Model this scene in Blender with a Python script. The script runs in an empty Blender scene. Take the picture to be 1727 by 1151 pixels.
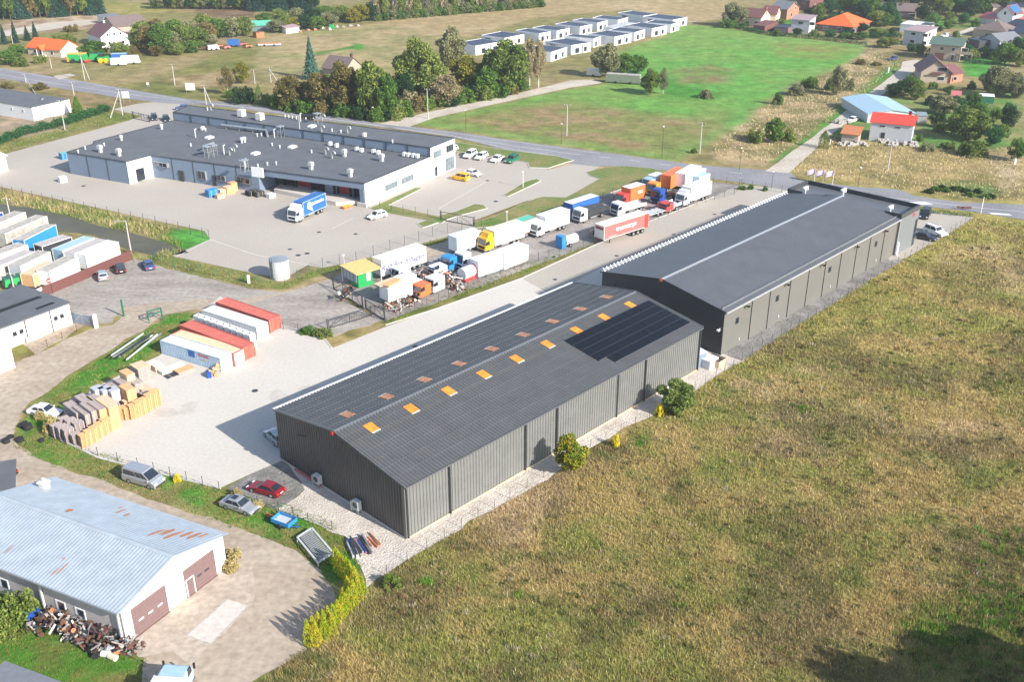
import bpy, math, random
import numpy as np
from mathutils import Vector, Matrix
from mathutils.geometry import tessellate_polygon
random.seed(7); rng = np.random.default_rng(7)
scene = bpy.context.scene; COL = scene.collection
R = math.radians
# ------------------------------------------------------------------ camera, sky, sun, exposure
CAM_H = 68.0; FPX = 1699.8; PITCH = 0.4477; CX, CY = 863.5, 575.5
cd = bpy.data.cameras.new('camera'); cam = bpy.data.objects.new('camera', cd); COL.objects.link(cam)
cam.location = (0, 0, CAM_H); cam.rotation_euler = (math.pi/2 - PITCH, 0, 0)
cd.sensor_width = 36; cd.lens = FPX/1727*36; cd.clip_start = 1; cd.clip_end = 9000
scene.camera = cam
SUN_AZ = R(128.2); SUN_EL = R(29.4)       # azimuth clockwise from +Y
w = bpy.data.worlds.new('World'); scene.world = w; w.use_nodes = True
nt = w.node_tree; bg = nt.nodes['Background']; sky = nt.nodes.new('ShaderNodeTexSky')
sky.sky_type = 'NISHITA'; sky.sun_disc = False; sky.sun_elevation = SUN_EL; sky.sun_rotation = SUN_AZ
nt.links.new(sky.outputs[0], bg.inputs[0]); bg.inputs[1].default_value = 0.125
sl = bpy.data.lights.new('sun', 'SUN'); sl.energy = 4.6; sl.angle = R(0.5); sl.color = (1, .94, .85)
so = bpy.data.objects.new('sun', sl); COL.objects.link(so)
sd = Vector((math.sin(SUN_AZ)*math.cos(SUN_EL), math.cos(SUN_AZ)*math.cos(SUN_EL), math.sin(SUN_EL)))
so.rotation_euler = sd.to_track_quat('Z', 'Y').to_euler(); so.location = (60, -40, 90)
scene.view_settings.view_transform = 'Standard'; scene.view_settings.look = 'None'
scene.view_settings.exposure = 0.95; scene.view_settings.gamma = 1
# ------------------------------------------------------------------ survey helpers: photo pixel -> point on a level plane
def at(x, y, z=0.0):
    u = (x-CX)/FPX; v = -(y-CY)/FPX
    d = (u, math.cos(PITCH)+v*math.sin(PITCH), -math.sin(PITCH)+v*math.cos(PITCH))
    t = (z-CAM_H)/d[2]
    return Vector((d[0]*t, d[1]*t, z))
def ht(x, y, ty):                           # height of something standing at (x,y) whose top is at row ty
    g = at(x, y); k = (CY-ty)/FPX; c, s = math.cos(PITCH), math.sin(PITCH)
    # (g.y*s + dz*c) = k*(g.y*c - dz*s)
    return CAM_H + g.y*(k*c-s)/(c+k*s)
def unit(v): return v/ v.length
# ------------------------------------------------------------------ materials
MATS = {}
def nodes(m): m.use_nodes = True; return m.node_tree
def mat(name, col, rough=.6, metal=0., var=.12, scale=2., bump=0., col2=None, spec=.4, detail=6, tint=0):
    m = bpy.data.materials.new(name); t = nodes(m); b = t.nodes['Principled BSDF']
    b.inputs['Roughness'].default_value = rough; b.inputs['Metallic'].default_value = metal
    b.inputs['Specular IOR Level'].default_value = spec
    tc = t.nodes.new('ShaderNodeTexCoord'); n = t.nodes.new('ShaderNodeTexNoise')
    n.inputs['Scale'].default_value = scale; n.inputs['Detail'].default_value = detail; n.inputs['Roughness'].default_value = .65
    t.links.new(tc.outputs['Object'], n.inputs['Vector'])
    r = t.nodes.new('ShaderNodeValToRGB'); t.links.new(n.outputs['Fac'], r.inputs[0])
    c2 = col2 or tuple(min(1, c*(1+var)) for c in col)
    r.color_ramp.elements[0].position = .3; r.color_ramp.elements[1].position = .7
    r.color_ramp.elements[0].color = (*[c*(1-var) for c in col], 1); r.color_ramp.elements[1].color = (*c2, 1)
    t.links.new(r.outputs[0], b.inputs['Base Color'])
    if bump:
        bp = t.nodes.new('ShaderNodeBump'); bp.inputs['Strength'].default_value = bump
        t.links.new(n.outputs['Fac'], bp.inputs['Height']); t.links.new(bp.outputs[0], b.inputs['Normal'])
    MATS[name] = m; return m
def surf(name, cols, scale, fine, rough=.9, bump=.3, grid=None, streak=None):
    """ground surfaces: large patches x small speckle (+ paving joints)"""
    m = bpy.data.materials.new(name); t = nodes(m); b = t.nodes['Principled BSDF']; L = t.links.new
    b.inputs['Roughness'].default_value = rough; b.inputs['Specular IOR Level'].default_value = .2
    g = t.nodes.new('ShaderNodeNewGeometry')
    mp = t.nodes.new('ShaderNodeMapping'); L(g.outputs['Position'], mp.inputs[0])
    if streak: mp.inputs['Rotation'].default_value = (0, 0, streak[0]); mp.inputs['Scale'].default_value = (1, streak[1], 1)
    n1 = t.nodes.new('ShaderNodeTexNoise'); n1.inputs['Scale'].default_value = scale; n1.inputs['Detail'].default_value = 8; n1.inputs['Roughness'].default_value = .62
    L(mp.outputs[0], n1.inputs['Vector'])
    n2 = t.nodes.new('ShaderNodeTexNoise'); n2.inputs['Scale'].default_value = fine; n2.inputs['Detail'].default_value = 3
    L(g.outputs['Position'], n2.inputs['Vector'])
    r = t.nodes.new('ShaderNodeValToRGB'); L(n1.outputs['Fac'], r.inputs[0])
    el = r.color_ramp.elements
    for i, c in enumerate(cols):
        p = .32+.36*i/(len(cols)-1)
        e = el[i] if i < 2 else el.new(p)
        e.position = p; e.color = (*c, 1)
    mr = t.nodes.new('ShaderNodeMapRange'); mr.inputs[3].default_value = 1-(.06 if grid else .18); mr.inputs[4].default_value = 1+(.06 if grid else .18); mr.inputs[1].default_value = .3; mr.inputs[2].default_value = .7
    L(n2.outputs['Fac'], mr.inputs[0])
    mx = t.nodes.new('ShaderNodeVectorMath'); mx.operation = 'SCALE'; L(r.outputs[0], mx.inputs[0]); L(mr.outputs[0], mx.inputs['Scale'])
    out = mx.outputs[0]
    if grid:
        mp2 = t.nodes.new('ShaderNodeMapping'); mp2.inputs['Rotation'].default_value = (0, 0, grid[1]); L(g.outputs['Position'], mp2.inputs[0])
        br = t.nodes.new('ShaderNodeTexBrick'); br.inputs['Scale'].default_value = grid[0]; br.inputs['Mortar Size'].default_value = .03
        br.inputs['Color1'].default_value = (1, 1, 1, 1); br.inputs['Color2'].default_value = (.975, .975, .975, 1); br.inputs['Mortar'].default_value = (.9, .9, .9, 1)
        L(mp2.outputs[0], br.inputs['Vector'])
        m2 = t.nodes.new('ShaderNodeVectorMath'); m2.operation = 'MULTIPLY'; L(out, m2.inputs[0]); L(br.outputs[0], m2.inputs[1]); out = m2.outputs[0]
    L(out, b.inputs['Base Color'])
    if bump:
        bp = t.nodes.new('ShaderNodeBump'); bp.inputs['Strength'].default_value = bump; bp.inputs['Distance'].default_value = .2
        L(n2.outputs['Fac'], bp.inputs['Height']); L(bp.outputs[0], b.inputs['Normal'])
    MATS[name] = m; return m
def leafmat(name, cols, trans=.25):
    m = bpy.data.materials.new(name); t = nodes(m); t.nodes.clear(); L = t.links.new
    o = t.nodes.new('ShaderNodeOutputMaterial'); g = t.nodes.new('ShaderNodeNewGeometry')
    tc = t.nodes.new('ShaderNodeTexCoord'); n = t.nodes.new('ShaderNodeTexNoise'); n.inputs['Scale'].default_value = 5; n.inputs['Detail'].default_value = 2
    L(tc.outputs['Object'], n.inputs['Vector'])
    oi = t.nodes.new('ShaderNodeObjectInfo')
    a = t.nodes.new('ShaderNodeMath'); a.operation = 'MULTIPLY_ADD'; a.inputs[1].default_value = .45; L(g.outputs['Random Per Island'], a.inputs[0])
    s = t.nodes.new('ShaderNodeMath'); s.operation = 'MULTIPLY_ADD'; s.inputs[1].default_value = 1.1; s.inputs[2].default_value = -.32; L(n.outputs['Fac'], s.inputs[0]); L(s.outputs[0], a.inputs[2])
    a2 = t.nodes.new('ShaderNodeMath'); a2.operation = 'MULTIPLY_ADD'; a2.inputs[1].default_value = .2; L(oi.outputs['Random'], a2.inputs[0]); L(a.outputs[0], a2.inputs[2])
    r = t.nodes.new('ShaderNodeValToRGB'); L(a2.outputs[0], r.inputs[0]); el = r.color_ramp.elements
    for i, c in enumerate(cols):
        p = .12+.78*i/(len(cols)-1); e = el[i] if i < 2 else el.new(p); e.position = p; e.color = (*c, 1)
    d = t.nodes.new('ShaderNodeBsdfDiffuse'); tr = t.nodes.new('ShaderNodeBsdfTranslucent'); mx = t.nodes.new('ShaderNodeMixShader')
    mx.inputs[0].default_value = trans; L(r.outputs[0], d.inputs[0]); L(r.outputs[0], tr.inputs[0])
    L(d.outputs[0], mx.inputs[1]); L(tr.outputs[0], mx.inputs[2]); L(mx.outputs[0], o.inputs[0])
    MATS[name] = m; return m
def attrmat(name, rough=.95, bump=0., speck=0., fine=3., trans=0.):
    m = bpy.data.materials.new(name); t = nodes(m); b = t.nodes['Principled BSDF']; L = t.links.new
    b.inputs['Roughness'].default_value = rough; b.inputs['Specular IOR Level'].default_value = .1
    a = t.nodes.new('ShaderNodeAttribute'); a.attribute_name = 'col'; out = a.outputs['Color']
    if speck:
        g = t.nodes.new('ShaderNodeNewGeometry'); n = t.nodes.new('ShaderNodeTexNoise'); n.inputs['Scale'].default_value = fine; n.inputs['Detail'].default_value = 6; n.inputs['Roughness'].default_value = .7
        L(g.outputs['Position'], n.inputs['Vector'])
        n3 = t.nodes.new('ShaderNodeTexNoise'); n3.inputs['Scale'].default_value = fine/6; n3.inputs['Detail'].default_value = 5; L(g.outputs['Position'], n3.inputs['Vector'])
        n3.inputs['Detail'].default_value = 9; n3.inputs['Roughness'].default_value = .78; ad = t.nodes.new('ShaderNodeMath'); ad.operation = 'MULTIPLY_ADD'; ad.inputs[1].default_value = .4; L(n.outputs['Fac'], ad.inputs[0]); s3 = t.nodes.new('ShaderNodeMath'); s3.operation = 'MULTIPLY'; s3.inputs[1].default_value = 1.6; L(n3.outputs['Fac'], s3.inputs[0]); L(s3.outputs[0], ad.inputs[2])
        mr = t.nodes.new('ShaderNodeMapRange'); mr.inputs[1].default_value = .7; mr.inputs[2].default_value = 1.3; mr.inputs[3].default_value = 1-speck; mr.inputs[4].default_value = 1+speck
        L(ad.outputs[0], mr.inputs[0]); mx = t.nodes.new('ShaderNodeVectorMath'); mx.operation = 'SCALE'; L(out, mx.inputs[0]); L(mr.outputs[0], mx.inputs['Scale']); out = mx.outputs[0]
        bp = t.nodes.new('ShaderNodeBump'); bp.inputs['Strength'].default_value = bump; bp.inputs['Distance'].default_value = .4; L(n.outputs['Fac'], bp.inputs['Height']); L(bp.outputs[0], b.inputs['Normal'])
    L(out, b.inputs['Base Color']); MATS[name] = m; return m
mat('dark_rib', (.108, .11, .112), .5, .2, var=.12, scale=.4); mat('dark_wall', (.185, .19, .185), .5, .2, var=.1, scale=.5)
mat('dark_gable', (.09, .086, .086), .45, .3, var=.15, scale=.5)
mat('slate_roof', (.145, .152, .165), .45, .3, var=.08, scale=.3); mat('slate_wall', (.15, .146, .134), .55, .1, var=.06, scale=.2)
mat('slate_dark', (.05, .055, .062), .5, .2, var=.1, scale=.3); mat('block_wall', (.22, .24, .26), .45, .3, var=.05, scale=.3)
mat('ridge_grey', (.27, .29, .32), .5, .2, var=.05); mat('light_trim', (.45, .46, .47), .4, .3, var=.05); mat('white', (.72, .73, .74), .5, var=.06, scale=1.); mat('offwhite', (.62, .6, .56), .6, var=.08, scale=.8)
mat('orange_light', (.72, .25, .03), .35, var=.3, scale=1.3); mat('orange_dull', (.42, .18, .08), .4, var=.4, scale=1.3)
mat('solar', (.005, .006, .009), .3, .0, var=.2, scale=.5, spec=.25); mat('solar_line', (.12, .13, .15), .4, .5)
mat('felt_roof', (.105, .113, .126), .8, var=.14, scale=.25, bump=.1); mat('panel_blue_shade', (.175, .225, .305), .5, .05, var=.05, scale=.3)  # wall panel colour darkened and blued: shade put into the factory fronts
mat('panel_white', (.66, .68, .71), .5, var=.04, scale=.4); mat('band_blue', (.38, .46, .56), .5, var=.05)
mat('dark_glass', (.02, .028, .04), .08, .0, var=.3, scale=1., spec=.9); mat('pale_glass', (.14, .18, .2), .15, var=.3, scale=1., spec=.8)
mat('black', (.012, .012, .014), .7, var=.3); mat('rubber', (.02, .02, .022), .85, var=.3, scale=8); mat('dark_steel', (.07, .075, .08), .5, .5, var=.2)
mat('galv', (.42, .44, .45), .4, .6, var=.15, scale=4); mat('galv_mat', (.5, .52, .53), .55, .1, var=.15, scale=4); mat('chrome', (.6, .6, .62), .25, .8)
mat('old_roof', (.37, .42, .47), .5, .15, var=.12, scale=.7); mat('rust', (.42, .16, .07), .85, var=.4, scale=6, bump=.3); mat('rust_dark', (.12, .06, .04), .9, var=.5, scale=5, bump=.3)
mat('plaster', (.74, .7, .64), .8, var=.08, scale=1.2, bump=.05); mat('plaster_grey', (.40, .37, .36), .85, var=.12, scale=1., bump=.05)
mat('door_brown', (.17, .11, .11), .6, var=.08); mat('concrete', (.5, .46, .42), .85, var=.15, scale=1.5, bump=.1); mat('pole_conc', (.42, .40, .37), .85, var=.15, scale=2)
mat('blue', (.03, .12, .36), .4, var=.12); mat('blue_deep', (.02, .07, .3), .4, var=.15); mat('blue_bright', (.03, .22, .50), .4, var=.12); mat('blue_pale', (.32, .46, .56), .5, var=.1)
mat('red', (.55, .06, .05), .4, var=.12); mat('red_dull', (.50, .14, .13), .5, var=.1, scale=.8); mat('red_dark', (.22, .015, .02), .35, var=.1); mat('red_cont', (.46, .12, .09), .6, var=.2, scale=1.5)
mat('orange', (.68, .16, .05), .45, var=.12); mat('yellow', (.78, .42, .02), .4, var=.08); mat('green', (.02, .30, .08), .5, var=.12); mat('green_dark', (.02, .14, .08), .5, var=.15); mat('teal', (.1, .42, .3), .5, var=.1)
mat('silver', (.42, .44, .47), .3, .5, var=.04); mat('silver_warm', (.45, .43, .42), .3, .4, var=.04); mat('car_white', (.78, .79, .8), .25, var=.03, spec=.6); mat('car_black', (.015, .016, .018), .2, var=.1, spec=.7)
mat('car_red', (.2, .01, .018), .25, var=.08, spec=.6); mat('car_blue', (.07, .10, .22), .3, .3, var=.06); mat('lamp_red', (.6, .03, .02), .3); mat('lamp_clear', (.7, .72, .75), .15)
mat('wood_new', (.60, .35, .17), .8, var=.25, scale=5); mat('wood_old', (.33, .28, .27), .9, var=.3, scale=5); mat('wood_pale', (.6, .45, .3), .8, var=.2, scale=3); mat('wrap', (.42, .42, .46), .35, var=.15, scale=3)
mat('maroon', (.16, .07, .065), .6, var=.12, scale=1.); mat('brown_roof', (.16, .12, .11), .7, var=.15, scale=1.); mat('terracotta', (.72, .13, .03), .6, var=.1, scale=1.5); mat('red_roof', (.66, .06, .04), .55, var=.08, scale=1.)
mat('green_roof', (.09, .14, .11), .6, var=.1); mat('grey_roof', (.16, .17, .19), .6, var=.12); mat('navy_roof', (.035, .045, .075), .5, var=.15); mat('pink_roof', (.33, .24, .25), .6, var=.12)
mat('brick', (.36, .17, .11), .85, var=.2, scale=4); mat('tan', (.38, .31, .25), .8, var=.08); mat('cream', (.6, .52, .4), .8, var=.08); mat('house_white', (.74, .74, .76), .75, var=.05); mat('house_grey', (.42, .44, .47), .75, var=.06)
mat('brown_fence', (.145, .06, .055), .6, var=.12); mat('tarp_beige', (.37, .345, .31), .7, var=.3, scale=1.2); mat('bark', (.12, .09, .07), .95, var=.3, scale=6); mat('bark_birch', (.5, .47, .42), .9, var=.35, scale=8)
mat('marking', (.62, .62, .62), .8, var=.1); mat('kerb', (.5, .48, .45), .85, var=.12); mat('text_blue', (.05, .05, .2), .5); mat('text_white', (.8, .8, .8), .5)
mat('water', (.085, .075, .045), .35, var=.3, scale=.12, spec=.12, bump=.03); mat('stone', (.4, .37, .34), .9, var=.35, scale=3, bump=.4)
mat('flag', (.55, .42, .6), .8, var=.3, scale=2.)
J = -R(46.4)
surf('yard_mat', [(.49, .455, .405), (.52, .485, .435), (.55, .515, .465)], .03, 2.2, bump=.05, grid=(1.0, J))
surf('yard2_mat', [(.365, .33, .28), (.395, .36, .31), (.415, .38, .33)], .03, 2.2, bump=.05, grid=(1.0, J))
surf('wb_yard_mat', [(.375, .335, .29), (.40, .36, .315), (.42, .38, .335)], .03, 2.4, bump=.05, grid=(1.0, J))
surf('asphalt_mat', [(.185, .185, .2), (.225, .223, .238), (.25, .25, .265)], .08, 2., bump=.05)
surf('old_asphalt_mat', [(.19, .17, .155), (.26, .235, .22), (.33, .30, .275)], .12, 1.5, bump=.1)
surf('dirt_mat', [(.315, .255, .195), (.365, .30, .235), (.41, .35, .28)], .06, 1.2, bump=.2, streak=(-R(50), 3.))
surf('lane_mat', [(.38, .33, .27), (.45, .40, .335), (.5, .45, .38)], .1, 1.5, bump=.1)
surf('lot_mat', [(.22, .195, .17), (.30, .268, .238), (.36, .325, .29)], .08, 1.3, bump=.15, streak=(R(20), 3.))
surf('apron_mat', [(.35, .29, .235), (.41, .345, .285), (.46, .395, .33)], .16, 1.4, bump=.1)
surf('gravel_mat', [(.40, .35, .30), (.50, .45, .395), (.58, .53, .47)], .35, 4.5, bump=.8)
surf('gravel_grey_mat', [(.13, .125, .12), (.2, .19, .18), (.27, .26, .25)], .4, 2.6, bump=.8)
leafmat('leaf_green', [(.025, .07, .016), (.085, .18, .035), (.21, .31, .06)]); leafmat('leaf_olive', [(.045, .085, .02), (.14, .205, .045), (.32, .35, .1)])
leafmat('leaf_brown', [(.06, .06, .025), (.17, .15, .05), (.33, .25, .11)]); leafmat('leaf_autumn', [(.06, .09, .015), (.22, .22, .035), (.42, .33, .06)])
leafmat('leaf_dark', [(0.0108, 0.0297, 0.0162), (0.027, 0.0675, 0.0297), (0.054, 0.115, 0.0405)]); leafmat('leaf_willow', [(0.081, 0.101, 0.0473), (0.203, 0.216, 0.108), (0.365, 0.351, 0.189)])
leafmat('leaf_birch', [(0.135, 0.115, 0.0675), (0.324, 0.27, 0.149), (0.486, 0.432, 0.27)]); leafmat('needle', [(0.0108, 0.0338, 0.027), (0.027, 0.081, 0.054), (0.081, 0.149, 0.115)]); leafmat('needle_blue', [(0.0203, 0.0675, 0.054), (0.0675, 0.162, 0.121), (0.162, 0.27, 0.216)])
leafmat('thuja_leaf', [(0.081, 0.189, 0.0135), (0.297, 0.405, 0.027), (0.675, 0.432, 0.0405)], .2); leafmat('hedge_leaf', [(0.0162, 0.0675, 0.027), (0.0405, 0.135, 0.0473), (0.081, 0.203, 0.0675)]); leafmat('bush_autumn', [(.05, .12, .015), (.16, .24, .03), (.48, .34, .04)], .2)
leafmat('bush_green', [(.05, .1, .02), (.16, .22, .05), (.32, .36, .14)], .2); leafmat('reed_leaf', [(0.216, 0.176, 0.0675), (0.432, 0.351, 0.149), (0.608, 0.513, 0.27)]); leafmat('junk_mix', [(0.0675, 0.054, 0.0473), (0.27, 0.176, 0.135), (0.675, 0.608, 0.54)], 0); leafmat('leaf_yellow', [(0.405, 0.405, 0.027), (0.743, 0.608, 0.0405), (0.8, 0.743, 0.0675)])
attrmat('ground_mat', bump=.6, speck=.42, fine=1.1); attrmat('grass_mat')
M = MATS
# ------------------------------------------------------------------ mesh builder
class MB:
    def __init__(s, ux=(1, 0), uy=(0, 1)):
        s.v = []; s.f = []; s.m = []; s.ux = ux; s.uy = uy
    def P(s, p):
        s.v.append((p[0]*s.ux[0]+p[1]*s.uy[0], p[0]*s.ux[1]+p[1]*s.uy[1], p[2])); return len(s.v)-1
    def face(s, pts, m=0): s.f.append([s.P(p) for p in pts]); s.m.append(m)
    def hexa(s, q, m=0):                    # 8 corners: bottom 4 then top 4
        i = [s.P(p) for p in q]
        for a in ((3, 2, 1, 0), (4, 5, 6, 7), (0, 1, 5, 4), (1, 2, 6, 5), (2, 3, 7, 6), (3, 0, 4, 7)): s.f.append([i[k] for k in a]); s.m.append(m)
    def box(s, x0, x1, y0, y1, z0, z1, m=0):
        s.hexa([(x0, y0, z0), (x1, y0, z0), (x1, y1, z0), (x0, y1, z0), (x0, y0, z1), (x1, y0, z1), (x1, y1, z1), (x0, y1, z1)], m)
    def bar(s, p, q, w, h=None, m=0):       # bar from p to q
        p, q = Vector(p), Vector(q); d = q-p
        if d.length < 1e-5: return
        d.normalize(); n = d.cross(Vector((0, 0, 1)))
        n = Vector((1, 0, 0)) if n.length < 1e-3 else n.normalized(); t = n.cross(d); h = h or w
        a, b = n*(w/2), t*(h/2)
        s.hexa([p-a-b, p+a-b, q+a-b, q-a-b, p-a+b, p+a+b, q+a+b, q-a+b], m)
    def cyl(s, p, q, r0, r1=None, n=10, m=0, cap=True):
        p, q = Vector(p), Vector(q); d = (q-p).normalized(); r1 = r0 if r1 is None else r1
        a = d.cross(Vector((0, 0, 1))); a = Vector((1, 0, 0)) if a.length < 1e-3 else a.normalized(); b = d.cross(a)
        A = [s.P(p+(a*math.cos(2*math.pi*k/n)+b*math.sin(2*math.pi*k/n))*r0) for k in range(n)]
        B = [s.P(q+(a*math.cos(2*math.pi*k/n)+b*math.sin(2*math.pi*k/n))*r1) for k in range(n)]
        for k in range(n): s.f.append([A[k], A[(k+1) % n], B[(k+1) % n], B[k]]); s.m.append(m)
        if cap: s.f.append(A[::-1]); s.m.append(m); s.f.append(B); s.m.append(m)
    def prism(s, pts, z0, z1, m=0, mt=None):
        n = len(pts); A = [s.P((x, y, z0)) for x, y in pts]; B = [s.P((x, y, z1)) for x, y in pts]
        for k in range(n): s.f.append([A[k], A[(k+1) % n], B[(k+1) % n], B[k]]); s.m.append(m)
        for t in tessellate_polygon([[Vector((x, y, 0)) for x, y in pts]]):
            s.f.append([B[i] for i in t]); s.m.append(m if mt is None else mt); s.f.append([A[i] for i in t]); s.m.append(m)
    def loft(s, prof, ys, m=0):             # prof: list of rings [(x,z)..] with matching ys
        rings = [[s.P((x, y, z)) for x, z in pr] for pr, y in zip(prof, ys)]; n = len(prof[0])
        for r0, r1 in zip(rings, rings[1:]):
            for k in range(n): s.f.append([r0[k], r0[(k+1) % n], r1[(k+1) % n], r1[k]]); s.m.append(m)
        s.f.append(rings[0][::-1]); s.m.append(m); s.f.append(rings[-1]); s.m.append(m)
    def corr(s, o, A, B, N, pitch, dep, m=0):  # corrugated sheet: o origin, A along, B across, N normal
        o, A, B, N = Vector(o), Vector(A), Vector(B), Vector(N).normalized(); n = max(1, int(A.length/pitch)); pr = []
        for i in range(n):
            for f, h in ((0, 0), (.42, 0), (.52, 1), (.9, 1)): pr.append(((i+f)/n, h*dep))
        pr.append((1, 0)); a = [s.P(o+A*t+N*h) for t, h in pr]; b = [s.P(o+A*t+B+N*h) for t, h in pr]
        for k in range(len(pr)-1): s.f.append([a[k], a[k+1], b[k+1], b[k]]); s.m.append(m)
    def build(s, name, mats, parent=None, loc=None, smooth=False):
        me = bpy.data.meshes.new(name); me.from_pydata(s.v, [], s.f)
        mats = mats if isinstance(mats, (list, tuple)) else [mats]
        for a in mats: me.materials.append(M[a] if isinstance(a, str) else a)
        if len(mats) > 1: me.polygons.foreach_set('material_index', s.m)
        if smooth: me.polygons.foreach_set('use_smooth', [True]*len(me.polygons))
        o = bpy.data.objects.new(name, me); COL.objects.link(o)
        if parent: o.parent = parent
        if loc is not None: o.location = loc
        return o
def tag(o, label, cat, group=None):
    o['label'] = label; o['category'] = cat
    if group: o['group'] = group
    return o
def thing(name, label, cat, loc=(0, 0, 0), rz=0., group=None):
    o = bpy.data.objects.new(name, None); COL.objects.link(o); o.location = loc; o.rotation_euler = (0, 0, rz); o.empty_display_size = .5
    return tag(o, label, cat, group)
def copy_tree(o, parent=None):
    c = o.copy(); COL.objects.link(c); c.parent = parent
    for ch in [k for k in o.children]: copy_tree(ch, c)
    return c
def text(s, size, loc, rot, m, parent, name='lettering', ext=.01, sx=1, shear=0):
    c = bpy.data.curves.new(name, 'FONT'); c.body = s; c.size = size; c.extrude = ext; c.shear = shear; c.resolution_u = 2; c.offset = size*(.012 if size > .6 else 0); c.align_x = 'CENTER'; c.align_y = 'CENTER'
    t = bpy.data.objects.new(name+'_tmp', c); COL.objects.link(t); bpy.context.view_layer.update()
    me = bpy.data.meshes.new_from_object(t.evaluated_get(bpy.context.evaluated_depsgraph_get())); me.name = name
    bpy.data.objects.remove(t); me.materials.clear(); me.materials.append(M[m])
    o = bpy.data.objects.new(name, me); COL.objects.link(o); o.location = loc; o.rotation_euler = rot; o.scale = (sx, 1, 1); o.parent = parent; return o
# ------------------------------------------------------------------ ground data
class Lat:                                  # lattice value noise
    def __init__(s, seed): s.t = np.random.default_rng(seed).random((256, 256))
    def __call__(s, x, y, sc):
        x = x/sc+1000; y = y/sc+1000; i = np.floor(x).astype(int); j = np.floor(y).astype(int); fx = x-i; fy = y-j
        fx = fx*fx*(3-2*fx); fy = fy*fy*(3-2*fy); g = lambda a, b: s.t[a % 256, b % 256]
        return (g(i, j)*(1-fx)+g(i+1, j)*fx)*(1-fy)+(g(i, j+1)*(1-fx)+g(i+1, j+1)*fx)*fy
LT = [Lat(k) for k in range(6)]
def fbm(x, y, sc, k=0, o=4):
    r = 0; a = .5; tot = 0
    for q in range(o): r = r+a*LT[(k+q) % 6](x, y, sc/2**q); tot += a; a *= .6
    return r/tot
def W(pts, z=0): return [at(*p, z).to_2d() for p in pts]
def sdist(x, y, poly):                      # signed distance, + inside
    d = np.full(x.shape, 1e9); ins = np.zeros(x.shape, bool); n = len(poly)
    for k in range(n):
        ax, ay = poly[k]; bx, by = poly[(k+1) % n]; ex, ey = bx-ax, by-ay
        t = np.clip(((x-ax)*ex+(y-ay)*ey)/(ex*ex+ey*ey+1e-9), 0, 1); d = np.minimum(d, np.hypot(x-ax-t*ex, y-ay-t*ey))
        c = ((ay > y) != (by > y)) & (x < ex*(y-ay)/(ey if abs(ey) > 1e-9 else 1e-9)+ax); ins ^= c
    return np.where(ins, d, -d)
DRY = (.175, .125, .052); STRAW = (.30, .215, .105); OLIVE = (.12, .12, .03); GREEN = (.055, .20, .028); VIVID = (.085, .27, .05); BROWN = (.17, .115, .06); SAND = (.40, .31, .21); TAN = (.30, .225, .09)
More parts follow.
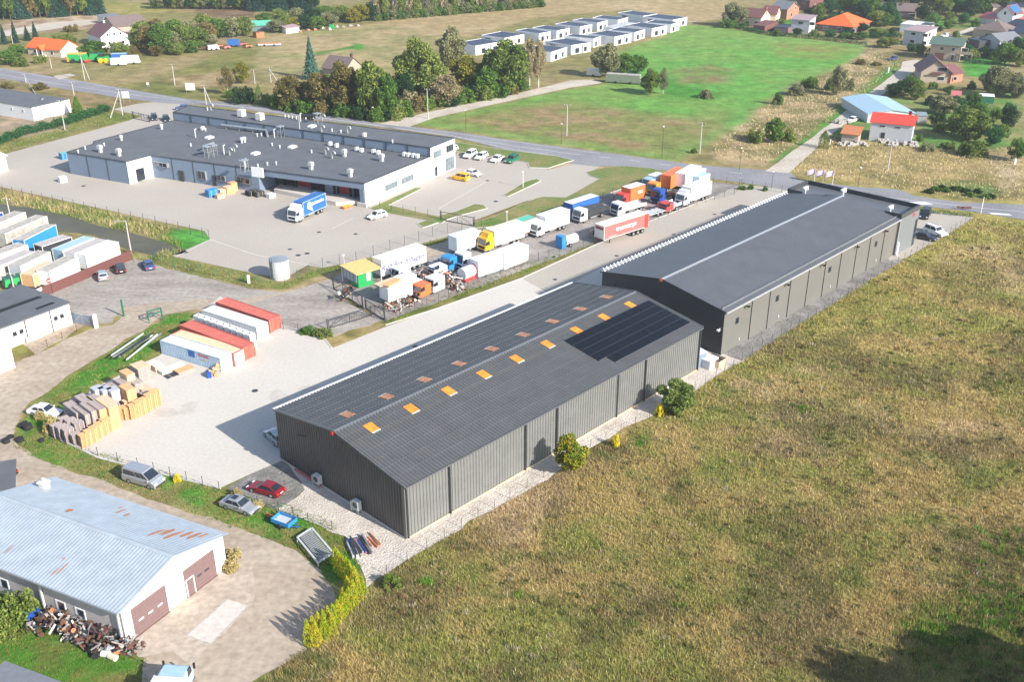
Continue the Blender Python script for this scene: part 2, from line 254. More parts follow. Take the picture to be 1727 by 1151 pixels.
# (polygon px, colour a, colour b, patch size, edge softness)
PATCH = [
 ([(-200, -80), (1900, -80), (1900, 200), (1727, 300), (1400, 300), (860, 235), (430, 178), (-200, 80)], (.26, .205, .10), (.19, .175, .065), 25, 3),
 ([(640, 35), (1240, -40), (1240, 25), (1160, 40), (1060, 15), (900, 30), (790, 62), (760, 60), (600, 90), (560, 60)], (.36, .275, .155), (.31, .235, .12), 30, 4),
 ([(430, 60), (640, 40), (740, 60), (700, 120), (560, 120), (430, 130)], (.32, .25, .13), (.23, .21, .09), 14, 4),
 ([(100, 175), (300, 120), (430, 60), (440, 175), (300, 165)], (.19, .175, .06), (.13, .14, .04), 12, 4),
 ([(280, 128), (430, 118), (430, 145), (300, 150)], (.34, .26, .14), (.2, .15, .07), 6, 3),
 ([(583, 82), (600, 72), (618, 78), (608, 84)], VIVID, GREEN, 5, 1.5), ([(530, 88), (590, 78), (590, 83), (535, 92)], (.09, .15, .03), GREEN, 5, 2),
 ([(0, 38), (40, 32), (150, 25), (200, 30), (190, 45), (120, 50), (40, 58), (0, 60)], (.42, .33, .23), (.25, .18, .12), 8, 2),
 ([(150, 0), (330, 10), (260, 22), (160, 25)], (.28, .24, .08), (.2, .2, .05), 12, 3),
 ([(330, 10), (430, 12), (430, 30), (330, 28)], (.2, .13, .08), (.13, .09, .05), 5, 2),
 # green field and its drier middle
 ([(1130, 40), (1200, 44), (1290, 57), (1465, 76), (1453, 92), (1405, 120), (1345, 140), (1300, 168), (1285, 178), (1253, 203), (1200, 238), (1135, 272), (1080, 264), (860, 233), (700, 208), (870, 170), (966, 149), (1015, 141), (1060, 110), (1040, 95), (1066, 76), (1120, 62)], (.105, .265, .05), (.15, .25, .06), 30, 2.5),
 ([(730, 205), (860, 180), (960, 170), (1060, 185), (1160, 200), (1250, 190), (1200, 235), (1130, 265), (1000, 248), (860, 225)], (.25, .18, .095), (.17, .19, .06), 10, 7),
 ([(1130, 120), (1190, 108), (1240, 118), (1220, 140), (1140, 142)], (.2, .16, .075), (.13, .2, .05), 8, 5),
 ([(1240, 195), (1330, 150), (1290, 230), (1210, 255)], (.17, .2, .06), VIVID, 9, 6),
 ([(1300, 72), (1440, 80), (1400, 100), (1320, 95)], (.13, .26, .05), (.2, .2, .06), 9, 6),
 ([(1128, 125), (1140, 140), (1220, 158), (1200, 168), (1120, 164)], (.07, .19, .03), GREEN, 6, 3),
 # scrub between field and lane, gardens
 ([(1465, 78), (1545, 92), (1520, 110), (1495, 137), (1452, 167), (1379, 225), (1290, 282), (1165, 268), (1200, 240), (1255, 205), (1290, 175), (1345, 142), (1405, 120), (1454, 92)], (.36, .27, .15), (.17, .15, .06), 7, 2),
 ([(1460, 165), (1498, 135), (1520, 112), (1512, 104), (1480, 125), (1440, 160), (1360, 225), (1300, 275), (1320, 275), (1385, 225)], GREEN, (.12, .17, .04), 6, 1.5),
 ([(1480, 165), (1600, 160), (1727, 150), (1727, 260), (1560, 265), (1440, 250), (1400, 228)], (.2, .2, .08), (.1, .2, .045), 8, 3),
 ([(1620, 95), (1700, 92), (1690, 135), (1625, 128)], GREEN, VIVID, 6, 2), ([(1565, 28), (1660, 30), (1640, 50), (1570, 45)], GREEN, (.12, .16, .04), 6, 2),
 ([(1300, 15), (1360, 25), (1345, 45), (1310, 40)], GREEN, (.1, .15, .03), 5, 2), ([(1380, -10), (1470, -10), (1470, 8), (1380, 6)], VIVID, GREEN, 6, 2),
 ([(1400, 230), (1560, 250), (1727, 250), (1727, 340), (1620, 335), (1500, 318), (1332, 292)], (.33, .25, .11), (.19, .16, .06), 8, 2.5),
 ([(1660, 262), (1727, 240), (1727, 300), (1690, 320)], (.42, .33, .2), (.3, .23, .12), 6, 3),
 ([(1565, 305), (1640, 305), (1690, 320), (1680, 335), (1600, 330)], (.1, .15, .04), (.2, .18, .06), 5, 2),
 # verges left of the main road and around the white building
 ([(0, 134), (110, 152), (242, 172), (235, 178), (160, 190), (120, 165), (0, 150)], (.24, .17, .085), (.15, .14, .05), 6, 1.5),
 ([(0, 243), (187, 185), (235, 196), (100, 235), (0, 262)], (.22, .19, .08), (.13, .16, .04), 5, 1),
 ([(0, 165), (120, 195), (110, 215), (0, 240)], (.32, .24, .17), (.25, .2, .14), 6, 1.5),
 ([(0, 322), (150, 352), (262, 374), (342, 392), (356, 402), (300, 432), (262, 440), (225, 440), (225, 425), (180, 400), (0, 375)], (.10, .17, .03), (.24, .2, .09), 4, 1),
 ([(285, 385), (342, 390), (356, 402), (300, 428)], VIVID, GREEN, 5, 1.2),
 ([(262, 436), (290, 432), (430, 466), (480, 478), (545, 450), (600, 440), (820, 378), (1000, 320), (1020, 325), (830, 385), (612, 448), (545, 462), (480, 490), (420, 488), (262, 450)], (.19, .18, .06), (.12, .16, .035), 4, 1),
 ([(640, 540), (860, 455), (1005, 405), (1008, 415), (860, 473), (655, 548)], (.17, .165, .05), (.12, .15, .03), 3, .8),
 # grass around the dirt road and pallet yard
 ([(30, 720), (25, 755), (90, 785), (200, 820), (300, 860), (440, 905), (500, 925), (560, 990), (612, 960), (560, 880), (470, 850), (380, 828), (240, 790), (100, 745), (95, 700), (160, 645), (240, 610), (275, 590), (330, 530), (290, 530), (210, 580), (100, 650), (50, 690)], (.065, .20, .025), (.2, .18, .06), 3.5, .8),
 ([(120, 780), (290, 835), (440, 900), (430, 915), (280, 850), (110, 795)], (.24, .185, .09), (.2, .18, .06), 3, 1),
 ([(0, 1040), (60, 1050), (200, 1090), (240, 1110), (260, 1151), (250, 1190), (-60, 1190), (-60, 1020)], (.06, .17, .02), (.15, .14, .045), 4, 1.2),
 ([(30, 615), (180, 545), (190, 552), (40, 625)], (.24, .2, .08), (.3, .24, .14), 3, .8),
 ([(430, 1151), (520, 1098), (560, 1120), (500, 1190), (400, 1190)], (.11, .12, .04), (.16, .13, .055), 3, 1.2),
]
def ground_col(x, y):
    n1 = fbm(x, y, 22, 0); n2 = fbm(x, y, 7, 2, 5); n3 = fbm(x, y, 2.2, 1, 4)
    def lerp(a, b, t): return np.asarray(a)*(1-t[..., None])+np.asarray(b)*t[..., None]
    ss = lambda v, a, b: np.clip((v-a)/(b-a), 0, 1)
    c = lerp(TAN, (.19, .192, .052), ss(n2, .38, .62)); c = lerp(c, (.37, .27, .165), ss(n1, .5, .64)*.8); c = lerp(c, (.125, .10, .048), ss(fbm(x, y, 10, 3), .48, .64)*.7)
    far = ss(y, 120, 200)*ss(x, 15, 60); c = lerp(c, (.29, .26, .075), far*.75*ss(n3, .1, .6))
    wob = (fbm(x, y, 5, 4, 3)-.5)*6
    for px, ca, cb, ps, soft in PATCH:
        pw = W(px); xs = [p[0] for p in pw]; ys = [p[1] for p in pw]; mg = soft*2+4
        mk = (x > min(xs)-mg) & (x < max(xs)+mg) & (y > min(ys)-mg) & (y < max(ys)+mg)
        if not mk.any(): continue
        xx, yy = x[mk], y[mk]; s = sdist(xx, yy, [tuple(p) for p in pw])+wob[mk]*min(soft, 3)/3
        t = ss(s, -soft, soft); t = t*t*(3-2*t)
        cc = lerp(ca, cb, ss(fbm(xx, yy, ps, 3, 4), .38, .62))
        c[mk] = c[mk]*(1-t[:, None])+cc*t[:, None]
    return c*(.82+.36*n3[..., None])
def make_ground():
    V = []; F = []; C = []; off = 0
    for (x0, x1, y0, y1, st) in ((-130, 150, 50, 250, .5), (-450, 450, 250, 760, 1.25), (-450, -130, 50, 250, 4), (150, 450, 50, 250, 4), (-450, 450, -400, 50, 25), (-4450, 4450, 760, 8260, 125), (-4450, -450, -400, 760, 80), (450, 4450, -400, 760, 80)):
        nx = int(round((x1-x0)/st)); ny = int(round((y1-y0)/st)); X, Y = np.meshgrid(np.linspace(x0, x1, nx+1), np.linspace(y0, y1, ny+1))
        C.append(ground_col(X.ravel(), Y.ravel())); V.append(np.stack([X.ravel(), Y.ravel(), np.zeros(X.size)], 1))
        i = (np.arange(ny)[:, None]*(nx+1)+np.arange(nx)[None, :]).ravel()+off
        F.append(np.stack([i, i+1, i+nx+2, i+nx+1], 1)); off += X.size
    V = np.concatenate(V); F = np.concatenate(F); C = np.concatenate(C)
    me = bpy.data.meshes.new('ground'); me.vertices.add(len(V)); me.vertices.foreach_set('co', V.ravel())
    me.loops.add(F.size); me.loops.foreach_set('vertex_index', F.ravel().astype(np.int32)); me.polygons.add(len(F)); me.polygons.foreach_set('loop_start', np.arange(0, F.size, 4, dtype=np.int32)); me.update(calc_edges=True)
    a = me.color_attributes.new('col', 'FLOAT_COLOR', 'POINT'); a.data.foreach_set('color', np.concatenate([C, np.ones((len(C), 1))], 1).astype(np.float32).ravel())
    me.materials.append(M['ground_mat']); o = bpy.data.objects.new('ground', me); COL.objects.link(o); o['kind'] = 'structure'
make_ground()
def blades(name, label, polys, n, h, wd, colf, cut=230, lean=.5, kind='stuff', ref=95, pw=1.6, excl=()):
    """field of grass blades (triangles) over world polygons; thinner with distance, each blade its own colour"""
    pts = []
    for poly in polys:
        pwv = [tuple(p) for p in poly]; xs = [p[0] for p in pwv]; ys = [p[1] for p in pwv]
        A = (max(xs)-min(xs))*(max(ys)-min(ys)); k = int(n*A); x = rng.uniform(min(xs), max(xs), k); y = rng.uniform(min(ys), max(ys), k)
        keep = rng.random(k) < np.minimum(1, (ref/np.hypot(x, y))**pw); keep &= (y < cut); x, y = x[keep], y[keep]
        keep = sdist(x, y, pwv)+(fbm(x, y, 3, 2)-.5)*2 > 0
        for e in excl: keep &= sdist(x, y, e) < 0
        pts.append(np.stack([x[keep], y[keep]], 1))
    p = np.concatenate(pts); k = len(p); K = 3; p = np.repeat(p, K, 0)+rng.normal(0, .09, (k*K, 2)); N = len(p)
    sc = np.maximum(1, np.hypot(p[:, 0], p[:, 1])/ref); tall = .55+.9*fbm(p[:, 0], p[:, 1], 5, 1)
    a = rng.uniform(0, 2*np.pi, N); hh = h*tall*rng.uniform(.5, 1.35, N); ww = wd*sc*rng.uniform(.6, 1.5, N); ln = lean*hh*rng.uniform(.2, 1.2, N); b = rng.uniform(0, 2*np.pi, N)
    v = np.zeros((N, 3, 3)); v[:, 0, :2] = p-np.stack([np.cos(a), np.sin(a)], 1)*ww[:, None]/2; v[:, 1, :2] = p+np.stack([np.cos(a), np.sin(a)], 1)*ww[:, None]/2
    v[:, 2, :2] = p+np.stack([np.cos(b), np.sin(b)], 1)*ln[:, None]; v[:, 2, 2] = hh
    c = colf(p[:, 0], p[:, 1]); c = c*rng.uniform(.65, 1.6, (N, 1)); me = bpy.data.meshes.new(name)
    me.vertices.add(N*3); me.vertices.foreach_set('co', v.ravel()); me.loops.add(N*3); me.loops.foreach_set('vertex_index', np.arange(N*3, dtype=np.int32))
    me.polygons.add(N); me.polygons.foreach_set('loop_start', np.arange(0, N*3, 3, dtype=np.int32)); me.update(calc_edges=True)
    at_ = me.color_attributes.new('col', 'FLOAT_COLOR', 'POINT'); cc = np.repeat(np.concatenate([c, np.ones((N, 1))], 1), 3, 0); at_.data.foreach_set('color', cc.astype(np.float32).ravel())
    me.materials.append(M['grass_mat']); o = bpy.data.objects.new(name, me); COL.objects.link(o); o['kind'] = kind; o['label'] = label; o['category'] = 'grass'; return o
def sheet(name, pts, z, m, jit=0., step=2., sharp=False, world=False):
    p = pts if world else W(pts); out = []
    n = len(p)
    for k in range(n):
        a, b = Vector(p[k]), Vector(p[(k+1) % n]); d = (b-a).length; q = max(1, int(d/step)) if jit else 1
        for i in range(q):
            c = a.lerp(b, i/q)
            if jit:
                nn = Vector((-(b-a).y, (b-a).x)).normalized(); f = float(fbm(np.array([c.x]), np.array([c.y]), step*2.2, 1)[0]-.5)*2*jit; c = c+nn*f
            out.append((c.x, c.y))
    mb = MB(); idx = [mb.P((x, y, z)) for x, y in out]
    for t in tessellate_polygon([[Vector((x, y, 0)) for x, y in out]]): mb.f.append([idx[i] for i in t]); mb.m.append(0)
    me = bpy.data.meshes.new(name); me.from_pydata(mb.v, [], mb.f); me.materials.append(M[m])
    for pl in me.polygons:
        if pl.normal.z < 0: pl.flip()
    o = bpy.data.objects.new(name, me); COL.objects.link(o); o['kind'] = 'structure'; return o
def strip(name, line, w_, z, m, h=0, dash=None, lineworld=False, width_w=None):
    """line of width w_ along px points; optional height (kerb) and dashes (on, off)"""
    p = line if lineworld else W(line); mb = MB(); run = 0.
    for a, b in zip(p, p[1:]):
        a, b = Vector(a), Vector(b); d = (b-a).length; u = (b-a)/d; n = Vector((-u.y, u.x))*w_/2; segs = [(0, d)] if not dash else [(s, min(d, s+dash[0])) for s in np.arange(0, d, sum(dash))]
        for s0, s1 in segs:
            q = [a+u*s0-n, a+u*s1-n, a+u*s1+n, a+u*s0+n]
            if h: mb.hexa([(*c, 0) for c in q]+[(*c, z+h) for c in q])
            else: mb.face([(*c, z) for c in q])
    o = mb.build(name, m); o['kind'] = 'structure'; return o
# ---- pavement, roads, yards
sheet('dirt_road', [(-40, 655), (0, 625), (60, 598), (150, 555), (190, 548), (205, 535), (190, 520), (60, 600), (30, 570), (118, 530), (140, 505), (72, 500), (225, 437), (262, 448), (300, 457), (420, 487), (480, 494), (560, 470), (600, 455), (860, 372), (1000, 326), (1060, 306), (1120, 293), (1175, 300), (1140, 312), (1060, 330), (940, 372), (760, 425), (590, 475), (562, 485), (600, 520), (650, 540), (560, 570), (545, 562), (480, 552), (330, 522), (280, 530), (200, 580), (100, 645), (45, 688), (22, 722), (28, 750), (85, 785), (200, 822), (300, 858), (440, 905), (500, 930), (560, 990), (575, 1030), (520, 1090), (420, 1160), (380, 1230), (262, 1230), (240, 1112), (215, 1092), (378, 958), (100, 850), (-60, 800), (-200, 790), (-200, 660)], .015, 'dirt_mat', .8, 1.5)
sheet('parking_lot', [(72, 500), (224, 438), (262, 448), (300, 457), (420, 487), (480, 494), (400, 508), (330, 505), (200, 520), (190, 545), (160, 548), (125, 545), (118, 520)], .025, 'lot_mat', .8, 1.5)
sheet('parking_lot', [(480, 494), (560, 472), (566, 488), (600, 520), (648, 540), (556, 568), (480, 552), (400, 520)], .027, 'lot_mat', .7, 1.5)
sheet('yard', [(100, 741), (165, 772), (235, 790), (372, 824), (430, 797), (476, 778), (700, 700), (1180, 610), (1172, 575), (1017, 450), (930, 498), (880, 470), (740, 520), (650, 552), (560, 588), (548, 572), (475, 548), (452, 566), (372, 500), (300, 560), (270, 600), (238, 615), (160, 655), (95, 705)], .035, 'yard_mat')
sheet('yard', [(930, 498), (880, 470), (1005, 413), (1100, 372), (1205, 332), (1245, 312), (1325, 318), (1350, 330), (1200, 460), (1190, 600), (1172, 575), (1017, 450)], .037, 'yard2_mat')
sheet('truck_yard', [(590, 476), (760, 424), (868, 382), (1000, 338), (1080, 314), (1150, 303), (1290, 316), (1300, 325), (1250, 318), (1195, 340), (1005, 410), (870, 460), (760, 502), (648, 542), (566, 488)], .025, 'old_asphalt_mat', .5, 2)
sheet('pavement', [(-60, 276), (0, 262), (205, 207), (240, 196), (190, 184), (230, 175), (262, 172), (300, 175), (330, 178), (300, 230), (600, 320), (765, 285), (770, 258), (800, 262), (860, 268), (895, 276), (925, 286), (950, 280), (1005, 270), (1013, 280), (992, 292), (1020, 300), (955, 335), (903, 336), (885, 340), (800, 372), (800, 388), (690, 417), (600, 442), (545, 452), (520, 447), (480, 470), (430, 462), (290, 432), (354, 404), (345, 390), (262, 372), (0, 315), (-60, 303)], .03, 'wb_yard_mat')
sheet('road', [(-80, 100), (0, 114.6), (38, 121), (141, 137), (239, 154), (315, 167), (430, 178), (531, 191), (644, 208), (783, 224), (860, 237), (1011, 256), (1175, 278), (1290, 287), (1332, 290), (1345, 303), (1439, 315), (1492, 318), (1518, 320.5), (1543, 331), (1619, 341), (1680, 343), (1727, 346), (1850, 360), (1850, 390), (1727, 371), (1644, 358), (1545, 347), (1440, 336), (1335, 323), (1290, 314), (1225, 305), (1182, 300), (1122, 288), (1056, 280), (1005, 281), (960, 276), (968, 272), (923, 263), (860, 254), (757, 230), (660, 217), (540, 203), (430, 187), (353, 178), (277, 174), (242, 170), (196, 164), (101, 149), (0, 132), (-80, 118)], .045, 'asphalt_mat', .25, 4)
strip('road_marking', [(0, 125), (100, 142), (240, 162), (430, 183), (640, 212), (860, 245), (960, 259)], .16, .055, 'marking'); strip('road_marking', [(960, 259), (1060, 270), (1175, 285), (1290, 297)], .16, .055, 'marking', dash=(3, 5)); strip('road_marking', [(1430, 325), (1545, 339), (1640, 350), (1727, 358)], .16, .055, 'marking')
strip('road_marking', [(0, 116.8), (141, 139.2), (315, 169.4), (531, 193.4), (783, 227), (1011, 259)], .12, .055, 'marking'); strip('road_marking', [(430, 185), (757, 227.6), (860, 251.5), (923, 260.5)], .12, .055, 'marking')
sheet('road_marking', [(1527, 341), (1560, 341), (1575, 345), (1540, 346)], .057, 'marking'); sheet('road_marking', [(1668, 359), (1700, 361), (1708, 364), (1672, 362)], .057, 'marking')
sheet('lane', [(640, 209), (727, 188), (860, 161), (923, 145), (961, 136), (1000, 134), (1015, 139), (1011, 141), (966, 147), (860, 170), (732, 199), (690, 214)], .05, 'lane_mat', .5, 3)
sheet('lane', [(1290, 289), (1379, 225), (1452, 167), (1492, 137), (1518, 116), (1522, 104), (1545, 100), (1560, 104), (1556, 110), (1523, 134), (1477, 167), (1399, 229), (1330, 292)], .05, 'lane_mat', .4, 3)
sheet('lane', [(1586, 65), (1642, 44), (1650, 46), (1600, 70)], .05, 'lane_mat'); sheet('lane', [(0, 52), (80, 38), (150, 33), (172, 38), (110, 46), (60, 53), (0, 62)], .02, 'lane_mat', 1, 4); sheet('lane', [(90, 128), (118, 124), (128, 127), (100, 134)], .05, 'lane_mat', .5, 3)
sheet('lane', [(905, 70), (990, 56), (1040, 48), (1090, 40), (1145, 50), (1100, 58), (1010, 78), (930, 82)], .02, 'lane_mat', .8, 4)
surf('lawn_mat', [(.09, .17, .035), (.17, .18, .06), (.235, .20, .085)], .12, 1.6, bump=.4)
for pl in ([(890, 275), (893, 283), (925, 284), (955, 274), (968, 271), (940, 264), (860, 254), (766, 240), (768, 256), (800, 259)], [(848, 330), (857, 332), (912, 306), (905, 302), (886, 307)], [(704, 378), (713, 385), (772, 365), (822, 352), (815, 346), (800, 345), (770, 357), (735, 366)],
           [(990, 291), (996, 297), (1012, 302), (955, 334), (915, 333), (903, 336), (830, 368), (800, 376), (800, 385), (868, 380), (1000, 336), (1080, 308), (1122, 292), (1100, 285), (1050, 281), (1020, 283)], [(655, 347), (712, 318), (700, 318), (625, 352), (640, 358), (745, 377), (755, 370)]):
    LZ = globals().get('LZ', .10)+.012; sheet('lawn', pl, LZ, 'lawn_mat'); strip('kerb', pl+[pl[0]], .16, .13, 'kerb', h=.01)
for ln in ([(545, 452), (430, 430), (354, 404)], [(560, 386), (596, 368)], [(740, 352), (820, 307)], [(296, 434), (354, 405)]): strip('road_marking', ln, .12, .042, 'marking')
for ln in ([(650, 549), (740, 520), (880, 470), (1005, 413), (1100, 372), (1205, 332)], [(100, 742), (165, 773), (235, 791), (372, 825)], [(475, 549), (548, 573), (560, 588)]): strip('kerb', ln, .22, .1, 'kerb', h=.01)
sheet('gravel', [(380, 824), (430, 797), (476, 779), (520, 812), (515, 826), (470, 862)], .04, 'gravel_grey_mat', .3, 2)
sheet('gravel', [(470, 862), (517, 826), (480, 778), (700, 700), (1190, 590), (1240, 600), (1252, 608), (1207, 636), (1173, 657), (1095, 706), (1053, 722), (996, 758), (938, 802), (860, 842), (720, 926), (657, 966), (616, 994), (600, 950), (584, 905), (520, 880)], .045, 'gravel_mat', .8, 1.5)
sheet('gravel', [(1180, 560), (1200, 590), (1250, 609), (1333, 557), (1417, 506), (1525, 437), (1512, 430), (1400, 480)], .05, 'gravel_grey_mat', .5, 2)
sheet('pavement', [(1500, 440), (1527, 436), (1596, 397), (1643, 367), (1570, 357), (1540, 360), (1480, 400)], .052, 'yard2_mat')
sheet('apron', [(215, 1090), (378, 962), (395, 930), (415, 915), (432, 1000), (428, 1022), (355, 1090), (320, 1125), (290, 1100), (235, 1110)], .03, 'apron_mat', .4, 2); sheet('apron', [(315, 1073), (384, 1012), (418, 1023), (356, 1088)], .04, 'concrete')
strip('kerb', [(384, 1012), (315, 1073), (356, 1088)], .15, .045, 'stone'); strip('kerb', [(418, 1023), (356, 1088)], .12, .045, 'stone')
sheet('pond', [(-60, 330), (0, 345), (60, 352), (130, 368), (180, 385), (230, 395), (272, 408), (306, 418), (318, 428), (262, 434), (215, 420), (150, 395), (60, 388), (-60, 388)], .03, 'water', .7, 2)['kind'] = 'structure'
# ------------------------------------------------------------------ big warehouses
YAW = R(46.435); UA = (math.cos(YAW), math.sin(YAW)); UB = (-math.sin(YAW), math.cos(YAW))
def warehouse_near():
    t = thing('warehouse', 'long charcoal ribbed warehouse with orange rooflights and solar panels, nearest the meadow', 'warehouse', (-11.61, 90.89, 0), YAW)
    L, Wd, he, hr = 56.2, 23.88, 7.06, 8.99; h = Wd/2
    m = MB(); m.prism([(.1, .1), (L-.1, .1), (L-.1, Wd-.1), (.1, Wd-.1)], 0, he-.05)
    for x0 in (.1, L-.4): m.hexa([(x0, .1, he-.06), (x0+.3, .1, he-.06), (x0+.3, h, he-.06), (x0, h, he-.06), (x0, .1, he-.05), (x0+.3, .1, he-.05), (x0+.3, h, hr-.08), (x0, h, hr-.08)]); m.hexa([(x0, h, he-.06), (x0+.3, h, he-.06), (x0+.3, Wd-.1, he-.06), (x0, Wd-.1, he-.06), (x0, h, hr-.08), (x0+.3, h, hr-.08), (x0+.3, Wd-.1, he-.05), (x0, Wd-.1, he-.05)])
    m.corr((0, 0, .3), (L, 0, 0), (0, 0, he-.35), (0, -1, 0), .48, .09); m.corr((0, Wd, .3), (L, 0, 0), (0, 0, he-.35), (0, 1, 0), .48, .09)
    m.build('wall', 'dark_wall', t)
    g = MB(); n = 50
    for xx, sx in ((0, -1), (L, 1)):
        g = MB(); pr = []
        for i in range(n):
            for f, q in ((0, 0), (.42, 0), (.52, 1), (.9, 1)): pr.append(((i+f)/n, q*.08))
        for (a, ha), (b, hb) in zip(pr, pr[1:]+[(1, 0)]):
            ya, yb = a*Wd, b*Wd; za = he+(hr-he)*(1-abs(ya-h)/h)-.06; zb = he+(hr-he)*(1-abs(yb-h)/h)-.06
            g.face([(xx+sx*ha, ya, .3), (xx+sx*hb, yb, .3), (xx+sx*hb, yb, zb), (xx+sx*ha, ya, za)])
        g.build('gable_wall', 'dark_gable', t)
    p = MB(); p.box(-.05, L+.05, -.12, -.02, 0, .22); p.build('plinth', 'wood_pale', t); p = MB(); p.box(-.12, -.06, -.05, Wd, 0, .22); p.build('plinth', 'concrete', t)
    sl_ = (hr-he)/h; o = .35; r = MB(); nrm = (0, -sl_, 1); nn = (0, sl_, 1)
    r.corr((-.15, -o, he-o*sl_+.03), (L+.3, 0, 0), (0, h+o, sl_*(h+o)), nrm, .48, .07); r.corr((-.15, Wd+o, he-o*sl_+.03), (L+.3, 0, 0), (0, -h-o, sl_*(h+o)), nn, .48, .07)
    rf = r.build('roof', 'dark_rib', t)
    c = MB(); c.hexa([(-.16, h-.35, hr-.02), (L+.16, h-.35, hr-.02), (L+.16, h+.35, hr-.02), (-.16, h+.35, hr-.02), (-.16, h-.02, hr+.16), (L+.16, h-.02, hr+.16), (L+.16, h+.02, hr+.16), (-.16, h+.02, hr+.16)]); c.build('ridge_cap', 'slate_roof', rf)
    for x0 in (-.22, L+.1):
        c = MB()
        for y0, y1 in ((-o, h), (Wd+o, h)): c.bar((x0+.06, y0, he-o*sl_+.08), (x0+.06, y1, hr+.1), .14, .2)
        c.build('verge_trim', 'slate_roof', rf)
    c = MB(); c.box(-.1, L+.1, -o-.14, -o, he-.2, he-.04); c.build('gutter', 'slate_roof', rf)
    c = MB(); c.box(-.1, L+.1, Wd+o-.12, Wd+o+.2, he-.14, he+.07); c.build('gutter', 'white', rf)
    for k in range(1, 7):
        for sg in (0, 1):
            yy = k*1.75; c = MB(); y_ = yy if sg == 0 else Wd-yy; z_ = he+yy*sl_+.1; c.box(-.1, L+.1, y_-.035, y_+.035, z_-.06, z_+.012); c.build('sheet_lap', 'dark_rib', rf)
    c = MB(); c.box(0, L, 9.0, 9.05, he+9.0*sl_+.09, he+9.0*sl_+.12); c.build('fixing_line', 'slate_wall', rf)
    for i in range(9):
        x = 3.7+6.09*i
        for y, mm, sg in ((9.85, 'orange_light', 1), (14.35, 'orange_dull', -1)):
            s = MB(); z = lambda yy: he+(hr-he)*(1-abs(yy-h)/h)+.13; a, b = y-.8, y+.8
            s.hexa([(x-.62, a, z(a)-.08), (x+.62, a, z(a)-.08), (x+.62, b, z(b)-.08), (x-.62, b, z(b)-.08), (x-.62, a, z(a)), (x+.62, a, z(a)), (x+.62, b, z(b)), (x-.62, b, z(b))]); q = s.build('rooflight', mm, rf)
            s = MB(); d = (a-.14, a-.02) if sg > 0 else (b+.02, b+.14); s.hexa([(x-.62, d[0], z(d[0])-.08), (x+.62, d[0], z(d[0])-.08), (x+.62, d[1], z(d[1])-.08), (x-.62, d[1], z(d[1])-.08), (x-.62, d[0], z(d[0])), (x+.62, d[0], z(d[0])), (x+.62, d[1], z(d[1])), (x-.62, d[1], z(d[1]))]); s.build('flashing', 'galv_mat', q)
            s = MB(); s.box(x-.02, x+.02, a, b, z(a)-.1, z(a)+.02)
    zz = lambda yy: he+yy*sl_+.22                       # solar array: five rows, one panel missing at the low left corner
    cols = 12; rows = 5; x0, x1, y0, y1 = 36.7, 55.7, 1.4, 9.0; dx = (x1-x0)/cols; dy = (y1-y0)/rows
    for r_ in range(rows):
        for c_ in range(cols):
            if r_ == 0 and c_ == 0: continue
            s = MB(); xa, xb, ya, yb = x0+c_*dx+.02, x0+(c_+1)*dx-.02, y0+r_*dy+.035, y0+(r_+1)*dy-.035
            s.hexa([(xa, ya, zz(ya)-.05), (xb, ya, zz(ya)-.05), (xb, yb, zz(yb)-.05), (xa, yb, zz(yb)-.05), (xa, ya, zz(ya)), (xb, ya, zz(ya)), (xb, yb, zz(yb)), (xa, yb, zz(yb))]); s.build('solar_panel', 'solar', rf)
    s = MB()
    for r_ in range(rows+1):
        yy = y0+r_*dy; s.box(x0+(dx if r_ < 1 else 0), x1, yy-.03, yy+.03, zz(yy)-.1, zz(yy)-.005)
    s.build('solar_rail', 'solar_line', rf)
    for x in (.12, 6.5, 19.05, 24.8, 37.0, 43.1, L-.12):
        s = MB(); s.cyl((x, -.22, .2), (x, -.22, he-.1), .11, n=6); s.build('downpipe', 'slate_dark', t)
    s = MB(); s.box(-.14, .35, -.13, .3, .2, he-.2); s.build('corner_trim', 'slate_wall', t)
    s = MB(); s.box(-.4, -.1, Wd/2-.15, Wd/2+.15, hr-.35, hr+.02); s.build('alarm_lamp', 'lamp_red', t)
    s = MB(); s.bar((-.02, 17.8, 5.9), (-.7, 18.1, 6.2), .08); s.box(-.9, -.6, 17.9, 18.25, 6.1, 6.35); s.build('camera_arm', 'black', t)
    s = MB(); s.box(-.4, -.15, 15.2, 20.5, .1, .3); s.build('ground_rail', 'red_dull', t)
    return t
warehouse_near()
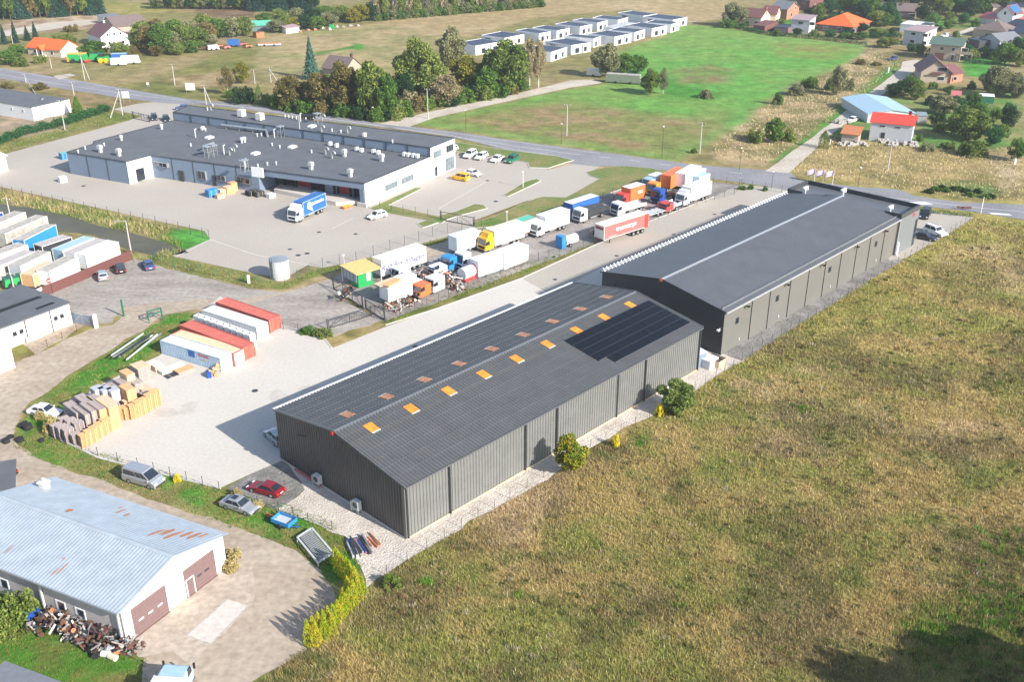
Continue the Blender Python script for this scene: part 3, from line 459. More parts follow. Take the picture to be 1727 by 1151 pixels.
def warehouse_far():
    O = (31.57, 136.5, 0); L, Wd, he, hr = 58.91, 23.25, 7.23, 9.23; h = Wd/2; sl_ = (hr-he)/h
    t = thing('warehouse', 'long smooth grey warehouse with white snow guards and a boxy office end by the road', 'warehouse', O, YAW)
    m = MB(); m.prism([(0, 0), (L, 0), (L, Wd), (0, Wd)], 0, he-.02)
    for i in range(60):
        z = .2+i*.115
    m.build('wall', 'slate_wall', t)
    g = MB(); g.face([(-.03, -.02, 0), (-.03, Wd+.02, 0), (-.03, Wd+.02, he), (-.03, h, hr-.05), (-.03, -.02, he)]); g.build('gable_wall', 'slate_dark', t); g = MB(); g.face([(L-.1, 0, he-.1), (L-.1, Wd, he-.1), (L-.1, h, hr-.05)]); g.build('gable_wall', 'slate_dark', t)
    s = MB()
    for x in [7.94, 13.43, 19.9, 26.03, 31.9, 37.6, 43.6, 49.0, 54.9]: s.box(x*68/70-.06, x*68/70+.06, -.09, 0, .1, he-.05)
    s.build('wall_joint', 'black', t)
    r = MB(); o = .3
    r.corr((-.15, -o, he-o*sl_+.03), (L+.2, 0, 0), (0, h+o, sl_*(h+o)), (0, -sl_, 1), .45, .06); r.corr((-.15, Wd+o, he-o*sl_+.03), (L+.2, 0, 0), (0, -h-o, sl_*(h+o)), (0, sl_, 1), .45, .04)
    rf = r.build('roof', 'slate_roof', t)
    c = MB(); c.hexa([(-.16, h-.4, hr-.04), (L, h-.4, hr-.04), (L, h+.4, hr-.04), (-.16, h+.4, hr-.04), (-.16, h-.03, hr+.16), (L, h-.03, hr+.16), (L, h+.03, hr+.16), (-.16, h+.03, hr+.16)]); c.build('ridge_cap', 'ridge_grey', rf)
    c = MB()
    for y0, y1 in ((-o, h), (Wd+o, h)): c.bar((-.2, y0, he-o*sl_+.06), (-.2, y1, hr+.06), .12, .2)
    c.build('verge_trim', 'slate_dark', rf)
    for y, b in ((-o-.18, 'light_trim'), (Wd+o, 'light_trim')):
        c = MB(); c.box(-.1, L, y, y+.2, he-.22, he-.02); c.build('gutter', b, rf)
    z0 = he+.6*sl_
    c = MB()
    for k in range(3): c.bar((0, .5, z0+.12+k*.13), (L-.3, .5, z0+.12+k*.13), .045)
    for k in range(99): x = k*.6+.1; c.bar((x, .5, z0-.05), (x, .5, z0+.45), .045); c.bar((x, .5, z0+.42), (x, 1., z0+.1), .04)
    c.build('snow_guard', 'galv', rf)
    c = MB(); c.bar((0, Wd-.2, z0+.1), (L-.5, Wd-.2, z0+.1), .05); c.bar((0, Wd-.2, z0+.45), (L-.5, Wd-.2, z0+.45), .05)
    for k in range(62): x = k*.95+.2; c.bar((x, Wd-.45, z0-.08), (x, Wd+.15, z0+.5), .16, .12)
    c.build('snow_guard', 'panel_white', rf)
    for x in (3.75, 15.5, 32.8, 50.2):
        f = MB(); f.box(x-.42, x+.42, -.08, .02, 4.1, 5.1); q = f.build('window', 'dark_steel', t); f = MB(); f.box(x-.33, x+.33, -.1, -.07, 4.2, 5.0); f.build('pane', 'dark_glass', q)
        f = MB(); f.box(x+.9, x+1.25, -.1, -.0, .9, 1.35); f.build('wall_vent', 'light_trim', t)
    for x in (5.7, 17.6, 29.3, 41.5, 52.9):
        f = MB(); f.bar((x, 0, 6.4), (x, -.5, 6.5), .1, .1); f.box(x-.25, x+.25, -.8, -.4, 6.4, 6.55); f.build('wall_lamp', 'black', t)
    for z in (4.4,): f = MB(); f.bar((-.05, .5, z), (-.9, .3, z), .09); f.box(-1.1, -.7, .1, .5, z-.1, z+.12); f.build('wall_camera', 'white', t)
    f = MB(); f.box(-.12, -.03, 20.4, 20.7, 5.6, 5.9); f.build('wall_lamp', 'black', t); f = MB(); f.box(-.35, 0, h-.25, h+.25, hr-.3, hr+.1); f.build('alarm_lamp', 'orange', t)
    # office block at the road end: parapet box
    x0, x1, y0, y1, H = 58.95, 67.2, -.35, 23.4, 8.15
    b = MB(); b.box(x0, x1, y0, y1, 0, 7.2); ob = b.build('office_block', 'block_wall', t)
    b = MB(); w_ = .3
    b.box(x0, x1, y0, y0+w_, 7.2, H); b.box(x0, x1, y1-w_, y1, 7.2, H); b.box(x1-w_, x1, y0+w_, y1-w_, 7.2, H); b.box(x0, x0+.12, y0+w_, y0+3.3, 7.2, H); b.box(x0, x0+.12, y1-3.3, y1-w_, 7.2, H)
    b.build('parapet', 'slate_dark', ob)
    b = MB(); b.box(x0+.15, x1-w_, y0+w_, y1-w_, 7.22, 7.35); b.build('flat_roof', 'slate_roof', ob)
    b = MB()
    for k in range(24): b.box(x0-.02, x1+.02, y0-.04, y0, .25+k*.33, .3+k*.33)
    b.build('cladding_joint', 'slate_wall', ob)
    for yy, xx in ((2.6, 60.4), (11.5, 58.6), (20.3, 60.4)):
        b = MB(); zb = 7.3 if xx > 60 else hr-.1; b.box(xx-.14, xx+.14, yy-.14, yy+.14, zb, zb+1.3); b.box(xx-.9, xx+.9, yy-.2, yy+.2, zb+1.3, zb+1.55); b.box(xx+.62, xx+.9, yy-.2, yy+.2, zb+.7, zb+1.3); b.build('roof_duct', 'white', ob)
    b = MB(); b.box(x1, x1+.06, 4, 9, .8, 2.4); b.box(x1, x1+.06, 4, 20, 4.2, 5.8); b.build('window', 'dark_glass', ob)
    b = MB(); b.box(x0+5.3, x0+6.3, y0-.06, y0-.01, 6.3, 7.3); b.build('logo_panel', 'block_wall', ob); b = MB(); b.cyl((x0+5.8, y0-.06, 6.8), (x0+5.8, y0-.12, 6.8), .42, n=16); b.build('logo', 'red', ob)
    b = MB(); b.box(x1-1.2, x1-.2, y0-.05, y0-.01, .1, 5.4); b.build('corner_glazing', 'dark_glass', ob)
    b = MB(); b.box(x0-.1, x0+.5, y0-.3, y0, .1, 2.6); b.build('door_canopy', 'white', ob)
    b = MB()
    for k in range(20): b.box(x0-.35, x0-.05, y0-.14, y0-.02, .4+k*.35, .58+k*.35)
    b.build('louvre', 'light_trim', ob)
warehouse_far()
# ------------------------------------------------------------------ white low building with roof plant
def white_factory():
    A = at(616.4, 349.3); y = R(59.73); t = thing('factory_building', 'sprawling low white factory with grey flat roof full of vents and a loading canopy', 'factory', A, y)
    vx = (math.cos(y), math.sin(y)); vy = (-math.sin(y), math.cos(y))
    def loc(px, py, z): d = at(px, py, z)-A; return (d.x*vx[0]+d.y*vx[1], d.x*vy[0]+d.y*vy[1])
    h1, h2 = 5.25, 7.4
    P = [(0, 0), (24.6, 0), (20.5, 78.6), (-5.2, 79), (-7, 77), (-15.2, 76.2), (-13.9, 57.4), (-7.2, 57), (-3.4, 27)]
    m = MB(); m.prism([(.3, 0), (24.6, 0), (20.5, 78.6), (-5.2, 79), (-7, 77), (-15.2, 76.2), (-13.9, 57.4), (-7.2, 57), (-3.4, 27.1), (1.6, 26.9), (3.2, .3), (.3, .3)], 0, 3.9, 0); m.prism(P, 3.9, h1-.1, 0); m.build('wall', 'panel_blue_shade', t)
    m = MB(); m.prism([(.2, .15), (24.6, .15), (20.5, 78.5), (-5.1, 78.8), (-7, 76.8), (-15, 76), (-13.7, 57.6), (-7, 57.2), (-3.2, 27)], h1-.08, h1); rf = m.build('roof', 'felt_roof', t)
    m = MB()
    for a, b in zip(P, P[1:]+P[:1]): m.bar((*a, h1+.02), (*b, h1+.02), .26, .18)
    m.build('roof_edge', 'dark_steel', rf)
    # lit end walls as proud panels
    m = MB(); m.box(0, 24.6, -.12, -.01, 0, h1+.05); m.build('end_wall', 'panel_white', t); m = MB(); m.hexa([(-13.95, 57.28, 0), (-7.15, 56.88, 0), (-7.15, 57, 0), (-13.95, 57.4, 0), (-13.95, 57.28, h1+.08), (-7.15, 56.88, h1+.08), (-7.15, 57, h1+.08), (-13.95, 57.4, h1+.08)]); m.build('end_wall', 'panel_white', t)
    s = MB()
    for x in (6.2, 12.4, 18.6): s.box(x-.05, x+.05, -.15, -.12, 0, h1)
    def fl(f, a, b, off=.05): # point on the front wall line between two nodes
        return (a[0]+(b[0]-a[0])*f-off, a[1]+(b[1]-a[1])*f)
    for a, b, n in (((-15.2, 76.2), (-13.9, 57.4), 3), ((-7.2, 57), (-3.4, 27), 5)):
        for k in range(1, n): q = fl(k/n, a, b); s.box(q[0]-.03, q[0]+.05, q[1]-.07, q[1]+.07, 0, h1)
    s.build('panel_joint', 'slate_dark', t)
    def win(x0, x1, y0, y1, z0, z1, mm='dark_glass', nm='window', fr='galv', ax='x', mull=0):
        f = MB(); f.box(x0, x1, y0, y1, z0, z1); o = f.build(nm, fr, t); g = MB()
        if ax == 'x': g.box(x0-.04, x1, y0+.12, y1-.12, z0+.12, z1-.12)
        else: g.box(x0+.12, x1-.12, y0-.04, y1, z0+.12, z1-.12)
        g.build('pane', mm, o)
        if mull:
            g = MB()
            for k in range(1, mull+1):
                f_ = k/(mull+1)
                if ax == 'x': yy = y0+(y1-y0)*f_; g.box(x0-.07, x0, yy-.05, yy+.05, z0, z1)
                else: xx = x0+(x1-x0)*f_; g.box(xx-.05, xx+.05, y0-.07, y0, z0, z1)
            g.build('mullion', fr, o)
    for x in (7.0, 13.2): win(x, x+4.6, -.2, -.1, 1.6, 3.0, 'pale_glass', ax='y', mull=3)
    # front windows and doors (between bay and canopy)
    a, b = (-7.2, 57), (-3.4, 27)
    for f0, f1, z0, z1, mu in ((.03, .17, 3.0, 4.0, 2), (.44, .52, 1.2, 3.2, 1), (.62, .70, 1.5, 2.8, 1), (.80, .93, 1.7, 3.1, 2)):
        p, q = fl(f0, a, b), fl(f1, a, b); win(min(p[0], q[0])-.1, max(p[0], q[0])+.2, q[1], p[1], z0, z1, mull=mu)
    for f0, f1 in ((.255, .305), (.575, .605)):
        p, q = fl(f0, a, b), fl(f1, a, b); win(min(p[0], q[0])-.1, max(p[0], q[0])+.2, q[1], p[1], .1, 2.5, nm='door', fr='dark_steel')
    win(-11.9, -9.6, 57.02, 57.25, .1, 3.0, 'dark_glass', 'double_door', 'dark_steel', 'y', 1)
    # canopy recess: dock doors
    c = MB(); c.box(-.2, .5, .1, 1.2, 0, 3.9); c.build('canopy_post', 'panel_blue_shade', t)
    def cx(yy): return 3.2-1.6*(yy-.3)/26.6
    for yy, w_, mm, z0, z1 in ((2.2, 2.6, 'black', .9, 3.6), (6.0, 3.2, 'red_dark', 1.1, 3.7), (10.4, 2.6, 'panel_blue_shade', .2, 3.5), (13.6, 2.2, 'black', 1., 3.6), (16.4, 4.2, 'red_dark', 1.2, 3.6), (21.4, 2.2, 'black', 1., 3.6), (24.2, 2, 'dark_steel', .5, 3.4)):
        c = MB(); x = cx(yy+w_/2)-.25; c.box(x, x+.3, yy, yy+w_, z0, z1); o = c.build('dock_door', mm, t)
        c = MB(); c.box(x-.25, x+.1, yy-.25, yy, .8, z1+.2); c.box(x-.25, x+.1, yy+w_, yy+w_+.25, .8, z1+.2); c.build('dock_seal', 'black', o)
    c = MB(); c.hexa([(-2.6, 6, 0), (1.4, 1.2, 0), (2.4, 26, 0), (-2.2, 24, 0), (-2.6, 6, .9), (1.4, 1.2, .9), (2.4, 26, .9), (-2.2, 24, .9)]); c.build('loading_dock', 'concrete', t)
    c = MB(); c.hexa([(-4.6, 24.5, 4.0), (-4.3, 24.5, 4.0), (-4.7, 27.5, 4.0), (-5, 27.5, 4.0), (-4.6, 24.5, 6.2), (-4.3, 24.5, 6.2), (-4.7, 27.5, 6.2), (-5, 27.5, 6.2)]); c.build('sign_board', 'panel_white', t)
    c = MB(); c.box(-.6, 1.1, -.7, 1.8, 0, .9); c.build('ramp', 'concrete', t)
    # tall back block
    Q = [(24.6, -.25), (34.9, -.25), (28.3, 81.2), (20.4, 78.8)]
    m = MB(); m.prism(Q, 0, h2-.1); tb = m.build('office_block', 'panel_blue_shade', t)
    m = MB(); m.prism([(24.8, 0), (34.7, 0), (28.1, 80.9), (20.6, 78.6)], h2-.08, h2+.02); r2 = m.build('flat_roof', 'felt_roof', tb)
    m = MB()
    for a_, b_ in zip(Q, Q[1:]+Q[:1]): m.bar((*a_, h2+.02), (*b_, h2+.02), .22, .2)
    m.build('roof_edge', 'dark_steel', tb)
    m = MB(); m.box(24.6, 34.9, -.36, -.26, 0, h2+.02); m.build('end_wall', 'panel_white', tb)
    m = MB()
    for k in range(14):
        f = k/13; xx = 24.6+(20.4-24.6)*f; yy = -.25+79*f; m.box(xx-.16, xx-.04, yy-.09, yy+.09, h1, h2+.12)
    m.box(29.9, 30, -.4, -.36, 0, h2); m.build('panel_joint', 'slate_dark', tb)
    m = MB()
    for k in range(27): f = (k+.5)/27; xx = 24.6+(20.4-24.6)*f; yy = -.25+79*f; m.bar((xx-.3, yy, h1+.35), (xx-.05, yy, h1+.35), .07)
    m.build('wall_bracket', 'dark_steel', tb)
    for x0, x1, z0, z1, mm, nn in ((25.6, 28.8, 4.6, 6.2, 'pale_glass', 3), (31.0, 34.0, 4.7, 6.4, 'dark_glass', 2), (30.6, 34.3, .3, 3.4, 'pale_glass', 3), (26.0, 27.1, .2, 2.5, 'dark_glass', 0)): win(x0, x1, -.46, -.3, z0, z1, mm, 'window', 'galv', 'y', nn)
    # roof plant, surveyed from the photo
    def vent(px, py, z, kind):
        x, yy = loc(px, py, z); m = MB(); mm = 'galv_mat'; par = rf if z < 6 else r2
        if kind == 'v': m.cyl((x, yy, z), (x, yy, z+.9), .28, n=10); m.cyl((x, yy, z+.8), (x, yy, z+1.35), .45, .4, n=10); nm = 'roof_vent'
        elif kind == 's': m.cyl((x, yy, z), (x, yy, z+.75), .17, n=8); m.cyl((x, yy, z+.6), (x, yy, z+.8), .26, .1, n=8); nm = 'vent_pipe'
        elif kind == 'V': m.box(x-.35, x+.35, yy-.35, yy+.35, z, z+.9); m.box(x-.5, x+.5, yy-.5, yy+.5, z+.9, z+1.7); m.box(x-.3, x+.3, yy-.3, yy+.3, z+1.7, z+1.8); nm = 'roof_fan'
        elif kind == 'b': m.box(x-.45, x+.45, yy-.3, yy+.3, z+.15, z+1.); m.box(x-.4, x+.4, yy-.35, yy-.3, z+.25, z+.9); nm = 'air_unit'; mm = 'white'
        elif kind == 'B': m.box(x-.8, x+.8, yy-.8, yy+.8, z+.2, z+1.9); nm = 'air_unit'; mm = 'offwhite'
        elif kind == 'f': m.box(x-1., x+1., yy-.7, yy+.7, z, z+.35); m.box(x-.8, x+.8, yy-.55, yy+.55, z+.35, z+.5); nm = 'roof_hatch'; mm = 'white'
        elif kind == 'c':
            for k in range(8):
                a0, a1 = k/8*math.pi, (k+1)/8*math.pi; m.cyl((x, yy+.5*math.cos(a0), z+1.2+.5*math.sin(a0)), (x, yy+.5*math.cos(a1), z+1.2+.5*math.sin(a1)), .22, n=8)
            m.cyl((x, yy+.5, z), (x, yy+.5, z+1.2), .22, n=8); nm = 'bent_duct'; mm = 'galv'
        elif kind == 'F':
            for k in range(4): m.bar((x+(.6 if k % 2 else -.6), yy+(.6 if k > 1 else -.6), z), (x+(.6 if k % 2 else -.6), yy+(.6 if k > 1 else -.6), z+2.6), .08)
            m.bar((x-.6, yy-.6, z), (x+.6, yy-.6, z+2.6), .05); m.bar((x-.6, yy+.6, z+1.3), (x+.6, yy-.6, z+1.3), .05); m.box(x-.9, x+.9, yy-.7, yy+.7, z+2.6, z+2.75); nm = 'steel_frame'; mm = 'galv'
        elif kind == 'M': m.cyl((x, yy, z), (x, yy, z+5.5), .09, .06, n=6); m.box(x-.15, x+.15, yy-.15, yy+.15, z, z+1.2); nm = 'mast'
        elif kind == 'p': m.cyl((x, yy, z), (x, yy, z+2.), .15, n=8); m.cyl((x, yy, z+2), (x+.5, yy, z+2.1), .13, n=8); nm = 'stove_pipe'
        q = m.build(nm, [mm], par)
        if kind in 'bB': g = MB(); s_ = .4 if kind == 'b' else .65; g.cyl((x-(.46 if kind == 'b' else .81), yy, z+(.58 if kind == 'b' else 1.05)), (x-(.5 if kind == 'b' else .86), yy, z+(.58 if kind == 'b' else 1.05)), s_*.8, n=12); g2 = q
    L5 = [(205, 237, 'v'), (169.5, 257, 'V'), (201, 263, 'V'), (176, 246, 's'), (273, 218, 'v'), (342, 220, 'b'), (347, 221, 's'), (330, 232, 'p'), (353, 233, 'f'), (322, 247, 's'), (378, 260, 'p'), (390, 262, 'c'), (398, 256, 'c'), (408, 241, 'v'), (413, 240, 'v'), (431, 260, 'f'), (493, 249, 'f'), (459, 246, 's'), (472, 250, 's'),
          (525.5, 258, 's'), (552, 261, 'c'), (563, 268, 'c'), (581, 264, 'V'), (644, 272, 'V'), (451, 279, 's'), (466, 278, 's'), (525, 286, 'V'), (591, 298, 'V'), (435, 282, 's'), (557, 246, 'b'), (568, 249, 'b'), (602, 255, 'b'), (610, 257, 'b'), (630, 259, 'b'), (638, 261, 'b'), (682, 264, 'b'), (689, 265, 'b'), (697, 266, 'b'), (704, 267, 'b'),
          (352, 266, 'F'), (361, 264, 'F'), (413, 290, 'F'), (414, 284, 'p'), (434, 230, 's'), (441, 229, 's'), (463, 232, 'p'), (507, 233, 'M'), (474, 231, 'F'), (132, 258, 's'), (144, 252, 's')]
    for a_, b_, k in L5: vent(a_, b_, h1+.01, k)
    for a_, b_, k in [(350, 186, 's'), (358, 186, 'c'), (408, 197, 'B'), (439, 203, 'B'), (526, 214, 'f'), (545, 223, 'c'), (536, 209, 'F'), (546, 204, 'c'), (560, 222, 's'), (575, 224, 's'), (589, 225, 'c'), (615, 231, 'b'), (662, 241, 's'), (481, 198, 's'), (487, 199, 's'), (493, 200, 's'), (500, 201, 's'), (516, 203, 's'), (507, 205, 'p')]: vent(a_, b_, h2+.03, k)
    m = MB(); p = loc(374, 217, h1); q = loc(449, 226, h1); m.cyl((*p, h1+1), (*q, h1+1), .32, n=8); r_ = loc(452, 232, h1); m.cyl((*q, h1+1), (*r_, h1+.4), .32, n=8)
    for f in (.1, .4, .7, 1): m.box(p[0]+(q[0]-p[0])*f-.1, p[0]+(q[0]-p[0])*f+.1, p[1]+(q[1]-p[1])*f-.1, p[1]+(q[1]-p[1])*f+.1, h1, h1+.8)
    m.build('air_duct', 'galv', rf)
    m = MB(); p = loc(343, 257, h1); q = loc(362, 250, h1); m.bar((*p, h1+1.4), (*q, h1+1.4), .35); m.bar((*p, h1), (*p, h1+1.4), .15); m.bar((*q, h1), (*q, h1+1.4), .15); m.build('air_duct', 'galv', rf)
white_factory()
# ------------------------------------------------------------------ generic house
def house(nm, label, bl, br, D, he, hr, roof='par', wall='house_white', rm='maroon', wins=(), ov=.4, chim=None, extra=None, cat='house', world=None, group=None):
    A, B = (at(*bl), at(*br)) if not world else world
    A = Vector((A.x, A.y, 0)); B = Vector((B.x, B.y, 0)); ux = unit(B-A); L = (B-A).length; t = thing(nm, label, cat, A, math.atan2(ux.y, ux.x), group)
    m = MB(); m.prism([(0, 0), (L, 0), (L, D), (0, D)], 0, he); e = ov; T = .16
    if roof == 'par':
        for x in (0, L-.2): m.hexa([(x, 0, he-.01), (x+.2, 0, he-.01), (x+.2, D, he-.01), (x, D, he-.01), (x, D/2-.02, hr-.12), (x+.2, D/2-.02, hr-.12), (x+.2, D/2+.02, hr-.12), (x, D/2+.02, hr-.12)])
    if roof == 'perp':
        for y in (0, D-.2): m.hexa([(0, y, he-.01), (L, y, he-.01), (L, y+.2, he-.01), (0, y+.2, he-.01), (L/2-.02, y, hr-.12), (L/2+.02, y, hr-.12), (L/2+.02, y+.2, hr-.12), (L/2-.02, y+.2, hr-.12)])
    if roof == 'shedF': m.hexa([(0, 0, he-.01), (L, 0, he-.01), (L, D, he-.01), (0, D, he-.01), (0, 0, he), (L, 0, he), (L, D, hr-.05), (0, D, hr-.05)])
    m.build('wall', wall, t); r = MB()
    def slab(a, b, c, d): r.hexa([a, b, c, d, *[(p[0], p[1], p[2]+T) for p in (a, b, c, d)]])
    if roof == 'par':
        s = (hr-he)/(D/2)
        slab((-e, -e, he-e*s), (L+e, -e, he-e*s), (L+e, D/2, hr), (-e, D/2, hr)); slab((-e, D/2, hr), (L+e, D/2, hr), (L+e, D+e, he-e*s), (-e, D+e, he-e*s))
    elif roof == 'perp':
        s = (hr-he)/(L/2)
        slab((-e, -e, he-e*s), (L/2, -e, hr), (L/2, D+e, hr), (-e, D+e, he-e*s)); slab((L/2, -e, hr), (L+e, -e, he-e*s), (L+e, D+e, he-e*s), (L/2, D+e, hr))
    elif roof == 'shedF': s = (hr-he)/D; slab((-e, -e, he-e*s), (L+e, -e, he-e*s), (L+e, D+e, hr+e*s), (-e, D+e, hr+e*s))
    elif roof == 'flat': r.box(-.1, L+.1, -.1, D+.1, he, he+.12)
    elif roof == 'parapet': r.box(.14, L-.14, .14, D-.14, he, he+.06)
    elif roof == 'hip':
        k = min(D, L)/2; a = [(-e, -e, he-.1), (L+e, -e, he-.1), (L+e, D+e, he-.1), (-e, D+e, he-.1)]
        p, q = ((k, D/2, hr), (L-k+.01, D/2, hr)) if L >= D else ((L/2, k, hr), (L/2, D-k+.01, hr))
        if L >= D: r.face([a[0], a[1], q, p]); r.face([a[1], a[2], q]); r.face([a[2], a[3], p, q]); r.face([a[3], a[0], p])
        else: r.face([a[0], a[1], p]); r.face([a[1], a[2], q, p]); r.face([a[2], a[3], q]); r.face([a[3], a[0], p, q])
        r.face(a)
    rf = r.build('roof', rm, t)
    if roof == 'parapet':
        m = MB(); m.box(-.03, L+.03, -.03, .12, he, he+.16); m.box(-.03, L+.03, D-.12, D+.03, he, he+.16); m.box(-.03, .12, .12, D-.12, he, he+.16); m.box(L-.12, L+.03, .12, D-.12, he, he+.16); m.build('parapet', wall, t)
    if chim: m = MB(); c = chim; m.box(c[0]-.35, c[0]+.35, c[1]-.35, c[1]+.35, he, c[2]); m.box(c[0]-.42, c[0]+.42, c[1]-.42, c[1]+.42, c[2]-.18, c[2]); m.build('chimney', c[3] if len(c) > 3 else 'brick', rf)
    for wn in wins:
        f, u, z, w_, h_ = wn[:5]; gm = wn[5] if len(wn) > 5 else 'dark_glass'; nm_ = wn[6] if len(wn) > 6 else 'window'; fr = MB(); pn = MB()
        if f == 'f': fr.box(u-w_/2, u+w_/2, -.08, 0, z, z+h_); pn.box(u-w_/2+.1, u+w_/2-.1, -.12, -.08, z+.1, z+h_-.1)
        elif f == 'r': fr.box(L, L+.08, u-w_/2, u+w_/2, z, z+h_); pn.box(L+.08, L+.12, u-w_/2+.1, u+w_/2-.1, z+.1, z+h_-.1)
        else: fr.box(-.08, 0, u-w_/2, u+w_/2, z, z+h_); pn.box(-.12, -.08, u-w_/2+.1, u+w_/2-.1, z+.1, z+h_-.1)
        o = fr.build(nm_, 'white' if nm_ == 'window' else 'dark_steel', t); pn.build('pane' if nm_ == 'window' else 'door_leaf', gm, o)
    if extra: extra(t, L, D)
    return t
# barn, bottom left (its long side is slightly out of square)
def barn():
    A = at(214.8, 1086.5); t = thing('barn', 'big barn with rust-streaked pale blue metal roof and two brown garage doors', 'barn', A)
    a1 = R(60.2); a2 = R(154.6); MBf = lambda: MB((math.cos(a1), math.sin(a1)), (math.cos(a2), math.sin(a2)))
    Wd, L, he, hr = 13.3, 24.5, 4.25, 6.0; h = Wd/2
    m = MBf(); m.prism([(0, .1), (Wd, .1), (Wd, L), (0, L)], 0, he-.03, 1); m.build('wall', ['plaster', 'plaster_grey'], t)
    m = MBf(); m.face([(-.02, 0, 0), (Wd+.02, 0, 0), (Wd+.02, 0, he+.02), (h, 0, hr-.03), (-.02, 0, he+.02)]); m.build('gable_wall', 'plaster', t); m = MBf(); m.face([(0, L, 0), (Wd, L, 0), (Wd, L, he), (h, L, hr-.03), (0, L, he)]); m.build('gable_wall', 'plaster', t)
    s = (hr-he)/h; r = MBf(); e = .55
    # corrugations run down each slope
    n = int((L+.8)/.42)
    for side in (0, 1):
        pr = [((i+f)/n, q*.6) for i in range(n) for f, q in ((0, 0), (.25, .5), (.5, 1), (.75, .5))]+[(1, 0)]
        for (p0, h0), (p1, h1) in zip(pr, pr[1:]):
            ya, yb = -.4+p0*(L+.8), -.4+p1*(L+.8); x0 = -e if side == 0 else Wd+e; z0 = he-e*s
            r.face([(x0, ya, z0+h0*.05), (x0, yb, z0+h1*.05), (h, yb, hr+h1*.05), (h, ya, hr+h0*.05)])
    rf = r.build('roof', 'old_roof', t)
    m = MBf()
    m.bar = m.bar
    for y0, y1 in ((-.45, L+.45),): m.hexa([(h-.3, y0, hr-.04), (h+.3, y0, hr-.04), (h+.3, y1, hr-.04), (h-.3, y1, hr-.04), (h-.02, y0, hr+.14), (h+.02, y0, hr+.14), (h+.02, y1, hr+.14), (h-.02, y1, hr+.14)])
    m.build('ridge_cap', 'old_roof', rf)
    m = MBf()
    for x, y0, w_, l_ in ((8.3, 15.6, 1.2, .8), (9.6, 5.0, 2.6, .45), (10.4, 4.3, 2.2, .7), (10.2, 3.3, 3.2, .6), (11.1, 2.5, 2.2, .5), (11.3, 1.7, 2.4, .4), (12.0, 1.1, 1.6, .35), (11.4, 11.8, 1.6, .25), (11.0, 10.6, 1.0, .3), (12.0, 12.6, 1.0, .2), (2.6, 10.0, .25, .3), (1.7, 9.1, 2.0, .22), (1.1, 9.5, 1.1, .16), (1.5, 16.5, 1.6, .14)):
        k = 9; pts = []; x1 = x-w_/2; z_ = lambda xx: he+(hr-he)*(1-abs(xx-h)/h)+.075
        for q in range(k): an = 2*math.pi*q/k; rr = random.uniform(.6, 1.1); pts.append((x+w_/2*math.cos(an)*rr, y0+l_/2*math.sin(an)*rr))
        m.face([(a_, b_, z_(a_)) for a_, b_ in pts])
    m.build('rust_patch', 'rust', rf)
    m = MBf(); m.box(-e-.14, -e, -.3, L, he-e*s-.08, he-e*s+.06); m.build('gutter', 'galv', rf)
    m = MBf(); m.box(-.3, -.1, .2, .38, 0, he-.2); m.box(-.3, -.1, 10.4, 10.6, 0, he-.2); m.build('downpipe', 'galv_mat', t)
    for x0, x1 in ((.95, 5.2), (7.55, 11.75)):
        m = MBf(); m.box(x0-.12, x1+.3, -.1, -.01, 0, 3.55); d = m.build('garage_door', 'plaster', t); m = MBf()
        for k in range(8): m.box(x0, x1, -.14, -.1, .1+k*.42, .1+k*.42+.4)
        m.build('door_leaf', 'door_brown', d); m = MBf()
        for xx in ((1.6, 2.75, 3.95) if x0 < 2 else (10.2, 9.2)): m.box(xx, xx+.6, -.17, -.14, 1.55, 1.75)
        m.build('door_window', 'offwhite' if x0 < 2 else 'dark_steel', d)
        if x0 > 5: m = MBf(); m.box(x0+.1, x0+.2, -.2, -.14, .1, 2.1); m.box(x0+1.1, x0+1.2, -.2, -.14, .1, 2.1); m.box(x0+.1, x0+1.2, -.2, -.14, 2.1, 2.2); m.build('wicket_frame', 'white', d)
    for y0 in (5.0, 7.6, 15.5):
        m = MBf(); m.box(-.06, .02, y0, y0+1.3, 1., 2.2, 0); w_ = m.build('window', 'white', t); m = MBf(); m.box(-.1, -.06, y0+.12, y0+.9, 1.12, 2.1); m.build('pane', 'dark_glass', w_)
    m = MBf(); m.box(10.7, 11.5, L-2.1, L-1.3, he+.2, he+1.2); m.box(10.6, 11.6, L-2.2, L-1.2, he+1.15, he+1.35); m.bar((11.1, L-1.7, he+1.3), (11.1, L-1.7, he+1.8), .2); m.build('chimney', 'plaster', rf)
    m = MBf(); m.cyl((-.5, -.6, 0), (-.5, -.6, 1.2), .12, n=8); o = m.build('bollard', 'plaster'); o.location = A; tag(o, 'short yellowed concrete bollard at the near corner of the barn', 'bollard')
    for x0 in (.9, 7.5): m = MBf(); m.box(x0, x0+4.4, -.2, -.12, .06, .1); m.build('drain_rail', 'rust_dark', t)
barn()
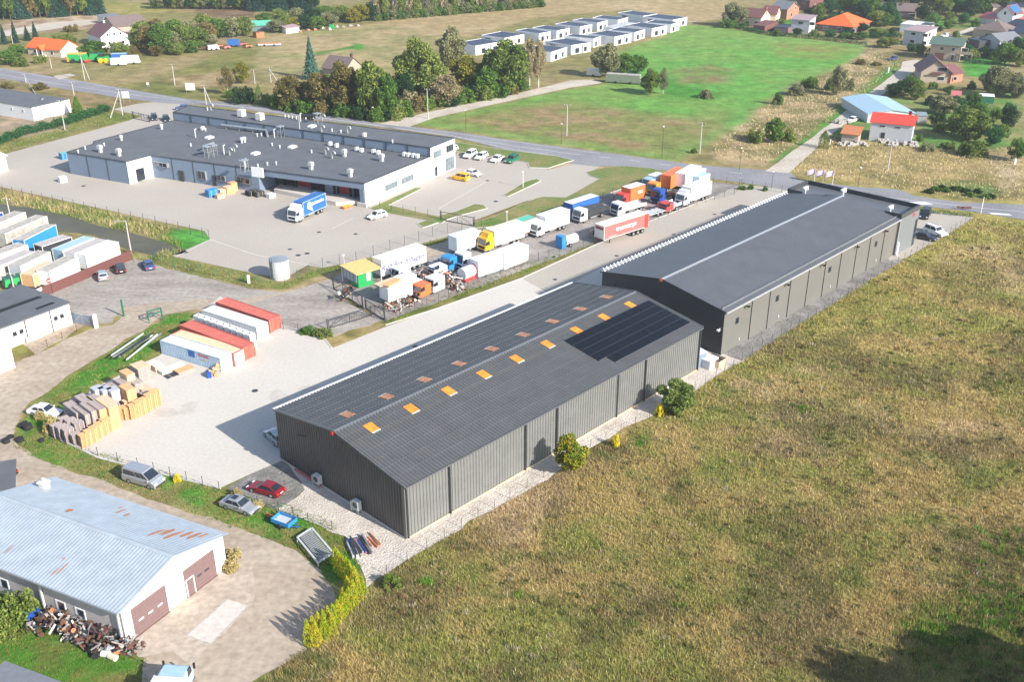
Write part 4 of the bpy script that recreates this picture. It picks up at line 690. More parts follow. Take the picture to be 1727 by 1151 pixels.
# small grey-roofed building on the left
def old_garage():
    A, B = at(-30, 607), at(123, 547); ux = unit(B-A); t = thing('workshop_building', 'cream walled workshop with worn dark flat roof beside the brown fence', 'workshop', A, math.atan2(ux.y, ux.x)); L = (B-A).length; D = 13; h = 3.65
    m = MB(); m.prism([(0, 0), (L, 0), (L, D), (0, D)], 0, h); m.build('wall', 'plaster', t)
    m = MB(); m.box(-.2, L+.2, -.25, D+.2, h, h+.22); rf = m.build('roof', 'felt_roof', t)
    m = MB(); m.box(L-8.5, L-1.2, 5.2, 6.3, h+.225, h+.24); m.box(L-4.5, L-1.4, 1.4, 2.2, h+.225, h+.24); m.build('roof_patch', 'black', rf)
    for x in (L-8.6, L-9.7, L-1.6, L-2.7): m = MB(); m.box(x-.45, x+.45, -.07, 0, 1.6, 2.5); w_ = m.build('window', 'white', t); m = MB(); m.box(x-.33, x+.33, -.1, -.07, 1.7, 2.4); m.build('pane', 'dark_glass', w_)
    for x in (L-7.8, L-3.5): m = MB(); m.cyl((x, -.12, 0), (x, -.12, h), .08, n=6); m.build('downpipe', 'dark_steel', t)
    m = MB(); m.box(L-8.4, L-5.6, -.5, -.05, 0, .9)
    m.build('stone_plinth', 'stone', t)
old_garage()
house('metal_shed', 'corner of a pale curved roofed white building at the left frame edge', (-40, 305), (14, 287), 6, 3.6, 4.4, 'par', 'white', 'white', cat='shed')
house('shed', 'white box shed with plain roof cut by left frame edge below the cream workshop', (-60, 655), (26, 620), 6, 3.2, 3.3, 'flat', 'white', 'white', cat='shed')
house('shed', 'grey slate roofed outbuilding in the bottom left corner beside the lawn', None, None, 7, 3.2, 3.4, 'flat', 'plaster', 'grey_roof', cat='outbuilding', world=(at(135, 1166, 3.2)*1, at(9, 1119, 3.2)*1))
house('shed', 'dark low roofed lean-to at the left end of the pale blue barn', (-70, 880), (28, 860), 6, 2.6, 2.9, 'shedF', 'plaster_grey', 'felt_roof', cat='lean-to')
house('flat_roofed_building', 'flat roofed white hall with grey roof and loading door beside the green hedge', (58, 204), (121, 189), 34, 3.8, 3.9, 'flat', 'white', 'felt_roof', [('f', 5, 0, 3.4, 2.9, 'house_grey', 'loading_door'), ('l', 4, 2.2, .6, .6), ('l', 9, 2.2, .6, .6)], cat='hall', chim=(8, 6, 4.4, 'galv'))
house('bungalow', 'bungalow with bright orange tiled roof and cream walls left of the white farmhouse', (48, 91), (104, 97), 9, 2.8, 5.6, 'par', 'cream', 'terracotta', [('f', 4, .8, 1.1, 1.3), ('f', 7, .1, 1.2, 2.1), ('f', 13, .8, 1.1, 1.3)],
      extra=lambda t, L, D: (MB(), (lambda m: (m.hexa([(6.5, -2, 2.2), (8.2, -2, 3.9), (8.2, 3, 3.9), (6.5, 3, 2.2), (6.5, -2, 2.35), (8.2, -2, 4.05), (8.2, 3, 4.05), (6.5, 3, 2.35)]), m.hexa([(8.2, -2, 3.9), (9.9, -2, 2.2), (9.9, 3, 2.2), (8.2, 3, 3.9), (8.2, -2, 4.05), (9.9, -2, 2.35), (9.9, 3, 2.35), (8.2, 3, 4.05)]), m.build('porch_roof', 'terracotta', t)))(MB()), (lambda m: (m.box(6.7, 9.7, -1.8, .1, 0, .25), m.bar((6.8, -1.7, 0), (6.8, -1.7, 2.4), .2), m.bar((9.6, -1.7, 0), (9.6, -1.7, 2.4), .2), m.build('porch', 'white', t)))(MB())))
house('farmhouse', 'white two storey farmhouse with faded maroon gable roof and attic windows', (173, 82), (219, 77), 15, 4.5, 8.2, 'perp', 'house_white', 'maroon', [('f', 2.8, 4.6, .9, 1.1), ('f', 5.4, 4.6, .9, 1.1), ('f', 8, 4.6, .9, 1.1), ('f', 8.5, 1.2, 1, 1.3), ('f', 3, 1.2, 1, 1.3)], chim=(5.5, 10, 9.3, 'offwhite'))
house('barn', 'weathered grey roofed barn behind the white farmhouse', (196, 58), (250, 52), 14, 3.2, 6.5, 'par', 'tan', 'brown_roof', cat='barn'); house('shed', 'low pale shed left of the weathered barn', (176, 41), (206, 38), 7, 2.8, 3.4, 'shedF', 'offwhite', 'grey_roof', cat='shed')
house('greenhouse', 'pale green roofed greenhouse at the end of the garden trees', (420, 52), (463, 50), 8, 2.2, 3.6, 'par', 'pale_glass', 'teal', cat='greenhouse'); house('shed', 'small pinkish roofed white garden shed between shrubs at the field edge', (483, 56.5), (505, 54), 4, 2.3, 2.8, 'shedF', 'white', 'pink_roof', cat='shed')
house('hut', 'small rusty red box hut near the flatbed trailer', (433, 64), (446, 62.5), 3, 2.2, 2.3, 'flat', 'rust', 'maroon', cat='hut'); house('cottage', 'dark brown roofed cottage showing behind the blue spruce', (545, 128), (583, 133), 9, 3, 6.4, 'par', 'tan', 'brown_roof', chim=(9, 5, 7.6, 'rust_dark'))
# the right-hand village
house('house', 'pale grey house with bright red roof and stone heaps in front', (1464.6, 237), (1535, 244), 9, 5.1, 6.6, 'par', 'house_grey', 'red_roof', [('f', 3.4, 0.1, 1, 2.4, 'dark_glass', 'door'), ('f', 3.0, 3.9, 1.6, .6), ('f', 6.8, 3.9, 1.6, .6), ('r', 4, 2.4, 1, 1)], chim=(9, 5.5, 7.5, 'red_dark'))
house('metal_barn', 'large pale blue metal roofed barn behind the red roofed house', (1462, 207), (1540, 206), 21, 2.6, 3.6, 'perp', 'galv_mat', 'blue_pale', cat='barn')
house('shed', 'little shed with rusty pink roof beside the lane', (1418, 240), (1446, 243), 5, 2.4, 3.3, 'shedF', 'tan', 'rust', cat='shed')
house('house', 'tan gabled house with maroon roof and balcony at the top of the lane', (1551, 138), (1601, 140), 13, 3.6, 7.2, 'perp', 'tan', 'maroon', [('f', 6.5, 3.6, 3, 1.5), ('f', 6.5, .8, 2.2, 1.3), ('f', 11, 1, 1, 1.2)], ov=.7,
      extra=lambda t, L, D: (lambda m: (m.box(3, L-2.5, -1.0, 0, 3.0, 3.15), m.box(3, L-2.5, -1.05, -.98, 3.15, 3.7), m.build('balcony', 'maroon', t)))(MB()))
house('house_wing', 'brick wing with maroon roof on the right of the tan gabled house', (1602, 140.5), (1622, 137), 9, 3.0, 5.2, 'par', 'brick', 'maroon', cat='house wing')
house('house', 'two storey tan house with green roof and first floor balconies', (1566, 99.5), (1617, 104), 10, 5.8, 7.6, 'par', 'tan', 'green_roof', [('f', 4, 3.6, 1.5, 1.3), ('f', 8, 3.6, 1.2, 1.3), ('f', 12, 3.3, 2.2, 1.8), ('f', 3.5, .2, 3.2, 2.4, 'maroon', 'garage_door'), ('f', 8.2, .3, 1.1, 2.1), ('f', 12, .5, 2.4, 1.8)], ov=.8,
      extra=lambda t, L, D: (lambda m: (m.box(10, 15, -1.6, 0, 2.9, 3.1), m.box(10, 15, -1.65, -1.55, 3.1, 4.0), m.box(10, 10.2, -1.5, -1.3, 0, 2.9), m.box(14.8, 15, -1.5, -1.3, 0, 2.9), m.build('balcony', 'tan', t)))(MB()))
house('house', 'boxy two storey white house with pinkish roof just left of the green roofed house', (1521.5, 74.5), (1556, 79), 10, 5.6, 6.6, 'shedF', 'house_grey', 'pink_roof', [('f', 4, 4, 2, 1.2), ('f', 9, 4, 2, 1.2), ('f', 4, 1, 2, 1.3), ('f', 9, 1, 2, 1.3), ('r', 4, 3.6, 1.4, 1.6)])
house('house', 'low white roofed house with black solar panels on its flat roof', (1517, 53), (1562, 57), 11, 3.3, 3.5, 'flat', 'house_white', 'white', extra=lambda t, L, D: (lambda m: (m.box(8, 13, 2, 8, 3.6, 3.75), m.build('solar_array', 'solar', t)))(MB()))
house('house', 'sprawling house with bright orange hipped roof', (1377, 51), (1437, 57), 20, 3.0, 7.0, 'hip', 'brown_roof', 'terracotta', [('f', 4, .8, 2, 1.3), ('f', 10, .8, 2, 1.3), ('f', 16, .8, 2, 1.3)], ov=.8, chim=(8, 8, 6.2, 'maroon'))
house('house', 'two storey white house with pink roof beside the orange hipped roof', (1332.8, 54), (1363, 56.5), 9, 5.4, 6.4, 'shedF', 'house_grey', 'pink_roof', [('f', 4, 3.6, 2.2, 1.3), ('f', 9, 3.6, 2.2, 1.3), ('r', 4, 2.5, 1, 2)])
house('garage', 'low dark roofed carport attached left of the white pink roofed house', (1305, 55), (1328, 57), 10, 2.5, 2.7, 'flat', 'door_brown', 'navy_roof', cat='carport'); house('garage', 'maroon roofed garage with dark doors at the edge of the green field', (1270, 52), (1289, 54.5), 9, 2.6, 3.6, 'shedF', 'maroon', 'maroon', cat='garage')
house('house', 'long white house with maroon gable roof, leftmost of the village at field edge', (1246, 42.5), (1282, 46), 10, 4.2, 7.2, 'par', 'cream', 'maroon', [('f', 4, 1, 1.8, 1.2), ('f', 9, 1, 3, 1.6), ('r', 5, 4.2, 1, 1.2)], chim=(10, 5, 8.2))
house('house', 'cream gabled wing behind the leftmost maroon roofed house', (1284, 40.5), (1307, 42), 9, 4.6, 7.6, 'par', 'cream', 'maroon', [('r', 4, 4.4, 1, 1.3), ('f', 3, 1, 1.4, 1.2)])
house('house', 'brick house with dark grey roof behind the cream wing', (1299, 30), (1326, 33), 11, 4.6, 7.4, 'par', 'brick', 'grey_roof', [('r', 4, 1, 1.2, 1.8), ('r', 7, 4, 1, 1.2)]); house('house', 'dark walled house with brick end and grey roof at the top edge of the village', (1343, 15.5), (1364, 18), 12, 5, 8, 'par', 'maroon', 'grey_roof', [('r', 5, 1, 1.2, 1.8), ('f', 4, 3, 1, 2)])
house('house', 'long low house with faded brown roof before the dark trees', (1484, 28), (1542, 31), 12, 3.2, 6.0, 'par', 'door_brown', 'brown_roof', [('f', 14, .8, 3, 1.4), ('f', 20, .8, 2, 1.4)])
house('house', 'white gabled house with blue solar panels on its maroon roof', (1678, 41), (1705, 44), 10, 5, 8.4, 'perp', 'house_white', 'maroon', [('f', 3.5, 4.6, 1.1, 1.5), ('f', 8, 4.6, 1.1, 1.5)], extra=lambda t, L, D: (lambda m: (m.hexa([(L*.58, 1, 8.2), (L*.95, 1, 5.7), (L*.95, 9, 5.7), (L*.58, 9, 8.2), (L*.58, 1, 8.32), (L*.95, 1, 5.82), (L*.95, 9, 5.82), (L*.58, 9, 8.32)]), m.build('solar_array', 'blue', t)))(MB()))
house('house_wing', 'red roofed low annex left of the white solar house', (1650, 39), (1677, 42), 8, 2.8, 4.2, 'shedF', 'house_grey', 'red_dark', cat='annex'); house('house_wing', 'red roofed lean-to right of the white solar house', (1706, 42), (1724, 45), 8, 2.6, 3.6, 'shedF', 'cream', 'red_dull', cat='annex')
house('house', 'wide brown hipped roof house with a solar strip, below the white solar house', (1640, 60), (1695, 66), 14, 3, 6.4, 'hip', 'tan', 'brown_roof'); house('house', 'grey gabled house with dark walls between the brown roof and green hedges', (1652, 78), (1684, 84), 12, 3.4, 5.6, 'perp', 'house_grey', 'grey_roof', [('f', 3, .8, 1.4, 1.4), ('f', 9, .8, 1.4, 1.4)])
house('house', 'low house with near black flat roof right of the green roofed house', (1630, 77), (1650, 82), 14, 3, 3.3, 'flat', 'slate_dark', 'navy_roof'); house('house', 'dark roofed house with orange gable at the right frame edge', (1697, 53), (1724, 58), 9, 3.4, 5.2, 'par', 'brick', 'navy_roof')
house('house', 'black roofed bungalow at the right frame edge below the orange gable', (1704, 67), (1745, 72), 10, 3.2, 5.2, 'par', 'tan', 'navy_roof'); house('carport', 'dark roofed carport with white fascia near the right frame edge', (1683, 88), (1712, 91), 8, 2.6, 2.8, 'flat', 'slate_dark', 'navy_roof', cat='carport')
house('house', 'yellowish house in the top right corner', (1697, 26), (1740, 28), 10, 4.5, 6, 'par', 'cream', 'navy_roof'); house('house', 'brown roofed house with white gable edge above the white solar house', (1673, 24), (1697, 24), 12, 3.6, 6, 'par', 'tan', 'brown_roof')
house('shed', 'long white roofed garden shed with green sides in the gardens', (1646, 173), (1675, 175), 4, 2.1, 2.4, 'flat', 'green_dark', 'white', cat='shed'); house('shed', 'small shed with pink roof left of the long white garden shed', (1604, 172), (1617, 173), 5, 2, 2.4, 'shedF', 'tan', 'red_dull', cat='shed'); house('shed', 'little grey flat shed right of the red roofed house', (1546, 207), (1562, 208), 5, 2, 2.2, 'flat', 'plaster_grey', 'galv', cat='shed')
# rows of new white houses
MH = [((802, 93), (846, 85), 11, 'leftmost of the back row beside the grey willow'), ((851, 79), (884, 72), 12, 'second house of the back row, behind the green crown'), ((909, 71), (928, 67.5), 13, 'third house of the back row'), ((939, 66), (960, 61.5), 13, 'fourth house of the back row with dark recessed garage'),
      ((978, 59), (998, 54.5), 13, 'fifth house of the back row'), ((1007.5, 52), (1024.5, 48), 13, 'sixth house of the back row'), ((1042, 47), (1058.5, 42.5), 13, 'seventh house of the back row'), ((1084, 40), (1108, 36), 15, 'last of the back row at the field end'), ((1134, 47), (1158, 42), 16, 'rightmost house beyond the carport'),
      ((929, 104), (956, 95), 12, 'lowest of the front row behind the birches'), ((963, 92), (996, 86.5), 14, 'widest house of the front row with red-brown roof end'), ((1001, 80), (1013, 76), 13, 'narrow house of the front row behind a young tree'), ((1036, 77), (1064, 71), 13, 'fourth house of the front row at the edge of the green field'),
      ((1070, 69), (1087, 63.5), 12, 'fifth house of the front row'), ((1099, 62), (1124, 57), 14, 'sixth house of the front row with wooden terrace'), ((1131, 55), (1145, 50), 12, 'last house of the front row with a red toy by the wall')]
for bl, br, D, lb in MH:
    Lf = (at(*br)-at(*bl)).length; x = Lf*.3
    house('modern_house', 'white cube house, '+lb, bl, br, D, 3.35, 3.5, 'parapet', 'house_white', 'navy_roof', [('f', x, .2, min(2.4, Lf*.28), 2.1), ('f', Lf*.72, .4, min(1.8, Lf*.2), 1.9), ('l', D*.72, .1, 3, 2.5, 'dark_steel', 'garage_door')], group='new white cube houses in two rows',
          extra=lambda t, L, D: (lambda m: (m.box(-.4, 0, D*.45, D, 2.9, 3.1), m.box(L*.55, L*.6, -.5, 0, 0, 3.2), m.build('canopy', 'house_grey', t)))(MB()))
house('carport', 'dark carport between the last two white cube houses', (1104, 39), (1134, 43), 8, 2.7, 2.9, 'flat', 'navy_roof', 'navy_roof', cat='carport'); house('carport', 'low pale grey garage row between the two rows of white cube houses', (1048, 59), (1085, 50), 9, 2.5, 2.6, 'flat', 'house_white', 'house_grey', cat='garage')
# ------------------------------------------------------------------ vehicles
CARS = {'sedan': (4.6, 1.78, 1.42, .88, (-1.75, .95), (-1.05, .2)), 'hatch': (4.2, 1.76, 1.48, .9, (-2.0, .95), (-1.6, .15)), 'liftback': (4.5, 1.72, 1.38, .86, (-2.15, .7), (-1.0, .0)), 'estate': (4.6, 1.78, 1.5, .9, (-2.2, .95), (-2.0, .15)),
        'suv': (4.7, 1.9, 1.75, 1.02, (-2.25, .95), (-2.05, .35)), 'van': (5.0, 1.95, 1.98, 1.12, (-2.42, 1.85), (-2.36, .75)), 'minivan': (4.4, 1.85, 1.82, 1.05, (-2.12, 1.2), (-2.05, .45))}
def pose(F, B, w=0.):
    f, b = (at(*F) if not isinstance(F, Vector) else F), (at(*B) if not isinstance(B, Vector) else B); d = unit(f-b); n = Vector((-d.y, d.x, 0)); c = (f+b)/2
    if n.dot(c) < 0: n = -n
    return c+n*w, math.atan2(d.y, d.x), (f-b).length
def car(kind, col, F, B, label, side=True, cat='car', open_tail=False, nm='parked_car', glass='dark_glass', group=None):
    L, w, H, belt, g0, g1 = CARS[kind]; L *= 1.03; c, yaw, _ = pose(F, B, w/2 if side else 0); t = thing(nm, label, cat, c, yaw, group); hw = w/2; l = L/2
    hood = belt-.12 if kind not in ('van', 'suv', 'minivan') else belt-.08; fx = g0[1]
    pr = [(-l+.06, .28), (-l, .5), (-l+.04, belt-.12), (-l+.16, belt-.02), (g0[0], belt), (fx, belt), (fx+.25, hood+.03), (l-.35, hood-.1), (l-.06, hood-.28), (l, .52), (l-.05, .25), (l-.45, .22), (-l+.5, .22)]
    cx = sum(p[0] for p in pr)/len(pr); cz = sum(p[1] for p in pr)/len(pr); sh = [(cx+(x-cx)*.975, cz+(z-cz)*.86) for x, z in pr]
    m = MB(); m.loft([sh, pr, pr, sh], [-hw, -hw+.09, hw-.09, hw]); body = m.build('body', col, t)
    a, b, c1, d1 = g0[0], g0[1], g1[0], g1[1]; wb, wt = hw-.07, hw-.24
    if kind == 'van': wt = hw-.14
    m = MB(); m.hexa([(a, -wb, belt-.03), (b, -wb, belt-.03), (b, wb, belt-.03), (a, wb, belt-.03), (c1, -wt, H), (d1, -wt, H), (d1, wt, H), (c1, wt, H)]); cab = m.build('cabin', col, t)
    def quad(P, m_, nme, k=.985, off=.015):
        c = sum((Vector(p) for p in P), Vector())/4; n = (Vector(P[1])-Vector(P[0])).cross(Vector(P[3])-Vector(P[0])).normalized(); cc = Vector(((a+b)/2, 0, (belt+H)/2))
        if n.dot(c-cc) < 0: n = -n
        q = [c+(Vector(p)-c)*k+n*off for p in P]; mb = MB(); mb.face(q); mb.face([p-n*.012 for p in q]); mb.build(nme, m_, cab)
    def mixp(p, q, t_): return tuple(p[i]*(1-t_)+q[i]*t_ for i in range(3))
    quad([mixp((b, -wb, belt), (d1, -wt, H), .06), mixp((b, wb, belt), (d1, wt, H), .06), mixp((b, wb, belt), (d1, wt, H), .92), mixp((b, -wb, belt), (d1, -wt, H), .92)], glass, 'windshield', .93)
    quad([mixp((a, -wb, belt), (c1, -wt, H), .15), mixp((a, wb, belt), (c1, wt, H), .15), mixp((a, wb, belt), (c1, wt, H), .88), mixp((a, -wb, belt), (c1, -wt, H), .88)], glass, 'rear_window', .86)
    for s in (-1, 1):
        lo = lambda x: (x, s*wb, belt+.0); up = lambda x: (x, s*wt, H)
        fr = lambda u, v: mixp(mixp((a, s*wb, belt), (b, s*wb, belt), u), mixp((c1, s*wt, H), (d1, s*wt, H), u), v)
        segs = ((.06, .48), (.53, .94)) if kind != 'van' else ((.05, .52), (.56, .72), (.75, .93))
        for u0, u1 in segs: quad([fr(u0, .12), fr(u1, .12), fr(u1, .84), fr(u0, .84)], glass, 'side_window', 1)
        m = MB(); m.box(b-.28, b-.12, s*(hw+.02) if s > 0 else s*(hw+.17), s*(hw+.17) if s > 0 else s*(hw+.02), belt, belt+.13); m.build('mirror', col, t)
        m = MB(); m.box(l-.16, l-.01, s*(hw-.28)-.19, s*(hw-.28)+.19, hood-.34, hood-.17); m.build('headlight', 'lamp_clear', t)
        m = MB(); m.box(-l-.005, -l+.1, s*(hw-.17)-.13, s*(hw-.17)+.13, belt-.3, belt-.1); m.build('taillight', 'lamp_red', t)
        for x in (-L*.29, L*.31):
            m = MB(); m.cyl((x, s*(hw-.2), .33), (x, s*(hw+.01), .33), .33, n=14); wl = m.build('wheel', 'rubber', t); m = MB(); m.cyl((x, s*(hw+.01), .33), (x, s*(hw+.03), .33), .2, n=10); m.build('rim', 'galv', wl)
    m = MB(); m.box(l-.03, l+.03, -hw+.2, hw-.2, .3, .5); m.build('bumper', 'dark_steel', t)
    m = MB(); m.box(-l-.012, -l, -.26, .26, .55, .67); m.build('number_plate', 'white', t)
    if kind in ('van', 'suv', 'estate'):
        m = MB()
        for s in (-1, 1): m.bar((c1+.1, s*(wt-.08), H+.03), (d1-.2, s*(wt-.08), H+.03), .05)
        m.build('roof_rail', 'dark_steel' if kind != 'van' else col, t)
    return t
v = car('van', 'silver', (262, 829.5), (206, 813), 'silver passenger van parked on the verge between the pale barn and pallet yard', cat='van', nm='parked_van')
v = car('sedan', 'silver', (427, 875.5), (367, 856), 'silver saloon with open sunroof parked in the grass behind the red car')
m = MB(); m.box(-.9, -.25, -.38, .38, 1.455, 1.475); m.build('sunroof', 'dark_glass', v)
car('liftback', 'car_red', (414, 829), (469, 845), 'dark red hatchback on grey gravel by the near warehouse gable')
car('sedan', 'car_white', (94, 709), (46, 701), 'old white saloon left in the grass behind the pallet stacks')
car('sedan', 'car_black', (-18, 800), (13, 806), 'black car half outside the left frame edge above the barn', side=False)
car('hatch', 'silver', (171, 462.5), (176, 476), 'silver hatchback with open door, leftmost of three beside the brown fence', side=False); car('hatch', 'car_black', (200, 450), (206, 464), 'black hatchback with open tailgate between silver and blue cars by the brown fence', side=False)
car('sedan', 'car_blue', (246, 444), (255, 458), 'dark blue saloon, rightmost of three by the brown fence', side=False)
car('hatch', 'car_white', (629, 372.5), (651.5, 366.5), 'white hatchback crossing the yard by the loading ramp'); car('minivan', 'yellow', (761, 303), (785, 307.5), 'bright yellow van parked right of the white factory', cat='van', nm='parked_van', glass='dark_glass')
car('sedan', 'car_white', (803, 299.5), (784, 295), 'white car tucked behind the bright yellow van'); car('suv', 'car_white', (792, 269), (805, 261.5), 'white car, leftmost in the row of four by the lawn'); car('estate', 'car_white', (811, 271.5), (823, 264.5), 'white estate, second in the row of four by the lawn')
car('sedan', 'car_white', (838, 275), (849, 269.5), 'white saloon, third in the row of four by the lawn'); car('suv', 'green_dark', (863, 277), (875, 270.5), 'dark green off-roader at the right end of the row by the lawn'); car('hatch', 'car_white', (762, 259), (773, 253), 'white car half hidden behind the tall end of the white factory')
car('estate', 'car_black', (262, 206), (259, 196), 'dark estate car, left of two facing the factory gate', side=False); car('estate', 'car_black', (284, 208), (278, 199), 'dark estate car, right of two facing the factory gate', side=False); car('hatch', 'car_blue', (297, 186), (316, 185), 'blue car on the entrance drive behind the factory')
car('hatch', 'car_black', (530, 203), (506, 199.5), 'black car driving on the road behind the factory roof'); car('suv', 'car_white', (1592, 401), (1562, 390), 'white off-road car beside the black saloon at the office end', side=False); car('sedan', 'car_black', (1575, 407), (1542, 400), 'black saloon nearest the office end wall of the far warehouse', side=False)
car('suv', 'car_black', (1556, 372), (1563, 360), 'black off-road car by the small hedge behind the office end', side=False); car('hatch', 'silver', (458, 735), (473, 749), 'light car mostly hidden behind the gable corner of the near warehouse', side=False)
car('hatch', 'car_blue', (1503, 102), (1510, 100), 'small blue car by the scrub at the top of the lane', side=False); car('hatch', 'car_white', (1590, 62), (1598, 61), 'white car in the village drive', side=False)
car('sedan', 'car_white', (1458, 188), (1463, 181), 'white car on the grass verge of the lane, upper', side=False); car('sedan', 'car_white', (1432, 207), (1442, 203), 'white and green old car on the lane verge above the rusty shed', side=False)
def cabpart(t, col, w=2.45, hcab=2.9, defl=None, x0=0., Lc=2.2):
    """truck cab with nose at x0, extending to x0-Lc (forward is +x)"""
    hw = w/2; xf = x0; xb = x0-Lc; m = MB(); pr = [(xb, .55), (xf-.02, .45), (xf, 1.45), (xf-.35, hcab-.12), (xf-.6, hcab), (xb, hcab)]; sh = [(x_, z_) for x_, z_ in pr]; cx = (xf+xb)/2; sh = [(cx+(x_-cx)*.95, 1.6+(z_-1.6)*.94) for x_, z_ in pr]
    m.loft([sh, pr, pr, sh], [-hw, -hw+.1, hw-.1, hw]); cab = m.build('cab', col, t)
    m = MB(); p = lambda y, k: (xf+.01-.35*k*((1)), y, 1.5+(hcab-1.62)*k); m.face([p(-hw+.2, .05), p(hw-.2, .05), p(hw-.2, .85), p(-hw+.2, .85)]); q = [Vector(p(s_, k))-Vector((.02, 0, .005)) for s_, k in ((-hw+.2, .05), (hw-.2, .05), (hw-.2, .85), (-hw+.2, .85))]; m.face(q); m.build('windshield', 'dark_glass', cab)
    for s in (-1, 1):
        m = MB(); a_, b_ = (hw-.005, hw+.015) if s > 0 else (-hw-.015, -hw+.005); m.hexa([(xf-1.15, a_, 1.55), (xf-.28, a_, 1.55), (xf-.28, b_, 1.55), (xf-1.15, b_, 1.55), (xf-1.1, a_, 2.35), (xf-.5, a_, 2.35), (xf-.5, b_, 2.35), (xf-1.1, b_, 2.35)]); m.build('side_window', 'dark_glass', cab)
        m = MB(); m.box(xf-.2, xf-.05, s*(hw+.2)-.08, s*(hw+.2)+.08, 1.7, 2.3); m.build('mirror', 'black', cab); m = MB(); m.box(xf-.02, xf+.05, s*(hw-.3)-.2, s*(hw-.3)+.2, .6, .8); m.build('headlight', 'lamp_clear', cab)
    m = MB(); m.box(xf-.3, xf+.08, -hw, hw, .35, .58); m.build('bumper', 'dark_steel', cab); m = MB(); m.box(xf-.0, xf+.03, -hw+.35, hw-.35, .85, 1.3); m.build('grille', 'black', cab)
    if defl: m = MB(); m.loft([[(xb+.05, hcab-.03), (xf-.75, hcab-.03), (xf-1.1, defl), (xb+.05, defl)]]*2, [-hw+.2, hw-.2]); m.build('roof_deflector', col, cab)
    return cab
def axle(t, xs, w=2.45, r=.5):
    for x in xs:
        for s in (-1, 1): m = MB(); m.cyl((x, s*(w/2-.32), r), (x, s*(w/2-.02), r), r, n=14); o = m.build('wheel', 'rubber', t); m = MB(); m.cyl((x, s*(w/2-.02), r), (x, s*(w/2+.01), r), r*.55, n=8); m.build('rim', 'galv', o)
def chassis(t, x0, x1, w=2.4):
    m = MB(); m.box(x0, x1, -.5, .5, .65, .95)
    o = m.build('chassis', 'dark_steel', t); m = MB(); xm = (x0+x1)/2; m.box(xm-1, xm+1, w/2-.15, w/2-.08, .55, .85); o2 = m.build('side_guard', 'galv', t); m = MB(); m.box(x0, x0+.1, -w/2+.1, w/2-.1, .5, .65); m.build('rear_bumper', 'galv', t)
def boxbody(t, x0, x1, z0, z1, col, w=2.5, top='white', rib=0, nm='cargo_box', frame='offwhite'):
    m = MB(); m.box(x0, x1, -w/2, w/2, z0, z1-.05); b = m.build(nm, col, t); m = MB(); m.box(x0, x1, -w/2, w/2, z1-.05, z1); m.build('box_roof', top, b)
    m = MB()
    for x in (x0, x1):
        for y in (-w/2, w/2): m.box(x-.06, x+.06, y-.05, y+.05, z0, z1+.015)
    for y in (-w/2, w/2): m.box(x0, x1, y-.03, y+.03, z0-.06, z0+.06); m.box(x0, x1, y-.03, y+.03, z1-.08, z1+.02)
    m.build('box_frame', frame, b); m = MB(); m.box(x0-.09, x0-.06, -w/2+.1, w/2-.1, z0+.1, z1-.12); m.box(x0-.12, x0-.09, -.02, .02, z0+.1, z1-.12); m.build('rear_door', col, b)
    return b
def truck(label, F, B, cab, kind='box', col='white', H=3.7, top='white', defl=None, hcab=2.9, frame='offwhite', cat='truck', nm='box_truck'):
    c, yaw, L = pose(F, B, 1.25); t = thing(nm, label, cat, c, yaw); x1 = L/2; x0 = -L/2
    cabpart(t, cab, defl=defl, x0=x1, hcab=hcab); chassis(t, x0+.2, x1-.4); axle(t, [x1-1.3] + ([x0+1.6, x0+2.8] if L > 8.5 else [x0+1.6])); xb = x1-2.35
    if kind == 'box': boxbody(t, x0, xb, 1.0, H, col, top=top, frame=frame)
    elif kind == 'tipper':
        m = MB(); m.hexa([(x0-.3, -1.2, 1.3), (xb, -1.1, 1.15), (xb, 1.1, 1.15), (x0-.3, 1.2, 1.3), (x0-.6, -1.25, 2.3), (xb, -1.25, 2.6), (xb, -1.15, 2.6), (x0-.6, -1.15, 2.3)]); m.hexa([(x0-.6, 1.15, 1.3), (xb, 1.15, 1.15), (xb, 1.25, 1.15), (x0-.6, 1.25, 1.3), (x0-.6, 1.15, 2.3), (xb, 1.15, 2.6), (xb, 1.25, 2.6), (x0-.6, 1.25, 2.3)]); m.box(xb-.1, xb, -1.25, 1.25, 1.1, 3.0)
        m.build('tipper_body', col, t)
    elif kind == 'flatbed':
        m = MB(); m.box(x0, xb, -1.25, 1.25, 1.05, 1.2); m.box(x0, xb, -1.27, -1.22, 1.2, 1.7); m.box(x0, xb, 1.22, 1.27, 1.2, 1.7); m.box(xb-.1, xb, -1.25, 1.25, 1.2, 2.2); m.build('flatbed', col, t)
    elif kind == 'bare': m = MB(); m.box(xb-.6, xb-.1, -1.1, 1.1, .8, 1.3); m.build('fuel_tank', 'galv', t)
    return t, x0, x1, xb
def trailer(label, F, B, col='white', z0=1.05, H=3.85, top='white', wheels=3, frame='offwhite', nm='semi_trailer', cat='trailer', box=True):
    c, yaw, L = pose(F, B, 1.25); t = thing(nm, label, cat, c, yaw); x1 = L/2; x0 = -L/2
    if box: b = boxbody(t, x0, x1, z0, H, col, top=top, frame=frame)
    else: m = MB(); m.box(x0, x1, -1.25, 1.25, z0-.1, z0+.05); b = m.build('deck', col, t)
    if wheels: axle(t, [x0+1.5+1.3*k for k in range(wheels)]); m = MB(); m.box(x0+.2, x1-.3, -.45, .45, .75, z0-.05); m.build('chassis', 'dark_steel', t)
    m = MB()
    for s in (-.8, .8): m.box(x1-2.2, x1-2.0, s-.08, s+.08, 0, z0)
    m.build('landing_legs', 'dark_steel', t); return t, x0, x1, b
FACE = (math.pi/2, 0, math.pi)
